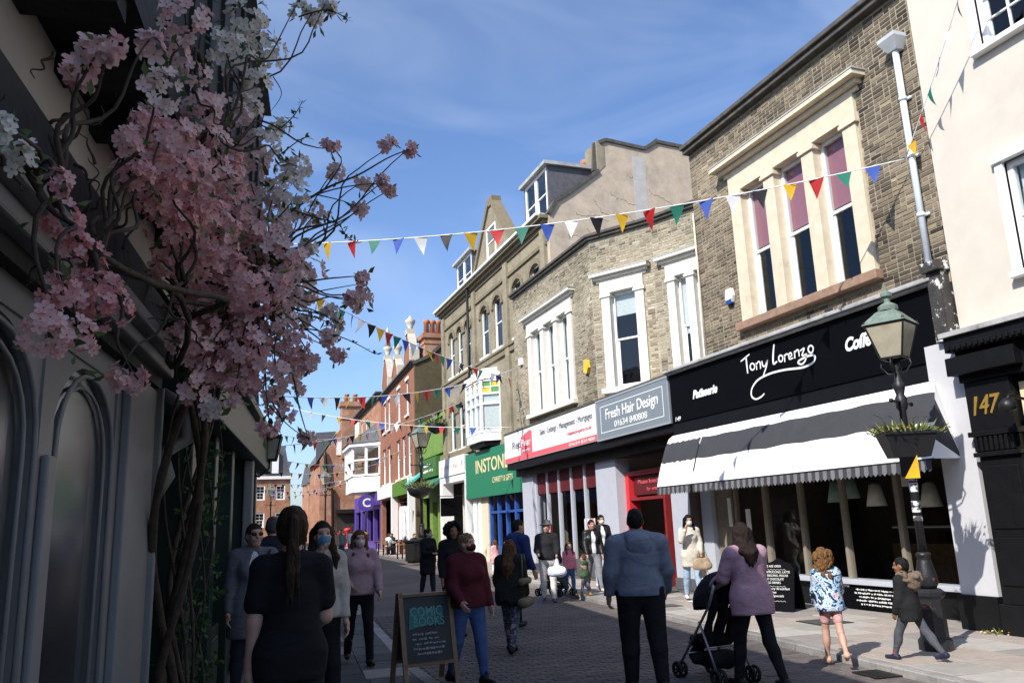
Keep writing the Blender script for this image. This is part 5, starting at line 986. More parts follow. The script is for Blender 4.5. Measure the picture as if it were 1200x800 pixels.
def lamp_post(label, loc, k=1.0, rot=0.0, group='street lamps'):
    t = thing('street_lamp', label, 'lamp', loc, rot, group); t.scale = (k,k,k)
    MB().lathe([(0.20,0),(0.20,0.12),(0.165,0.16),(0.16,0.62),(0.19,0.66),(0.19,0.70),(0.14,0.74)], (0,0,0), 8, math.pi/8).build('pedestal', M_IRONR, t)
    MB().lathe([(0.10,0.74),(0.13,0.80),(0.125,0.9),(0.085,1.08),(0.075,1.12),(0.09,1.14),(0.09,1.17),(0.055,1.19)], (0,0,0), 16).build('vase', M_IRONR, t, True)
    MB().lathe([(0.052,1.19),(0.048,2.2),(0.045,3.0),(0.075,3.05),(0.075,3.18),(0.05,3.22),(0.07,3.30),(0.085,3.36),(0.05,3.4),(0.035,3.55),(0.05,3.6),(0.03,3.7)], (0,0,0), 14).build('shaft', M_IRONR, t, True)
    b = MB(); b.tube([(-0.36,0,3.12),(0.36,0,3.12)],0.018,8); b.ball((-0.36,0,3.12),0.032,8); b.ball((0.36,0,3.12),0.032,8); b.build('ladder_bar', M_IRON, t, True)
    b = MB()
    for s in (-1,1): b.tube([(0,0,3.5),(s*0.12,0,3.52),(s*0.2,0,3.62),(s*0.17,0,3.72),(s*0.10,0,3.68)],0.012,6); b.tube([(0,0,3.5),(0,s*0.12,3.52),(0,s*0.2,3.62),(0,s*0.17,3.72)],0.012,6)
    b.build('scroll_bracket', M_IRON, t, True)
    g = MB(); fr = lantern_mb(g, 0.14, 0.255, 0.46, (0,0,3.72)); fr.build('lantern_frame', M_IRON, t); g.build('lantern_glazing', GLASS_LAMP, t)
    MB().lathe([(0.05,3.73),(0.05,3.85),(0.03,3.9),(0.07,4.0),(0.05,4.1)],(0,0,0),10).build('lamp_bulb', mat('opal_bulb', (0.75,0.74,0.68), 0.4), t, True)
    b = MB(); b.lathe([(0.40,4.18),(0.36,4.22),(0.18,4.36),(0.13,4.38)], (0,0,0), 4, math.pi/4); b.lathe([(0.13,4.38),(0.13,4.44),(0.09,4.47),(0.04,4.5),(0.04,4.55),(0.075,4.58),(0.075,4.63),(0.03,4.66),(0.015,4.74)], (0,0,0), 12); b.build('lantern_roof', M_VERD, t)
    return t
lamp = lamp_post('black cast-iron lamp post with green-capped lantern and flower trough outside the cafe', (8.15,7.82,0), 0.945, R(25))
pt = thing('flower_trough', 'black flower trough fixed round the near lamp post with green plants', 'planter', (8.15,7.82,2.26), R(-25))
pl = MB(); w0, w1, d0, d1 = 0.22, 0.31, 0.12, 0.17
pl.add([(-w0,-d0,0),(w0,-d0,0),(w0,d0,0),(-w0,d0,0),(-w1,-d1,0.28),(w1,-d1,0.28),(w1,d1,0.28),(-w1,d1,0.28),(-w1-.02,-d1-.02,0.28),(w1+.02,-d1-.02,0.28),(w1+.02,d1+.02,0.28),(-w1-.02,d1+.02,0.28),(-w1-.02,-d1-.02,0.31),(w1+.02,-d1-.02,0.31),(w1+.02,d1+.02,0.31),(-w1-.02,d1+.02,0.31)],
 [(3,2,1,0),(0,1,5,4),(1,2,6,5),(2,3,7,6),(3,0,4,7),(4,5,9,8),(5,6,10,9),(6,7,11,10),(7,4,8,11),(8,9,13,12),(9,10,14,13),(10,11,15,14),(11,8,12,15),(12,13,14,15)])
pl.build('trough', mat('black_plastic', (0.015,0.015,0.016), 0.35), pt); plants(pt, (0,0,0.30), 0.36, 0.2, 300, 3, 0.19)
for k in range(5): MB().tube([(0.1*k-.2,0,0.3),(0.13*k-.26,0.02,0.5),(0.18*k-.36,0,0.55-0.02*k)],0.004,4).build('stalk', M_LEAF, pt)
ys = thing('warning_plate', 'folded yellow and black warning plate strapped below the flower trough', 'sign', (8.12,7.76,2.02), R(-25)); MB().box(-0.16,0.04,-0.05,-0.035,0,0.24).build('black_half', M_BLACKSIGN, ys); MB().prism([(0.05,-0.02),(0.05,0.26),(-0.13,-0.02)],'y',-0.06,-0.052).build('yellow_half', mat('warning_yellow', (0.75,0.42,0.02), 0.5), ys)
for z, w in ((1.98,0.07),(1.84,0.08),(1.66,0.05),(1.58,0.06),(1.47,0.05)): MB().lathe([(0.053,0),(0.053,0.11 if z > 1.8 else 0.06)], (8.15,7.82,z*0.945+0.1), 12).build('sticker', mat('torn_stickers', (0.72,0.74,0.75), 0.6, 0.1, 8, dirt=(0.05,0.05,0.05), dscale=9, dlo=0.5, dhi=0.54), lamp, M=lamp.matrix_basis.inverted())
l2 = lamp_post('tall black street lamp with hanging baskets before the green shop', (10.05,40.5,0), 1.5, 0.2); lamp_post('black street lamp in front of the orange brick gable', (10.2,78,0), 1.55, 0.4); lamp_post('distant black street lamp beside the mansard building', (6.0,88,0), 1.4, 0.1)
bk = thing('hanging_basket', 'dark hanging flower basket on the lamp before the green shop', 'planter', (9.9,40.3,3.4)); MB().lathe([(0.1,-0.4),(0.5,-0.2),(0.65,0.1),(0.6,0.15)],(0,0,0),14).build('basket', M_IRON, bk, True); plants(bk, (0,0,0.15), 0.6, 0.6, 160, 5, 0.5)
bk2 = thing('hanging_basket', 'upper flower basket hung from the wall above the green shop', 'planter', (11.4,42.6,6.9)); MB().lathe([(0.1,-0.4),(0.4,-0.2),(0.5,0.1),(0.45,0.15)],(0,0,0),14).build('basket', M_IRON, bk2, True); plants(bk2, (0,0,0.15), 0.45, 0.45, 160, 6, 0.4)
# ------------------------------------------------------------------ bunting
PC = {'black': (0.012,0.012,0.014), 'white': (0.80,0.80,0.80), 'yellow': (0.75,0.45,0.02), 'red': (0.60,0.03,0.03), 'green': (0.015,0.20,0.13), 'blue': (0.04,0.10,0.45)}
PM = {}
for k, c in PC.items():
    m, n, l, bb = nodes_of('pennant_'+k); bb.inputs['Base Color'].default_value = (*c,1); bb.inputs['Roughness'].default_value = 0.6; tl = n.new('ShaderNodeBsdfTranslucent'); tl.inputs['Color'].default_value = (*c,1); ms = n.new('ShaderNodeMixShader'); ms.inputs[0].default_value = 0.4
    l.new(bb.outputs[0], ms.inputs[1]); l.new(tl.outputs[0], ms.inputs[2]); l.new(ms.outputs[0], n['Material Output'].inputs['Surface']); PM[k] = m
PORD = ['black','yellow','red','green','blue','white']; M_CORD = mat('white_tape', (0.78,0.78,0.78), 0.7)
def bunting(label, A, B, sag, step, w, h, start=0, seed=1, cord=0.008, group='bunting strung across the street', order=PORD, margin=0.3):
    A, B = Vector(A), Vector(B); rr = random.Random(seed); L = (B-A).length; t = thing('bunting', label, 'bunting', A, 0, group)
    def C(q): p = (B-A)*q; p.z -= sag*4*q*(1-q); return p
    n = max(12, int(L/0.5)); MB().tube([C(i/n) for i in range(n+1)], cord, 5).build('cord', M_CORD, t, True)
    u = (B-A); u.z = 0; u.normalize(); s = margin; i = start; pm = {}
    while s < L-margin:
        q = s/L; p = C(q); k = order[i % len(order)]; d = (C(min(1,q+0.01))-C(q-0.01)).normalized(); sw = rr.uniform(-0.4,0.4); tw_ = rr.uniform(-0.6,0.6); nn = Vector((-u.y,u.x,0))
        dn = Vector((0,0,-1))*math.cos(sw)+nn*math.sin(sw); dd = (d+nn*tw_).normalized(); hh = h*rr.uniform(.92,1.05); curl = nn*rr.uniform(-.1,.1)*h*3+dd*rr.uniform(-.12,.12)*h
        vs = []
        for r in range(5):
            f = r/4; ww = w/2*(1-f)
            for e in (-1,0,1): vs.append(dd*ww*e+dn*hh*f+curl*f*f+nn*0.02*math.sin(e*2+f*3)*w)
        b = MB(); b.add(vs, [(3*r+e,3*r+e+1,3*r+e+4,3*r+e+3) for r in range(4) for e in range(2)]); o = b.build('pennant', PM[k], t, True); o.location = p; s += step*rr.uniform(.93,1.07); i += 1
    return t
bunting('near bunting from the left eaves to the downpipe of the brick cafe building', (0.78,14.25,6.62), (9.72,8.62,6.82), 0.30, 0.43, 0.24, 0.33, 5, 1, 0.010)
bunting('bunting hanging down the corner between the sooty brick wall and cream building', (9.72,8.6,6.80), (9.1,5.6,10.3), 0.15, 0.42, 0.15, 0.28, 1, 2)
LN = [((352,337,19),(604,445,27.4),0.25,0.55,'dark bunting sloping down to the stepped brick building'),((300,462,21),(606,431,27.4),0.45,0.62,'white-taped bunting crossing in front of the red gables'),((330,470,30),(640,497,None),0,0,''),((300,525,30),(560,462,41),0.5,0.75,'bunting in front of the white oriel bay'),((340,478,36),(600,500,29.5),0.3,0.9,'thin dark bunting below the white-taped one'),((335,540,45),(470,528,52),0.5,0.9,'bunting before the orange brick gable'),((325,552,55),(450,540,60),0.5,1.0,'far bunting behind the lanterns'),((310,566,65),(430,556,72),0.4,1.0,'farther dense bunting above the crowd'),((322,508,42),(455,500,50),0.5,0.8,'bunting passing the tall brick chimney'),((308,574,72),(415,562,78),0.5,1.0,'far bunting just above the street lamps'),((318,580,80),(400,566,85),0.5,1.1,'farthest bunting above the street end')]
for i, (a, c, sag, st, lab) in enumerate(LN):
    if not lab: continue
    bunting(lab, px(a[0],a[1],Y=a[2]), px(c[0],c[1],Y=c[2]), sag, st*.78, 0.28, 0.36, i, 10+i, 0.012)
# ------------------------------------------------------------------ boards, bins, tables, bags
ab = thing('pavement_board', 'dark chalkboard A-board lettered COMIC BOOKS standing on the left pavement', 'A-board', (2.28,9.15,0), R(8))
for s in (-1,1):
    b = MB(); y0, y1 = (-0.22*1, 0.0)
    def LG(x): return (x, s*0.22, -0.02 if False else 0.0), (x, s*0.02, 0.95)
    p, q = LG(-0.29); b.bar(p,q,0.05,0.03); p, q = LG(0.29); b.bar(p,q,0.05,0.03); f = lambda z: s*(0.22-0.2*z/0.95); b.bar((-0.29,f(.92),.92),(0.29,f(.92),.92),0.05,0.03); b.bar((-0.29,f(.22),.22),(0.29,f(.22),.22),0.05,0.03); fr = b.build('frame', mat('varnished_pine', (0.17,0.105,0.055), 0.5, 0.2, 12), ab)
    MB().add([(-0.27,f(.23)-.005,.23),(0.27,f(.23)-.005,.23),(0.27,f(.91)-.005,.91),(-0.27,f(.91)-.005,.91),(-0.27,f(.23)+.005,.23),(0.27,f(.23)+.005,.23),(0.27,f(.91)+.005,.91),(-0.27,f(.91)+.005,.91)],[(0,1,2,3),(7,6,5,4),(0,4,5,1),(1,5,6,2),(2,6,7,3),(3,7,4,0)]).build('chalkboard', mat('slate_board', (0.02,0.025,0.028), 0.6, 0.3, 5), ab)
tl_ = math.atan(0.2/0.95); TB = Matrix.Translation((0,-0.222,0)) @ Matrix.Rotation(-tl_, 4, 'X'); M_TEAL = mat('teal_chalk', (0.09,0.25,0.23), 0.9)
MB().prism([(-0.22,0.58),(0.16,0.64),(0.2,0.78),(-0.2,0.80)],'y',-0.012,-0.010).build('chalk_patch', mat('teal_chalk_wash', (0.05,0.14,0.13), 0.9), ab, M=TB)
put_text('COMIC', 0.14, M_TEAL, ab, TB, -0.2, -0.0135, 0.71, width=0.38, offset=.003); put_text('BOOKS', 0.13, M_TEAL, ab, TB, -0.17, -0.0135, 0.61, width=0.36, offset=.003); menu_board(ab, TB, -0.22, 0.22, 0.28, 0.58, -0.011, 5, mat('faint_chalk', (0.25,0.25,0.27), 0.9), 8)
tb = thing('pavement_board', 'black A-board with white chalk menu leaning outside the cafe window', 'A-board', (9.45,12.25,0), R(-62))
prof = [(-0.30,0.0),(0.30,0.0),(0.30,0.72),(0.24,0.80),(0.10,0.84),(0.0,0.90),(-0.10,0.84),(-0.24,0.80),(-0.30,0.72)]
for s in (1,-1):
    Mx = Matrix.Translation((0,-s*0.24,0)) @ Matrix.Rotation(-s*R(14), 4, 'X'); MB().prism(prof,'y',-0.015,0.015).build('panel', M_BLACKSIGN, tb, M=Mx, bevel=0.004)
Mx = Matrix.Translation((0,-0.24,0)) @ Matrix.Rotation(-R(14), 4, 'X')
for tx, z in (('WE ARE OPEN',.74),('CAPPUCCINO, LATTE',.64),('AMERICANO, MOCHA',.58),('HOT CHOCOLATE',.52),('COLD DRINKS',.46),('Savoury Breakfast',.36),('Pastries',.30),('Tony Specials',.24)): put_text(tx, 0.055, M_CHALK, tb, Mx, -0.24, -0.017, z, width=0.034*len(tx)*0.8, shear=.1)
for z in (.70,.415,.17): MB().tube([(-0.18+i*.03,-0.016,z+.008*(-1)**i) for i in range(12)],0.003,4).build('chalk_squiggle', M_CHALK, tb, M=Mx)
def bin_(label, loc):
    t = thing('litter_bin', label, 'bin', loc, 0.3); b = MB(); b.box(-.5,.5,-.35,.35,.08,.95); b.build('body', M_IRON, t, bevel=.03); MB().box(-.58,.58,-.42,.42,.96,1.05).build('lid', M_IRON, t, bevel=.02); MB().box(-.4,.4,-.3,.3,0,.08).build('foot', M_IRON, t)
    for i in range(6): MB().box(-.47+i*.17,-.38+i*.17,-.37,-.35,.15,.9).build('slat', M_IRON, t)
bin_('black slatted litter bin beyond the masked walker in the black coat', (9.35,38.5,0))
def table(label, loc, rot=0):
    t = thing('cafe_table', label, 'table', loc, rot, 'pavement cafe tables'); MB().box(-.7,.7,-.4,.4,.72,.76).build('table_top', M_WOOD, t)
    for x in (-.6,.6):
        for y in (-.32,.32): MB().box(x-.03,x+.03,y-.03,y+.03,0,.72).build('leg', M_IRON, t)
def chair(label, loc, rot=0):
    t = thing('cafe_chair', label, 'chair', loc, rot, 'pavement cafe chairs'); MB().box(-.22,.22,-.22,.22,.43,.46).build('seat', M_WOOD, t)
    for x in (-.2,.2):
        MB().box(x-.02,x+.02,-.22,-.18,0,.9).build('leg', M_IRON, t); MB().box(x-.02,x+.02,.18,.22,0,.43).build('leg', M_IRON, t)
    MB().box(-.22,.22,-.215,-.185,.65,.88).build('backrest', M_WOOD, t)
table('wooden cafe table near the bin in front of the green shop', (10.3,44.2,0), .2); table('wooden cafe table before the red gabled building', (10.9,52.5,0), .3); table('wooden cafe table by the purple shop', (11.0,60,0), .1)
sg_ = thing('round_sign', 'round purple sign with a white letter C on a black post', 'sign', (12.0,67,0)); MB().tube([(0,0,0),(0,0,4.4)],0.06,8).build('post', M_IRON, sg_, True); MB().prism([(0.66*math.cos(a),3.7+0.66*math.sin(a)) for a in [i*math.pi/14 for i in range(28)]],'y',-.1,.1).build('disc', M_PURPLE, sg_); put_text('C', 0.95, M_LETTER, sg_, I4, -0.32, -0.105, 3.38, width=0.64, offset=.02)
rk = thing('clothes_rail', 'rail of pale clothes hung outside the shop left of the green shop', 'clothes rail', (11.7,51.0,0), R(-80)); b = MB(); b.tube([(-.9,0,0),(-.9,0,3.2),(.9,0,3.2),(.9,0,0)],0.03,6); b.build('rail', M_IRON, rk)
for i, c in enumerate(((.7,.7,.72),(.55,.6,.7),(.75,.72,.7),(.3,.25,.4),(.7,.68,.66),(.12,.12,.14))):
    x = -.75+i*.3; MB().prism([(x-.2,.9+.1*(i%3)),(x+.2,.9+.1*(i%3)),(x+.24,2.6),(x+.08,2.95),(x-.08,2.95),(x-.24,2.6)],'y',-.14+.1*(i%2),.02+.1*(i%2)).build('garment', mat('garment_%d' % i, c, .9, .15, 8), rk)
pb = thing('pillar_box', 'red pillar box far down the street before the brick gable', 'post box', (12.9,82,0)); pb.scale = (.75,.75,.75); MB().lathe([(.45,0),(.45,.2),(.4,.25),(.4,2.0),(.5,2.05),(.5,2.2),(.35,2.35),(.05,2.42)],(0,0,0),16).build('body', M_RED, pb, True); MB().box(-.15,.15,-.42,-.38,1.7,1.76).build('slot', M_BLACK, pb)
def noise_blob(mb, c, r, sq, seed, n=16, amp=.12):
    o = len(mb.v); mb.ball(c, r, n, sq)
    for i in range(o, len(mb.v)):
        v = Vector(mb.v[i]); d = (v-Vector(c)); k = 1+amp*mnoise.noise(v*9/ (r*10+.3)+Vector((seed,0,0)))+amp*.6*mnoise.noise(v*26+Vector((0,seed,0))); mb.v[i] = tuple(Vector(c)+d*k)
gb_ = thing('rubbish_sack', 'bright green plastic sack slumped by the cafe door pillar', 'bag', (9.55,16.6,0)); b = MB(); noise_blob(b, (0,0,.24), .3, (.95,.8,.85), 3, 20, .3); b.build('sack', mat('green_plastic', (0.02,0.38,0.16), 0.35), gb_, True); MB().tube([(0,0,.45),(.03,.02,.56),(.09,.03,.62)],[.05,.03,.05],8).build('knot', mat('green_plastic', (0.02,0.38,0.16), 0.35), gb_, True)
hsg = thing('hanging_sign', 'small square black sign hung from the white shop surround', 'sign', (11.4,40.2,2.1), R(0)); MB().box(-.45,.45,-.03,.03,0,.9).build('panel', M_BLACKSIGN, hsg); MB().tube([(-.5,0,1.0),(.7,0,1.0)],.02,6).build('bracket', M_IRON, hsg)
dc = thing('drain_grate', 'small dark drain grate in the gutter beside the girl at the kerb', 'drain', (6.78,7.35,ROADZ+.016), R(-6)); b = MB(); b.box(-.16,.16,-.2,-.17,0,.012); b.box(-.16,.16,.17,.2,0,.012); b.box(-.16,-.13,-.17,.17,0,.012); b.box(.13,.16,-.17,.17,0,.012); b.build('rim', M_IRON, dc)
for k in range(6): MB().box(-.125+k*.045,-.10+k*.045,-.17,.17,0,.010).build('bar', M_IRON, dc)
for k, (x_, y_, s_) in enumerate(((8.9,10.6,.3),(8.3,14.2,.22))):
    mh = thing('inspection_cover', ('square iron inspection cover in the pavement before the cafe window','small square iron cover in the pavement near the menu board')[k], 'cover', (x_,y_,.004), R(-4)); MB().box(-s_,s_,-s_,s_,-.01,.003).build('frame', M_IRON, mh); MB().box(-s_+.03,s_-.03,-s_+.03,s_-.03,-.01,.006).build('lid', mat('worn_iron', (.09,.085,.08), .6, .2, 20, .4, 90), mh)
wd = thing('weeds', 'small green weeds at the foot of the white pilaster', 'weeds', (9.80,8.33,0)); plants(wd, (0,0,0), .12, .08, 60, 9, .12)
# ------------------------------------------------------------------ people: implicit body / garment surfaces meshed with surface nets
def surfnet(V, o, h):
    ins = V < 0; nx, ny, nz = V.shape
    c = [ins[i:nx-1+i, j:ny-1+j, k:nz-1+k] for i in (0,1) for j in (0,1) for k in (0,1)]
    cnt = sum(a.astype(np.int8) for a in c); act = (cnt > 0) & (cnt < 8); ijk = np.argwhere(act)
    if len(ijk) == 0: return np.zeros((0,3)), np.zeros((0,4), int)
    idx = -np.ones(act.shape, int); idx[act] = np.arange(len(ijk))
    i, j, k = ijk.T; acc = np.zeros((len(ijk),3)); n = np.zeros(len(ijk))
    for ax in range(3):
        for p in (0,1):
            for q in (0,1):
                a = [0,0,0]; b_ = [0,0,0]; ot = [t for t in range(3) if t != ax]; a[ot[0]] = b_[ot[0]] = p; a[ot[1]] = b_[ot[1]] = q; b_[ax] = 1
                va = V[i+a[0], j+a[1], k+a[2]]; vb = V[i+b_[0], j+b_[1], k+b_[2]]; m = (va < 0) != (vb < 0)
                t = np.where(m, va/np.where(m, va-vb, 1), 0); pt = np.array(a, float)+np.zeros((len(ijk),3)); pt[:,ax] += t; acc += pt*m[:,None]; n += m
    verts = o + h*(ijk + acc/n[:,None]); faces = []
    for ax in range(3):
        s0 = [slice(1,-1)]*3; s1 = [slice(1,-1)]*3; s0[ax] = slice(0,-1); s1[ax] = slice(1,None)
        a, b_ = ins[tuple(s0)], ins[tuple(s1)]; e = np.argwhere(a != b_); 
        if len(e) == 0: continue
        u, v = [(1,2),(2,0),(0,1)][ax]; off = np.ones(3, int); off[ax] = 0; base = e+off
        def cell(du, dv): q = base.copy(); q[:,u] -= du; q[:,v] -= dv; return idx[q[:,0], q[:,1], q[:,2]]
        f = np.stack([cell(1,1), cell(0,1), cell(0,0), cell(1,0)], 1); st = a[tuple(e.T)]; f[~st] = f[~st][:,::-1]; faces.append(f)
    return verts, np.concatenate(faces)
def sdf_mesh(prims, h, cuts=(), noise=None, k0=0.03):
    """prims: ('cap',a,b,ra,rb,k,flat) rounded cone, flat = front-back squash; ('ell',c,(rx,ry,rz),k); ('sub',c,r3)"""
    pts = []
    for p in prims:
        if p[0] == 'cap': r = max(p[3], p[4]); pts += [np.array(p[1])-r, np.array(p[1])+r, np.array(p[2])-r, np.array(p[2])+r]
        elif p[0] == 'ell': pts += [np.array(p[1])-np.array(p[2]), np.array(p[1])+np.array(p[2])]
    lo = np.min(pts, 0)-2.5*h-0.012; hi = np.max(pts, 0)+2.5*h+0.012; n = np.ceil((hi-lo)/h).astype(int)+1
    ax = [lo[t]+h*np.arange(n[t]) for t in range(3)]; D = np.full(n, 0.5, np.float32)
    for p in prims:
        if p[0] == 'cap':
            a, b_ = np.array(p[1], float), np.array(p[2], float); ra, rb = p[3], p[4]; k = p[5] if len(p) > 5 and p[5] else k0; fl = p[6] if len(p) > 6 else 1.0; r = max(ra, rb)+k+0.02; blo = np.minimum(a,b_)-r; bhi = np.maximum(a,b_)+r
        else: a = np.array(p[1], float); R3 = np.array(p[2], float); k = p[3] if len(p) > 3 else k0; blo = a-R3-k-0.02; bhi = a+R3+k+0.02
        sl = tuple(slice(max(0, int((blo[t]-lo[t])/h)), min(n[t], int((bhi[t]-lo[t])/h)+2)) for t in range(3))
        X, Y, Z = np.meshgrid(*[ax[t][sl[t]] for t in range(3)], indexing='ij', sparse=True)
        if p[0] == 'cap':
            d = b_-a; L2 = max(1e-9, d@d); x, y, z = X-a[0], Y-a[1], Z-a[2]; t = np.clip((x*d[0]+y*d[1]+z*d[2])/L2, 0, 1)
            q = np.sqrt((x-t*d[0])**2+((y-t*d[1])/fl)**2+(z-t*d[2])**2)-(ra+t*(rb-ra)); q = q*min(1, fl*1.1) if fl < 1 else q
        else:
            q = np.sqrt(((X-a[0])/R3[0])**2+((Y-a[1])/R3[1])**2+((Z-a[2])/R3[2])**2); q = (q-1)*R3.min()
        S = D[sl]
        if p[0] == 'sub': D[sl] = np.maximum(S, -q)
        else: hh = np.maximum(k-np.abs(S-q), 0)/k; D[sl] = np.minimum(S, q)-hh*hh*k*0.25
    X, Y, Z = np.meshgrid(*ax, indexing='ij', sparse=True)
    if noise:
        amp, fr, seed = noise; g_ = np.random.default_rng(seed); s = 0
        for _ in range(5):
            w = g_.normal(0, 1, 3)*np.array([1,1,0.55]); w = w/np.linalg.norm(w)*fr*g_.uniform(.6,1.6); s = s+np.sin(X*w[0]+Y*w[1]+Z*w[2]+g_.uniform(0,6)+0.8*np.sin(Z*fr*.5+g_.uniform(0,6)))
        D = D+amp*s*0.5
    for (nx_, ny_, nz_, d_) in cuts: D = np.maximum(D, (X*nx_+Y*ny_+Z*nz_-d_).astype(np.float32))
    return surfnet(D, lo, h)
def join_vf(parts):
    V = []; F = []; o = 0
    for v, f in parts: V.append(v); F.append(f+o); o += len(v)
    return np.concatenate(V), np.concatenate(F)
def vf_obj(name, vf, m, parent):
    me = bpy.data.meshes.new(name); me.from_pydata(vf[0].tolist(), [], vf[1].tolist()); me.materials.append(m); me.polygons.foreach_set('use_smooth', [True]*len(me.polygons)); me.update(); return link(name, me, parent)
_cm = {}
def cloth(col, rough=0.9, name='fabric'):
    k = (tuple(round(c,3) for c in col), rough)
    if k not in _cm:
        m = _cm[k] = mat('%s_%d' % (name, len(_cm)), col, rough, 0.14, 14, 0.12, 120, spec=0.2)
        nt = m.node_tree; b1 = [x for x in nt.nodes if x.type == 'BUMP'][0]; tcn = [x for x in nt.nodes if x.type == 'TEX_COORD'][0]     # creases
        mp_ = nt.nodes.new('ShaderNodeMapping'); mp_.inputs['Scale'].default_value = (1, 1, 1.9); mp_.inputs['Rotation'].default_value = (.4, .5, 0); cn_ = nt.nodes.new('ShaderNodeTexNoise'); cn_.inputs['Scale'].default_value = 4.5; cn_.inputs['Detail'].default_value = 2.5; cn_.inputs['Distortion'].default_value = 0.9
        b2 = nt.nodes.new('ShaderNodeBump'); b2.inputs['Strength'].default_value = 0.4; b2.inputs['Distance'].default_value = 0.05
        nt.links.new(tcn.outputs['Object'], mp_.inputs['Vector']); nt.links.new(mp_.outputs[0], cn_.inputs['Vector']); nt.links.new(cn_.outputs['Fac'], b2.inputs['Height']); nt.links.new(b2.outputs['Normal'], b1.inputs['Normal'])
    return _cm[k]
def skin(c): 
    k = ('skin', c)
    if k not in _cm: _cm[k] = mat('skin_%d' % len(_cm), c, 0.5, 0.06, 20, spec=0.35)
    return _cm[k]
def hairmat(c):
    k = ('hair', c)
    if k not in _cm:
        m, n, l, b = nodes_of('hair_%d' % len(_cm)); _cm[k] = m; t = n.new('ShaderNodeTexCoord'); mp_ = n.new('ShaderNodeMapping'); mp_.inputs['Scale'].default_value = (110, 110, 7); no = n.new('ShaderNodeTexNoise'); no.inputs['Scale'].default_value = 1; no.inputs['Detail'].default_value = 3; no.inputs['Distortion'].default_value = .4
        l.new(t.outputs['Object'], mp_.inputs[0]); l.new(mp_.outputs[0], no.inputs['Vector']); r = n.new('ShaderNodeValToRGB'); r.color_ramp.elements[0].position = .35; r.color_ramp.elements[1].position = .68; r.color_ramp.elements[0].color = (*[.45*v for v in c],1); r.color_ramp.elements[1].color = (*[1.7*v for v in c],1); l.new(no.outputs['Fac'], r.inputs[0]); l.new(r.outputs[0], b.inputs['Base Color'])
        bu = n.new('ShaderNodeBump'); bu.inputs['Strength'].default_value = .9; bu.inputs['Distance'].default_value = .012; l.new(no.outputs['Fac'], bu.inputs['Height']); l.new(bu.outputs[0], b.inputs['Normal']); b.inputs['Roughness'].default_value = .6; b.inputs['Specular IOR Level'].default_value = .12
    return _cm[k]
PALE, TAN, BROWN, DARKSK = (0.52,0.31,0.23), (0.42,0.24,0.16), (0.24,0.12,0.07), (0.10,0.05,0.03)
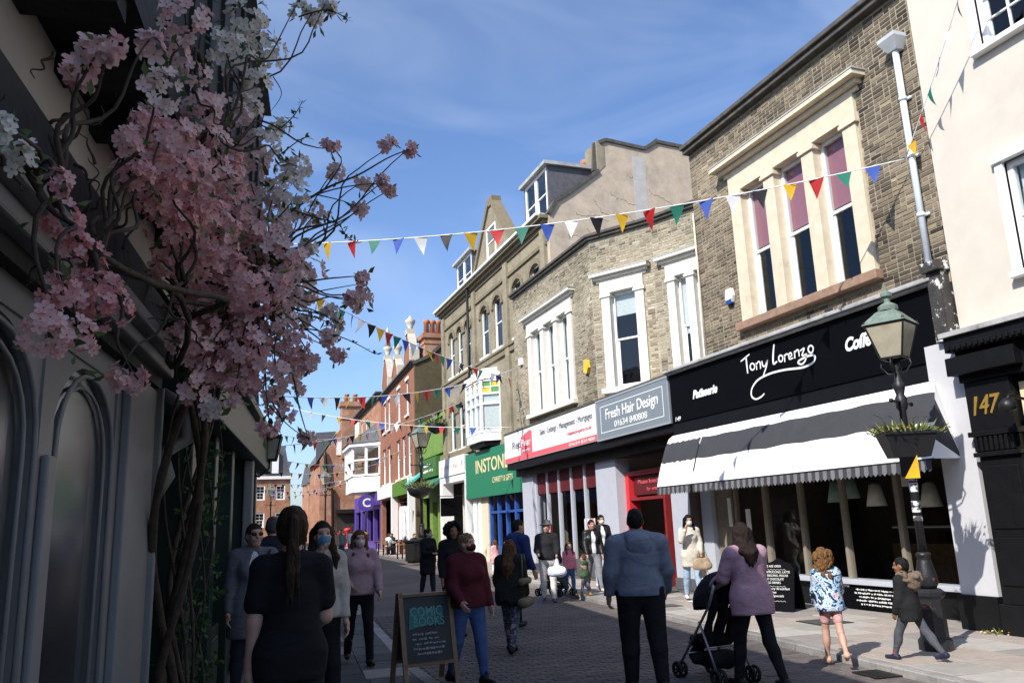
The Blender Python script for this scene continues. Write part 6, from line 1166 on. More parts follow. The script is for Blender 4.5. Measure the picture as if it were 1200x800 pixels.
def person(label, x, y, z, h, face, legs=((8,4),(-8,6)), arms=((5,8,12),(5,8,12)), lean=2, head=(0,0), w=1.0, fem=True, sk=PALE, top=None, bottom=None, shoes=(0.02,0.02,0.02), hair=None, near=False, child=0.0, extra=(), inw=(0.25,0.25), coat=None, foot=(0,0), fine=None):
    S = h/1.75; hs = S*(1+0.45*child); t = thing('person', label, 'person', (x,y,z), R(face)); res = fine or (0.016 if near else 0.024)
    hip_w, sh_w = 0.088*S*w, (0.155 if fem else 0.178)*S*w*(1-0.1*child)
    P = np.array([0,0,0.0]); J = {}
    for i, sd in enumerate((-1,1)):
        a, b_ = R(legs[i][0]), R(legs[i][1]); ab = R(legs[i][2]) if len(legs[i]) > 2 else 0.03; hp = P+[sd*hip_w,0,-0.02*S]; kn = hp+0.43*S*(1-.08*child)*np.array([sd*math.sin(ab), math.sin(a), -math.cos(a)]); an = kn+0.42*S*(1-.08*child)*np.array([sd*math.sin(ab)*.3, math.sin(a-b_), -math.cos(a-b_)])
        fp = R(foot[i]); toe = an+np.array([sd*0.02*S, 0.15*S*math.cos(fp), -0.15*S*math.sin(fp)-0.035*S]); heel = an+np.array([0,-0.045*S,-0.035*S+0.04*S*math.sin(fp)]); J['hip',i], J['knee',i], J['ank',i], J['toe',i], J['heel',i] = hp, kn, an, toe, heel
    mz = min(min(J['toe',i][2]-0.032*S, J['heel',i][2]-0.04*S) for i in (0,1)); sit = legs[0][0] > 60
    dz = np.array([0,0,-mz])
    for k in list(J): J[k] = J[k]+dz
    P = P+dz; l = R(lean); U = np.array([0, math.sin(l), math.cos(l)]); Fw = np.array([0, math.cos(l), -math.sin(l)])
    waist = P+U*0.17*S; chest = P+U*0.34*S; nb = P+U*0.52*S; hc = nb+U*0.155*S*(1+.3*child)+Fw*0.025*S
    for i, sd in enumerate((-1,1)):
        a, c, e = R(arms[i][0]), R(arms[i][1]), R(arms[i][2]); sh = P+U*(0.462 if fem else 0.45)*S+np.array([sd*sh_w,0,0]); ud = np.array([sd*math.sin(c), math.sin(a)*math.cos(c), -math.cos(a)*math.cos(c)]); el = sh+0.28*S*ud
        fd = np.array([sd*math.sin(c)*.6-sd*inw[i]*math.sin(min(e,1.57)), math.sin(a+e), -math.cos(a+e)]); fd /= np.linalg.norm(fd); wr = el+0.25*S*fd; J['sh',i], J['el',i], J['wr',i], J['fd',i] = sh, el, wr, fd
    B = []
    hipr = (0.150 if fem else 0.140)*S*w
    B += [('cap', P+[-hip_w*.5,0,0], P+[hip_w*.5,0,0], hipr*.82, hipr*.82, .05, .82), ('cap', P, waist, hipr*.85, 0.118*S*w, .05, .78), ('cap', waist, chest, 0.118*S*w, 0.14*S*w, .05, .74), ('cap', chest, P+U*.44*S, 0.135*S*w, 0.10*S*w, .05, .7), ('cap', J['sh',0], J['sh',1], .055*S, .055*S, .05, .95), ('cap', nb-U*.05*S, hc-U*.05*S, .056*S, .052*S, .03)]
    if fem and child < .3: B += [('ell', chest+Fw*.075*S*w+[s*.065*S*w,0,-.01], (.062*S*w,.055*S*w,.06*S*w), .03) for s in (-1,1)]
    for i in (0,1):
        B += [('cap', J['sh',i], J['el',i], .049*S*w, .040*S, .03), ('cap', J['el',i], J['wr',i], .040*S, .027*S, .02), ('cap', J['hip',i], J['knee',i], .084*S*w, .056*S*w**.5, .04), ('cap', J['knee',i], J['ank',i], .056*S*w**.5, .036*S, .02), ('ell', J['knee',i]*.68+J['ank',i]*.32-[0,.018*S,0], (.05*S,.055*S,.1*S), .04), ('cap', J['heel',i]+[0,0,.005], J['toe',i], .034*S, .026*S, .03)]
        if not near: B += [('cap', J['wr',i], J['wr',i]+J['fd',i]*.11*S, .030*S, .026*S, .02)]
    hy, hp = R(head[0]), R(head[1])
    RH = np.array(Matrix.Rotation(hy,3,'Z') @ Matrix.Rotation(-hp,3,'X'))
    def hd(x_, y_, z_): return hc+RH@(np.array([x_,y_,z_])*hs)
    # head in own local grid, then turned
    HP = [('ell',(0,-.008,.022),(.074,.094,.098),.03),('ell',(0,.022,-.045),(.058,.066,.07),.04),('ell',(0,.045,-.085),(.032,.035,.028),.03),('cap',(0,.088,.012),(0,.107,-.024),.010,.0145,.02),('ell',(0,.075,.035),(.05,.022,.018),.02),('ell',(-.077,-.005,-.012),(.012,.024,.032),.012),('ell',(.077,-.005,-.012),(.012,.024,.032),.012),('cap',(0,-.02,-.06),(0,-.03,-.14),.052,.055,.03)]
    HP += [('ell',(s*.036,.07,-.028),(.024,.022,.022),.02) for s in (-1,1)]+[('sub',(s*.031,.1,.008),(.017,.014,.012)) for s in (-1,1)]+[('cap',(-.02,.086,-.058),(.02,.086,-.058),.0075,.0075,.012)]
    def to_head(vf): return (hc+(RH@(vf[0].T*hs)).T, vf[1])
    hv = sdf_mesh(HP, 0.0065 if near else 0.011); parts = [sdf_mesh(B, res), to_head(hv)]
    if near:
        for i, sd in enumerate((-1,1)):
            d = J['fd',i]; wr = J['wr',i]; n_ = np.array([-sd,0.15,0.0]); n_ -= d*(n_@d); n_ /= np.linalg.norm(n_); sdv = np.cross(n_, d)*(1 if sd > 0 else -1)   # sdv points to thumb side
            if sdv[1] < 0 and abs(d[2]) > .5: sdv = -sdv
            k = S*(0.9 if child else 1.0); HPp = [('cap', wr, wr+d*.03*k, .026*k, .028*k, .02), ('cap', wr+d*.035*k-sdv*.022*k, wr+d*.085*k-sdv*.026*k, .017*k, .014*k, .02), ('cap', wr+d*.035*k+sdv*.02*k, wr+d*.09*k+sdv*.026*k, .018*k, .014*k, .02), ('cap', wr+d*.04*k, wr+d*.09*k, .016*k, .014*k, .02)]
            cur = 0.55 if (len(arms[i]) < 4) else arms[i][3]
            for f, (o_, ln) in enumerate(((.028,.068),(.0095,.078),(-.0095,.072),(-.027,.056))):
                a_ = wr+d*.09*k+sdv*o_*k; d1 = d*math.cos(cur*.5)+n_*math.sin(cur*.5); b1 = a_+d1*ln*.5*k; d2 = d*math.cos(cur*1.4)+n_*math.sin(cur*1.4); c1 = b1+d2*ln*.5*k; HPp += [('cap', a_, b1, .0095*k, .0085*k, .006), ('cap', b1, c1, .0085*k, .007*k, .006)]
            ta = wr+d*.03*k+sdv*.025*k; tb_ = ta+(d*.6+sdv*.65+n_*.3)*.038*k; HPp += [('cap', ta, tb_, .013*k, .011*k, .012), ('cap', tb_, tb_+(d*.85+sdv*.15+n_*.35)*.036*k, .0105*k, .0085*k, .008)]
            parts.append(sdf_mesh(HPp, 0.0055))
    vf_obj('body', join_vf(parts), skin(sk), t)
    ev = [('ell',(s*.031,.083,.008),(.0125,.008,.0075),.002) for s in (-1,1)]; vf_obj('eyes', to_head(sdf_mesh(ev, .0035)), cloth((0.03,0.02,0.015), .3), t)
    if near or h > 0: vf_obj('lips', to_head(sdf_mesh([('cap',(-.018,.0905,-.058),(.018,.0905,-.058),.0062,.0062,.004)], .004)), skin((sk[0]*.75, sk[1]*.5, sk[2]*.5)), t)
    # garments
    g = res
    if bottom:
        c = bottom['col']; th = bottom.get('loose', .012)*S; kind = bottom.get('kind', 'trousers'); G = [('cap', P+[-hip_w*.5,0,0], P+[hip_w*.5,0,0], hipr*.82+th, hipr*.82+th, .05, .82), ('cap', P, P+U*.10*S, hipr*.85+th, .125*S*w+th, .05, .8)]
        for i in (0,1):
            if kind == 'shorts': kk = J['hip',i]*.45+J['knee',i]*.55; G += [('cap', J['hip',i], kk, .088*S*w+th, .07*S*w+th, .03)]
            else:
                fl = bottom.get('flare', .014)*S; end = J['ank',i]*.95+J['knee',i]*.05; G += [('cap', J['hip',i], J['knee',i], .086*S*w+th, .057*S*w**.5+th, .03), ('cap', J['knee',i], end, .057*S*w**.5+th, .037*S+fl, .02), ('ell', J['knee',i]*.68+end*.32-[0,.016*S,0], (.05*S+th,.055*S+th,.1*S), .03)]
        vf_obj('shorts' if kind == 'shorts' else 'trousers', sdf_mesh(G, g, noise=(bottom.get('folds', .003), 26, len(label)+3)), bottom.get('mat') or cloth(c), t)
    def top_prims(th, sl, hem, hood=False):
        G = [('cap', P+U*max(hem,-.02)*S, waist, (hipr*.86 if hem < .08 else .13*S*w)+th, .124*S*w+th, .05, .80), ('cap', waist, chest, .124*S*w+th, .142*S*w+th, .05, .76), ('cap', chest, P+U*.44*S, .137*S*w+th, .10*S*w+th, .05, .72), ('cap', J['sh',0]*.97+nb*.03, J['sh',1]*.97+nb*.03, .05*S+th, .05*S+th, .05, .95), ('cap', nb-U*.05*S, nb-U*.012*S, .07*S+th*.6, .058*S+th*.5, .05), ('cap', nb-U*.035*S+[-.05*S,0,0], J['sh',0]*.8+nb*.2, .05*S+th*.5, .05*S+th, .05), ('cap', nb-U*.035*S+[.05*S,0,0], J['sh',1]*.8+nb*.2, .05*S+th*.5, .05*S+th, .05)]
        h0 = max(hem, 0.0); G += [('cap', P+U*h0*S+[-hip_w*.55,0,0], P+U*h0*S+[hip_w*.55,0,0], hipr*.82+th+.012*S, hipr*.82+th+.012*S, .05, .86), ('cap', P+U*h0*S, P+U*.10*S, hipr*.9+th, .13*S*w+th, .05, .84)]
        if hem < -.03: G += [('cap', P+U*hem*S+[s_*hip_w*.55,0,0], P+[s_*hip_w*.55,0,0], hipr*.82+th*1.3+.012*S, hipr*.82+th+.012*S, .05, .86) for s_ in (-1,1)]
        if fem and child < .3: G += [('ell', chest+Fw*.075*S*w+[s*.065*S*w,0,-.01], (.064*S*w+th,.058*S*w+th,.062*S*w+th), .05) for s in (-1,1)]
        for i in (0,1):
            if sl == 'none': continue
            if sl == 'short': q = J['sh',i]*.35+J['el',i]*.65; G += [('cap', J['sh',i], q, .056*S*w+th, .058*S*w+th, .03)]
            else: e_ = J['wr',i]*.96+J['el',i]*.04; G += [('cap', J['sh',i], J['el',i], .052*S*w+th, .043*S+th, .03), ('cap', J['el',i], e_, .043*S+th, .03*S+th*.8, .02)]
        return G
    for nm, tp in (('top', top), ('jacket', coat)):
        if not tp: continue
        th = tp.get('loose', .014)*S; hem = tp.get('hem', .02); G = top_prims(th, tp.get('sleeve', 'long'), hem); cuts = [(-U[0], -U[1], -U[2], -(P@U)-(hem-.045)*S)] if tp.get('cut', True) else []
        if tp.get('hood'): HG = [('cap', nb+[-.085*S,-.075*S,.0], nb+[.085*S,-.075*S,.0], .055*S, .055*S, .03), ('cap', nb+[-.085*S,.0,.0], nb+[-.06*S,.055*S,-.03*S], .036*S, .022*S, .03), ('cap', nb+[.085*S,.0,.0], nb+[.06*S,.055*S,-.03*S], .036*S, .022*S, .03), ('ell', nb+[0,-.125*S,-.075*S], (.135*S,.075*S,.125*S), .035)]
        if tp.get('hood'): vf_obj('hood', sdf_mesh(HG, g*.8, noise=(.004,30,2)), tp.get('mat') or cloth(tp['col']), t)
        if tp.get('open'): G += [('sub', chest+Fw*.16*S-U*.1*S, (.055*S, .10*S, .5*S))]
        vf_obj(tp.get('name', nm), sdf_mesh(G, g, cuts, noise=(tp.get('folds', .004), 24, len(label))), tp.get('mat') or cloth(tp['col'], tp.get('rough', .9)), t)
    for i in (0,1):
        if shoes is None: break
        bs = shoes if not isinstance(shoes, dict) else shoes['col']; r = .012*S; hh, tt = J['heel',i], J['toe',i]; gz = min(hh[2]-.04*S, tt[2]-.032*S)
        G = [('cap', hh+[0,0,.004], tt, .040*S, .032*S, .03), ('cap', J['ank',i]+[0,-.005*S,.0], hh, .044*S, .04*S, .03)]
        if isinstance(shoes, dict) and shoes.get('boot'): G += [('cap', J['ank',i]*.75+J['knee',i]*.25, J['ank',i], .052*S, .046*S, .03)]
        vf_obj('shoe', sdf_mesh(G, .010 if near else .016), cloth(bs, .5), t)
    if isinstance(shoes, dict) and shoes.get('sock'):
        for i in (0,1): vf_obj('sock', sdf_mesh([('cap', J['ank',i]*.8+J['knee',i]*.2, J['ank',i], .045*S, .042*S, .02)], .012), cloth(shoes['sock']), t)
    if hair:
        st, hcol = hair[0], hair[1]; L = hair[2] if len(hair) > 2 else .3; rr = random.Random(hash(label) % 999 if False else len(label))
        G = [('ell',(0,-.012,.030),(.083,.102,.104),.02),('ell',(0,-.05,-.02),(.078,.07,.09),.04)]; nz = (.003, 90, 5); hg = .008 if near else .013
        hb = (.142*w*.78*S+((coat or top or {}).get('loose', .014)+.022)*S)/hs+(.04 if lean > 5 else .025)
        subs = [('sub',(0,.105,-.04),(.066,.085,.098))]
        if st == 'short': G = [('ell',(0,-.012,.032),(.080,.100,.098),.02),('ell',(0,-.045,-.01),(.074,.066,.075),.03)]
        tail = []
        if st == 'long':
            for q in range(9): 
                a = math.pi*(0.02+q/8*.96)+math.pi; xx, yy = .074*math.cos(a), .05*math.sin(a)-.03; bk = math.sin(a); front = q in (0,8); ym = yy-.035*abs(bk) if not front else yy+.02; ye = -hb*abs(bk)**.5 if not front else .045; xm = xx*1.2; xe = xx*1.35+rr.uniform(-.012,.012); Lq = L*rr.uniform(.82,1.0); tail += [('cap',(xx,yy,.02),(xm,ym,-.11),.036,.032,.03),('cap',(xm,ym,-.11),(xe,ye if abs(ye) > abs(ym) or front else ym,min(-.17,-Lq*.62)),.032,.028,.025),('cap',(xe,ye if abs(ye) > abs(ym) or front else ym,min(-.17,-Lq*.62)),(xe*.95,(ye if abs(ye) > abs(ym) or front else ym)+.005,-Lq),.028,.010,.025)] if L > .22 else [('cap',(xx,yy,.02),(xx*1.25,yy*1.05+.01,-Lq),.036,.016,.03)]
        if st == 'pony': tail += [('cap',(0,-.095,.065),(0,-.13,.05),.026,.026,.01)]+[q for s_ in range(7) for a_ in (rr.uniform(-.025,.025),) for e_ in (rr.uniform(.8,1.08),) for q in (('cap',(a_*.5,-.13,.05),(a_,-.155+rr.uniform(-.01,.01),-.12),.017,.016,.008),('cap',(a_,-.155,-.12),(a_*1.3,-hb-.02,-.24),.016,.015,.008),('cap',(a_*1.3,-hb-.02,-.24),(a_*1.4+rr.uniform(-.015,.015),-hb-.012,-L*e_),.015,.004,.008))]
        if st == 'bun': tail += [('ell',(0,-.10,.075),(.042,.04,.04),.01)]
        if st in ('curly','puffy'):
            k = .13 if st == 'puffy' else .1; G = []; n_ = 90 if st == 'puffy' else 80
            for q in range(n_):
                v = np.array([rr.gauss(0,1), rr.gauss(0,1), rr.gauss(0,1)]); v /= np.linalg.norm(v); c = np.array([0,-.02,.03])+v*np.array([k,k,k]); 
                if c[1] > .05 and c[2] < .07: continue
                G.append(('ell', c, (rr.uniform(.025,.042),)*3, .012))
            if st == 'curly':
                for q in range(60): a = rr.uniform(math.pi*1.0, math.pi*2.0); zz = -rr.uniform(0,L); G.append(('ell', (.1*math.cos(a)*rr.uniform(.8,1.1), -.03+.09*math.sin(a)*rr.uniform(.8,1.1), zz), (rr.uniform(.022,.036),)*3, .012))
            G += [('ell',(0,-.02,.03),(.085,.098,.1),.02)]; nz = (.004, 120, 5)
        vf_obj('hair', to_head(sdf_mesh(G+tail+subs if st not in ('curly','puffy') else G+subs, hg, noise=nz)), hairmat(hcol), t)
    for e in extra:
        if e[0] == 'mask':
            vf_obj('face_mask', to_head(sdf_mesh([('ell',(0,.05,-.05),(.064,.066,.052),.02),('ell',(0,.095,-.035),(.024,.026,.026),.03),('cap',(-.055,.06,-.03),(-.078,-.005,-.01),.006,.005,.01),('cap',(.055,.06,-.03),(.078,-.005,-.01),.006,.005,.01)], .007, [(0,-1,0,.012)] if False else [])), cloth(e[1], .8), t)
        if e[0] == 'glasses': vf_obj('sunglasses', to_head(sdf_mesh([('ell',(-.032,.098,.008),(.028,.01,.02),.004),('ell',(.032,.098,.008),(.028,.01,.02),.004),('cap',(-.06,.09,.012),(-.08,0,.01),.004,.004,.004),('cap',(.06,.09,.012),(.08,0,.01),.004,.004,.004)], .0045)), cloth((.01,.01,.01), .15), t)
        if e[0] == 'hat':
            b = MB(); b.lathe([(.155,.055),(.16,.062),(.10,.075),(.098,.14),(.085,.165),(.04,.175)],(0,-.005,0),20); o = b.build('hat', cloth(e[1]), t, True); o.matrix_local = Matrix.Translation(hc) @ Matrix(RH.tolist()).to_4x4() @ Matrix.Scale(hs,4)
        if e[0] == 'strap':
            P0 = J['sh',e[2]]*.9+nb*.1+U*.062*S; P1 = J['hip',1-e[2]]+[0,.12*S*w,.05*S]; q = [P0+(P1-P0)*i/10+Fw*(.175*S*w*math.sin(math.pi*min(1,.15+i/10*.7)))*.95 for i in range(11)]; MB().tube(q, .011*S, 6).build('bag_strap', cloth(e[1], .6), t, True)
        if e[0] == 'fur':
            rr = random.Random(4); G = []
            for q in range(70): a = rr.uniform(0,6.28); G.append(('ell', nb+[.18*S*math.cos(a)*rr.uniform(.8,1.15), -.10*S+.16*S*math.sin(a)*rr.uniform(.8,1.1), -.02*S+rr.uniform(-.06,.07)*S], (rr.uniform(.03,.048)*S,)*3, .012))
            vf_obj('fur_hood', sdf_mesh(G+[('ell', nb+[0,-.16*S,-.08*S], (.17*S,.11*S,.16*S), .03)], .011, noise=(.004,110,4)), cloth(e[1]), t)
        if e[0] == 'furhem':
            rr = random.Random(5); G = [('ell', P+U*e[2]*S+[(hipr+.03)*math.cos(a)*1.05,(hipr+.03)*.85*math.sin(a),rr.uniform(-.03,.03)], (rr.uniform(.03,.045),)*3, .02) for a in [i*.16 for i in range(40)]]; vf_obj('fur_hem', sdf_mesh(G, .016), cloth(e[1]), t)
        if e[0] == 'furslide':
            for i in (0,1): vf_obj('fur_band', sdf_mesh([('ell', J['heel',i]*.35+J['toe',i]*.65+[0,0,.02*S], (.055*S,.06*S,.045*S), .02)], .012, noise=(.006,120,3)), cloth(e[1]), t)
    J['P'], J['hc'], J['nb'], J['S'] = P, hc, nb, S; J['M'] = Matrix.Translation((x,y,z)) @ Matrix.Rotation(R(face),4,'Z'); return t, J
BLK = (0.012,0.012,0.014); DBR = (0.035,0.02,0.012); BRN = (0.09,0.045,0.02); BLD = (0.22,0.14,0.07)
RZ = ROADZ+0.012
def hold(J, i, d=(0,0,0)): return J['M'] @ Vector(J['wr',i]+J['fd',i]*.08*J['S']+np.array(d))
person('nearest figure, from behind, in black short-sleeved top with long brown ponytail', 0.47, 5.0, 0, 1.80, 2, ((6,4),(-5,6)), ((-4,9,10),(8,8,62)), 1, (-4,2), 1.0, True, PALE, {'col':BLK,'sleeve':'short','hem':-.08,'loose':.012,'name':'t_shirt'}, {'col':BLK,'loose':.012}, BLK, ('pony',DBR,.42), True, fine=.011)
person('figure in grey cardigan, white T-shirt and sunglasses beside the left shopfronts', 0.46, 9.1, 0, 1.76, 186, ((8,4),(-6,8)), ((4,10,14),(2,10,10)), 1, (10,-4), 1.12, True, PALE, {'col':(.62,.62,.64),'hem':-.05,'loose':.01,'name':'t_shirt'}, {'col':(.03,.035,.05)}, BLK, ('short',DBR), True, coat={'col':(.13,.135,.15),'hem':-.28,'loose':.022,'open':True,'name':'cardigan'}, extra=(('glasses',),('strap',BLK,0)))
person('figure from behind in dark jacket with cropped grey hair, behind the cardigan wearer', 0.80, 11.2, 0, 1.86, 5, w=1.1, fem=False, sk=PALE, top={'col':(.02,.022,.03),'loose':.03,'name':'jacket'}, bottom={'col':BLK}, hair=('short',(.08,.075,.07)), near=True)
person('figure in pale jacket and blue face mask raising a hand to the face', 0.96, 7.6, 0, 1.74, 188, arms=((4,8,12),(48,12,112)), head=(-6,-6), sk=PALE, top={'col':(.42,.38,.33),'loose':.02,'name':'jacket'}, bottom={'col':BLK}, hair=('long',DBR,.34), near=True, inw=(.25,.55), extra=(('mask',(.10,.28,.42)),))
person('walker in dusty pink sweatshirt, black leggings and white mask on the left pavement', 1.85, 10.8, 0, 1.66, 178, ((14,4),(-12,16)), ((10,14,30),(6,14,58)), 0, (0,-2), 1.12, True, PALE, {'col':(.38,.25,.27),'hem':.0,'loose':.026,'name':'sweatshirt'}, {'col':BLK,'loose':.006}, (.05,.03,.025), ('long',(.12,.06,.03),.36), True, extra=(('mask',(.60,.52,.58)),), inw=(.3,.6))
person('masked walker in a black coat with hair tied up, in the road before the bin', 5.15, 20.2, RZ, 1.68, 200, arms=((12,8,75),(12,8,75)), head=(20,0), top={'col':BLK,'loose':.03,'hem':-.3,'name':'coat'}, bottom={'col':(.02,.022,.03)}, hair=('bun',DBR), near=False, extra=(('mask',(.25,.32,.36)),), inw=(.7,.7))
person('dark figure with big puffy black hair walking behind the burgundy sweater', 3.78, 13.2, RZ, 1.76, 178, sk=BROWN, top={'col':BLK,'loose':.03,'name':'jacket'}, bottom={'col':BLK}, hair=('puffy',(.01,.009,.009)))
person('walker in burgundy sweater, blue jeans, black boots and dark red mask', 2.80, 9.2, RZ, 1.65, 196, ((12,5),(-8,14)), ((5,10,16),(8,12,40)), 0, (14,-4), 1.2, True, PALE, {'col':(.075,.012,.018),'hem':-.02,'loose':.03,'name':'sweater'}, {'col':(.055,.10,.22),'loose':.012}, {'col':BLK,'boot':True}, ('bun',BLD), True, extra=(('mask',(.10,.015,.02)),))
_, JL = person('walker with very long brown hair, dark fur-hemmed jacket and patterned leggings crossing the road', 4.0, 11.1, RZ, 1.54, -38, ((20,6),(-16,14)), ((4,10,20),(4,10,20)), 3, (0,0), 1.05, True, PALE, {'col':(.02,.02,.018),'hem':-.12,'loose':.04,'name':'jacket'}, {'col':(1,1,1),'loose':.006,'mat':mat('patterned_leggings', (.05,.06,.09), .85, .3, 30, dirt=(.20,.21,.24), dscale=26, dlo=.52, dhi=.56)}, BLK, ('long',BRN,.52), True, extra=(('furhem',BLK,-.13),('furslide',BLK)))
person('tall figure in royal blue hooded top looking right, behind the long-haired walker', 5.05, 13.6, RZ, 1.80, -72, arms=((5,10,20),(5,10,20)), head=(-10,0), w=1.15, fem=False, sk=TAN, top={'col':(.02,.035,.12),'loose':.03,'hood':True,'name':'hooded_top'}, bottom={'col':BLK}, hair=('short',BLK), near=True)
person('small child in pale pink coat and white leggings seen from behind', 8.5, 24.8, 0, 1.16, 10, child=.45, top={'col':(.62,.36,.36),'hem':-.2,'loose':.03,'name':'coat'}, bottom={'col':(.7,.68,.66)}, shoes={'col':BLK,'boot':True}, hair=('pony',BRN,.2))
person('small child in white top standing beside the pink-coated child', 9.05, 25.2, 0, 1.12, 60, child=.45, top={'col':(.70,.62,.60),'hem':-.1,'loose':.02}, bottom={'col':(.6,.55,.52)}, hair=('long',BRN,.2))
_, JH = person('bearded figure in grey brimmed hat, black jacket and white trousers steering the pushchair', 7.15, 17.3, RZ, 1.74, 158, ((10,4),(-8,10)), ((16,8,50),(14,8,60)), 2, (0,-4), 1.08, False, TAN, {'col':(.02,.02,.024),'loose':.03,'name':'jacket'}, {'col':(.68,.66,.62),'loose':.018}, (.08,.12,.2), ('short',BLK), False, extra=(('hat',(.14,.13,.12)),))
person('girl in pink top and blue jeans beside the pushchair, facing the camera', 7.80, 17.6, 0, 1.18, 176, ((10,4),(-8,8)), child=.4, top={'col':(.72,.22,.28),'hem':0,'loose':.018,'name':'top'}, bottom={'col':(.06,.12,.26)}, shoes=(.1,.1,.12), hair=('long',BRN,.3))
person('toddler in green padded jacket and tan boots beside the girl in pink', 8.02, 17.25, 0, .90, 30, ((12,4),(-8,8)), child=.7, top={'col':(.06,.10,.05),'hem':-.06,'loose':.035,'folds':.012,'name':'jacket'}, bottom={'col':(.14,.14,.16),'loose':.018}, shoes={'col':(.35,.18,.05),'boot':True}, hair=('short',BRN))
person('walker in black leather jacket, white T-shirt and loose grey trousers by the letting agent window', 8.75, 18.3, 0, 1.71, 168, ((22,6),(-18,16)), ((5,10,20),(14,8,20)), 0, (8,0), sk=TAN, top={'col':(.72,.72,.70),'hem':.02,'loose':.01,'name':'t_shirt'}, coat={'col':(.015,.015,.016),'hem':.02,'loose':.03,'open':True,'rough':.35,'name':'leather_jacket'}, bottom={'col':(.20,.20,.21),'loose':.03,'flare':.04}, shoes=(.6,.6,.6), hair=('bun',BLK))
person('figure in black jacket, white top and white mask by the grey pilaster', 9.35, 19.0, 0, 1.78, 172, arms=((10,10,70),(8,8,20)), sk=TAN, top={'col':(.74,.74,.72),'hem':0,'loose':.01}, coat={'col':(.02,.02,.022),'hem':0,'loose':.03,'open':True,'name':'jacket'}, bottom={'col':(.40,.48,.58),'loose':.02}, shoes=(.7,.7,.7), hair=('bun',BLK), extra=(('mask',(.75,.76,.78)),))
person('broad figure from behind in blue-grey hooded sweatshirt and black trousers, walking in the road', 4.33, 7.95, RZ, 1.84, -18, ((6,4),(-9,10)), ((-2,14,22,.9),(4,13,30)), 1, (-3,0), 1.27, False, TAN, {'col':(.155,.178,.228),'hem':-.01,'loose':.035,'hood':True,'folds':.005,'name':'hooded_sweatshirt'}, {'col':BLK,'loose':.03,'flare':.03}, BLK, ('short',(.012,.01,.01)), True, fine=.012)
_, JC = person('figure in long cream cardigan and pale jeans with tan handbag at the cafe door', 9.25, 14.75, 0, 1.70, 160, ((12,5),(-10,8)), ((8,10,40),(45,14,115)), 0, (0,0), sk=TAN, top={'col':(.55,.50,.42),'hem':-.22,'loose':.018,'name':'cardigan'}, bottom={'col':(.30,.40,.52),'loose':.014}, shoes=(.7,.7,.7), hair=('long',BLK,.32), extra=(('mask',(.7,.7,.72)),), inw=(.4,.5))
_, JP = person('figure from behind in mauve-pink top and black leggings pushing a black pushchair', 5.32, 7.40, RZ, 1.67, -2, ((16,6),(-12,16)), ((22,14,46,1.2),(22,14,46,1.2)), 5, (-8,4), 1.15, True, PALE, {'col':(.40,.25,.30),'hem':-.13,'loose':.028,'folds':.005,'name':'top'}, {'col':BLK,'loose':.008}, BLK, ('long',(.02,.012,.01),.36), True, fine=.012)
def jmat():
    m, n, l, b = nodes_of('colourful_printed_jacket'); t = n.new('ShaderNodeTexCoord'); no = n.new('ShaderNodeTexNoise'); no.inputs['Scale'].default_value = 7; no.inputs['Distortion'].default_value = 3.5; no.inputs['Detail'].default_value = 3; l.new(t.outputs['Object'], no.inputs['Vector'])
    r = n.new('ShaderNodeValToRGB'); r.color_ramp.interpolation = 'CONSTANT'; e = r.color_ramp.elements
    for p, c in ((.40,(.02,.02,.06)),(.45,(.10,.35,.6)),(.5,(.75,.78,.8)),(.545,(.08,.28,.5)),(.585,(.7,.72,.7)),(.62,(.5,.06,.2)),(.66,(.75,.62,.2))): q = e.new(p); q.color = (*c,1)
    e[0].color = (.01,.012,.03,1); e[-1].color = (.02,.02,.05,1); l.new(no.outputs['Fac'], r.inputs['Fac']); l.new(r.outputs['Color'], b.inputs['Base Color']); b.inputs['Roughness'].default_value = .6; return m
_, JG = person('girl with curly light brown hair, colourful printed jacket and pink shorts at the kerb', 6.78, 7.95, RZ+.03, 1.26, -32, ((14,6),(-18,30)), ((10,10,25),(25,10,70)), 3, (-35,0), .92, True, PALE, {'col':(1,1,1),'hem':-.05,'loose':.045,'mat':jmat(),'name':'printed_jacket'}, {'col':(.55,.30,.28),'kind':'shorts','loose':.014}, (.62,.36,.24), ('curly',(.15,.075,.03),.30), True, child=.55, foot=(0,25))
person('boy in black parka with brown fur hood and red socks by the lamp post', 7.42, 7.42, 0, 1.14, 14, ((26,8),(-26,12)), ((5,8,15),(5,8,15)), 2, (20,0), 1.05, False, BROWN, {'col':(.016,.016,.017),'hem':-.17,'loose':.04,'name':'parka'}, {'col':(.075,.08,.095),'loose':.012}, {'col':(.02,.025,.05),'sock':(.5,.03,.03)}, ('short',(.012,.01,.01)), True, child=.4, extra=(('fur',(.16,.12,.085)),), foot=(0,18))
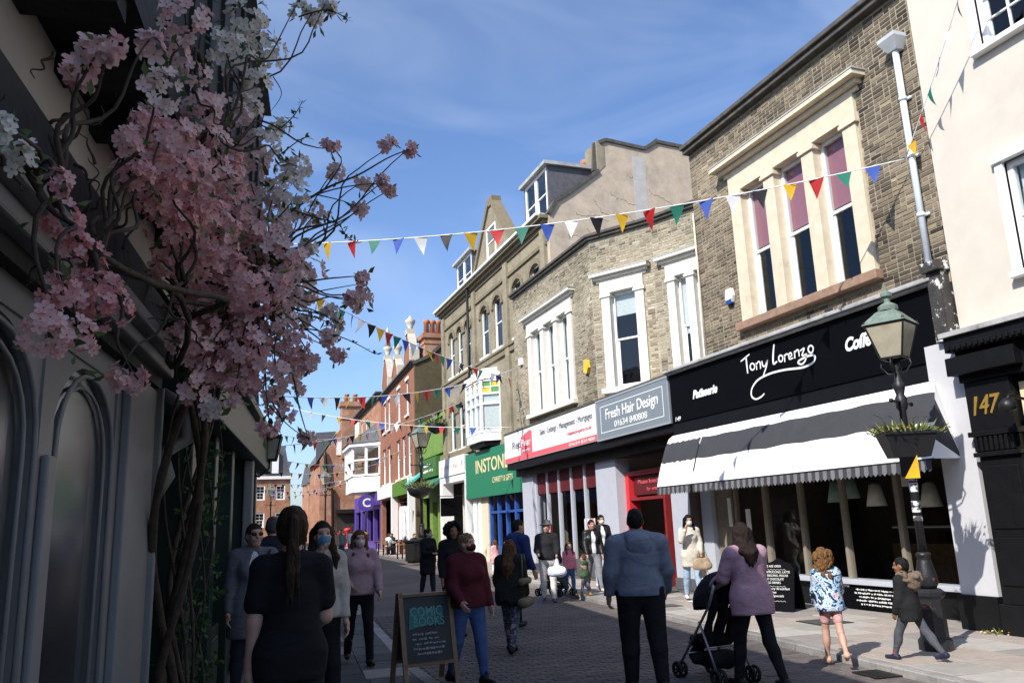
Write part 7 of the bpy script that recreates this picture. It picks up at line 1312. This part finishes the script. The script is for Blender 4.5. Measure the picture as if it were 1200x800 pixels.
FAR = [('far walker in pale pink shirt and jeans',8.7,54,180,(.62,.40,.42),(.10,.16,.28)),('far walker in brown jacket and jeans before the round purple sign',10.7,60,0,(.28,.15,.07),(.12,.2,.36)),('far walker in black left of the pink-shirted one',8.0,57,180,BLK,BLK),('distant walker in grey in the middle of the street',8.6,72,180,(.2,.2,.22),BLK),('distant walker in navy by the orange brick house',10.4,80,0,(.03,.04,.1),BLK),('distant walker in red by the pillar box',11.3,76,180,(.4,.03,.03),BLK),('far walker in beige coat left of centre',6.2,44,180,(.35,.28,.2),BLK),('far walker in grey hooded top beside the beige coat',6.9,46,175,(.18,.18,.2),(.06,.08,.14)),('far walker in white T-shirt in the middle of the road',8.0,49,185,(.7,.7,.7),(.05,.07,.12)),('far walker in mustard jumper behind the pink-shirted one',9.3,62,180,(.5,.3,.05),BLK),('distant walker in pale blue by the left lamp',7.6,84,180,(.3,.42,.55),BLK),('distant walker in black by the purple shop',10.6,70,180,BLK,BLK),('far walker in dark green on the left side',7.0,66,180,(.04,.08,.05),(.05,.06,.08))]
for lab, x_, y_, f_, c1, c2 in FAR: person(lab, x_, y_, RZ, 1.74, f_, ((14,5),(-12,12)), fem=False, sk=TAN, top={'col':c1,'loose':.03}, bottom={'col':c2,'loose':.02}, hair=('short',DBR), fine=.04)
for lab, x_, y_, f_, c1 in (('seated cafe customer in a white shirt outside the red gabled building',10.6,51.6,-60,(.72,.72,.74)),('seated cafe customer in a dark top beside the wooden table near the bin',10.7,45.2,-150,(.03,.035,.06)),('seated cafe customer in black at the second table',11.3,53.3,120,(.02,.02,.02))):
    chair('wooden cafe chair under the '+lab.split('customer ')[1].split(' outside')[0].split(' beside')[0].split(' at')[0]+' customer', (x_,y_,0), R(f_)); person(lab, x_, y_, 0.0, 1.72, f_, ((88,88),(88,88)), ((40,6,50),(40,6,50)), 8, fem=False, sk=PALE, top={'col':c1,'loose':.03}, bottom={'col':(.04,.05,.09),'loose':.02}, hair=('short',BRN), fine=.035)
# ------------------------------------------------------------------ pushchairs and bags
def pushchair(label, loc, rot, fab, k=1.0):
    t = thing('pushchair', label, 'pushchair', loc, R(rot), 'pushchairs'); t.scale = (k,)*3; m = cloth(fab)
    fr = mat('silver_tube', (.30,.30,.31), .35, .1, 8, metal=.6)
    for s in (-1,1):
        MB().tube([(s*.22,-.42,1.02),(s*.22,-.30,.80),(s*.22,.30,.14)],.014,8).build('front_strut', fr, t, True); MB().tube([(s*.22,-.10,.62),(s*.22,-.34,.12)],.013,8).build('rear_strut', fr, t, True); MB().tube([(s*.22,-.42,1.02),(s*.20,-.46,1.08),(s*.12,-.47,1.09)],.02,8).build('handle', cloth(BLK, .5), t, True)
        for y_ in (.32,-.36):
            wt = MB()
            for d in (-.035,.035):
                for a in range(16): pass
                ring_ = [(s*.22+d, y_+.072*math.cos(a), .085+.072*math.sin(a)) for a in [i*math.pi/8 for i in range(17)]]; wt.tube(ring_, .019, 6, False)
                for a in range(5): wt.bar((s*.22+d,y_,.085),(s*.22+d,y_+.06*math.cos(a*1.256),.085+.06*math.sin(a*1.256)),.012)
            wt.tube([(s*.22-.05,y_,.085),(s*.22+.05,y_,.085)],.014,8); wt.build('wheel', cloth((.02,.02,.02), .6), t, True)
    MB().tube([(-.22,-.2,.36),(.22,-.2,.36)],.01,6).build('cross_bar', fr, t, True); MB().tube([(-.22,.2,.26),(.22,.2,.26)],.01,6).build('cross_bar', fr, t, True)
    vf_obj('seat', sdf_mesh([('cap',(-.15,.12,.42),(.15,.12,.42),.05,.05,.04),('cap',(-.15,-.08,.40),(.15,-.08,.40),.05,.05,.05),('cap',(-.15,-.10,.42),(-.13,-.30,.88),.045,.04,.05),('cap',(.15,-.10,.42),(.13,-.30,.88),.045,.04,.05),('cap',(0,-.10,.42),(0,-.30,.88),.06,.05,.08),('cap',(-.13,.2,.36),(.13,.2,.36),.03,.03,.04),('cap',(0,.2,.36),(0,.34,.2),.07,.06,.05)], .018, noise=(.004,30,2)), m, t)
    c = MB(); n = 9
    for i in range(n):
        a0, a1 = R(105-i*13), R(105-(i+1)*13); 
        for j in range(8):
            b0, b1 = math.pi*j/8, math.pi*(j+1)/8
            def Q(a, b_): return (-.235*math.cos(b_), -.26+.40*math.cos(a)*(.35+.65*math.sin(b_)), .78+.36*math.sin(a)*math.sin(b_)*(1+.015*math.sin(a*18)))
            c.quad(Q(a0,b0),Q(a0,b1),Q(a1,b1),Q(a1,b0))
    c.build('hood', m, t, True)
    vf_obj('basket', sdf_mesh([('cap',(-.15,-.22,.24),(.15,-.22,.24),.07,.07,.05),('cap',(-.15,.1,.2),(.15,.1,.2),.05,.05,.05),('cap',(0,-.22,.23),(0,.1,.2),.1,.08,.05,)], .02, noise=(.006,30,5)), m, t)
    return t
pushchair('black folding pushchair pushed along the road by the figure in mauve-pink', (5.22,8.05,RZ), 4, (.014,.014,.016), 1.0)
pushchair('grey and black pushchair at the kerb beside the girl in pink', (7.52,17.75,0), 200, (.05,.05,.055), 1.0)
def bag(name, label, loc, rot, prims, col, strap=None, h=.014):
    t = thing(name, label, 'bag', loc, R(rot)); vf_obj('pouch', sdf_mesh(prims, h, noise=(.005,30,3)), cloth(col, .6), t)
    if strap: MB().tube(strap, .009, 6).build('handle', cloth(col, .6), t, True)
    return t
p = hold(JC,0,(0,.05,-.12)); bag('handbag', 'tan leather handbag carried by the figure in the cream cardigan', p, 160, [('cap',(-.11,0,-.08),(.11,0,-.08),.085,.085,.04,.6),('cap',(-.1,0,.03),(.1,0,.03),.05,.05,.04,.6)], (.34,.25,.16), [(-.1,0,.06),(-.08,0,.2),(.08,0,.2),(.1,0,.06)])
p = hold(JC,0,(.0,-.08,-.35)); bag('paper_bag', 'white carrier bag hanging below the tan handbag', p+Vector((.1,-.05,-.25)), 160, [('cap',(-.09,0,-.1),(.09,0,-.1),.07,.07,.04,.5),('cap',(-.09,0,.12),(.09,0,.12),.05,.05,.04,.5)], (.75,.75,.74), [(-.07,0,.15),(0,0,.3),(.07,0,.15)])
p = hold(JH,0,(0,.02,-.22)); bag('carrier_bag', 'white and blue plastic carrier bag hanging by the pushchair', p, 150, [('cap',(-.1,0,-.1),(.1,0,-.1),.11,.11,.06,.7),('cap',(0,0,.0),(0,0,.16),.07,.03,.05)], (.62,.66,.78), [(0,0,.14),(0,0,.24)])
p = JL['M'] @ Vector(J_ := JL['hip',1]+np.array([.16,-.05,.02])); bag('tote_bag', 'olive tote bag on the shoulder of the long-haired walker', p, -38, [('cap',(0,-.16,-.14),(0,.16,-.14),.07,.07,.04),('cap',(0,-.17,.14),(0,.17,.14),.05,.05,.04)], (.14,.125,.08), [(0,-.12,.16),(-.02,-.05,.5),(-.02,.05,.5),(0,.12,.16)])
dl = thing('doll', 'pink-skinned doll dangling from the arm of the curly-haired girl', 'doll', hold(JG,1,(.05,.0,-.06)), R(-60)); vf_obj('doll_body', sdf_mesh([('cap',(0,0,.0),(0,.0,.10),.045,.04,.03),('ell',(0,.0,.18),(.05,.05,.055),.02),('cap',(-.03,0,-.02),(-.09,.06,-.14),.025,.015,.02),('cap',(-.09,.06,-.14),(-.15,.1,-.13),.015,.018,.01),('cap',(.03,0,-.02),(.03,.08,-.2),.025,.015,.02),('cap',(.03,.08,-.2),(.03,.14,-.2),.015,.018,.01),('cap',(-.04,0,.09),(-.13,.03,.04),.02,.013,.02),('cap',(.04,0,.09),(.12,.05,.06),.02,.013,.02)], .009), skin(PALE), dl); vf_obj('doll_dress', sdf_mesh([('cap',(0,0,-.03),(0,0,.10),.06,.047,.03)], .009), cloth((.5,.25,.28)), dl)
b = MB(); rr = random.Random(2)
ltr = thing('litter', 'scrap of white paper litter on the pavement beside the blue-grey sweatshirt', 'litter', (8.9,14.3,.012)); b.add([(rr.uniform(-.05,.05)+.1*i,rr.uniform(-.03,.03)+.08*(j),rr.uniform(0,.03)) for i in range(4) for j in range(3)], [(3*i+j,3*i+j+1,3*i+j+4,3*i+j+3) for i in range(3) for j in range(2)]); b.build('paper', M_WHITE, ltr)
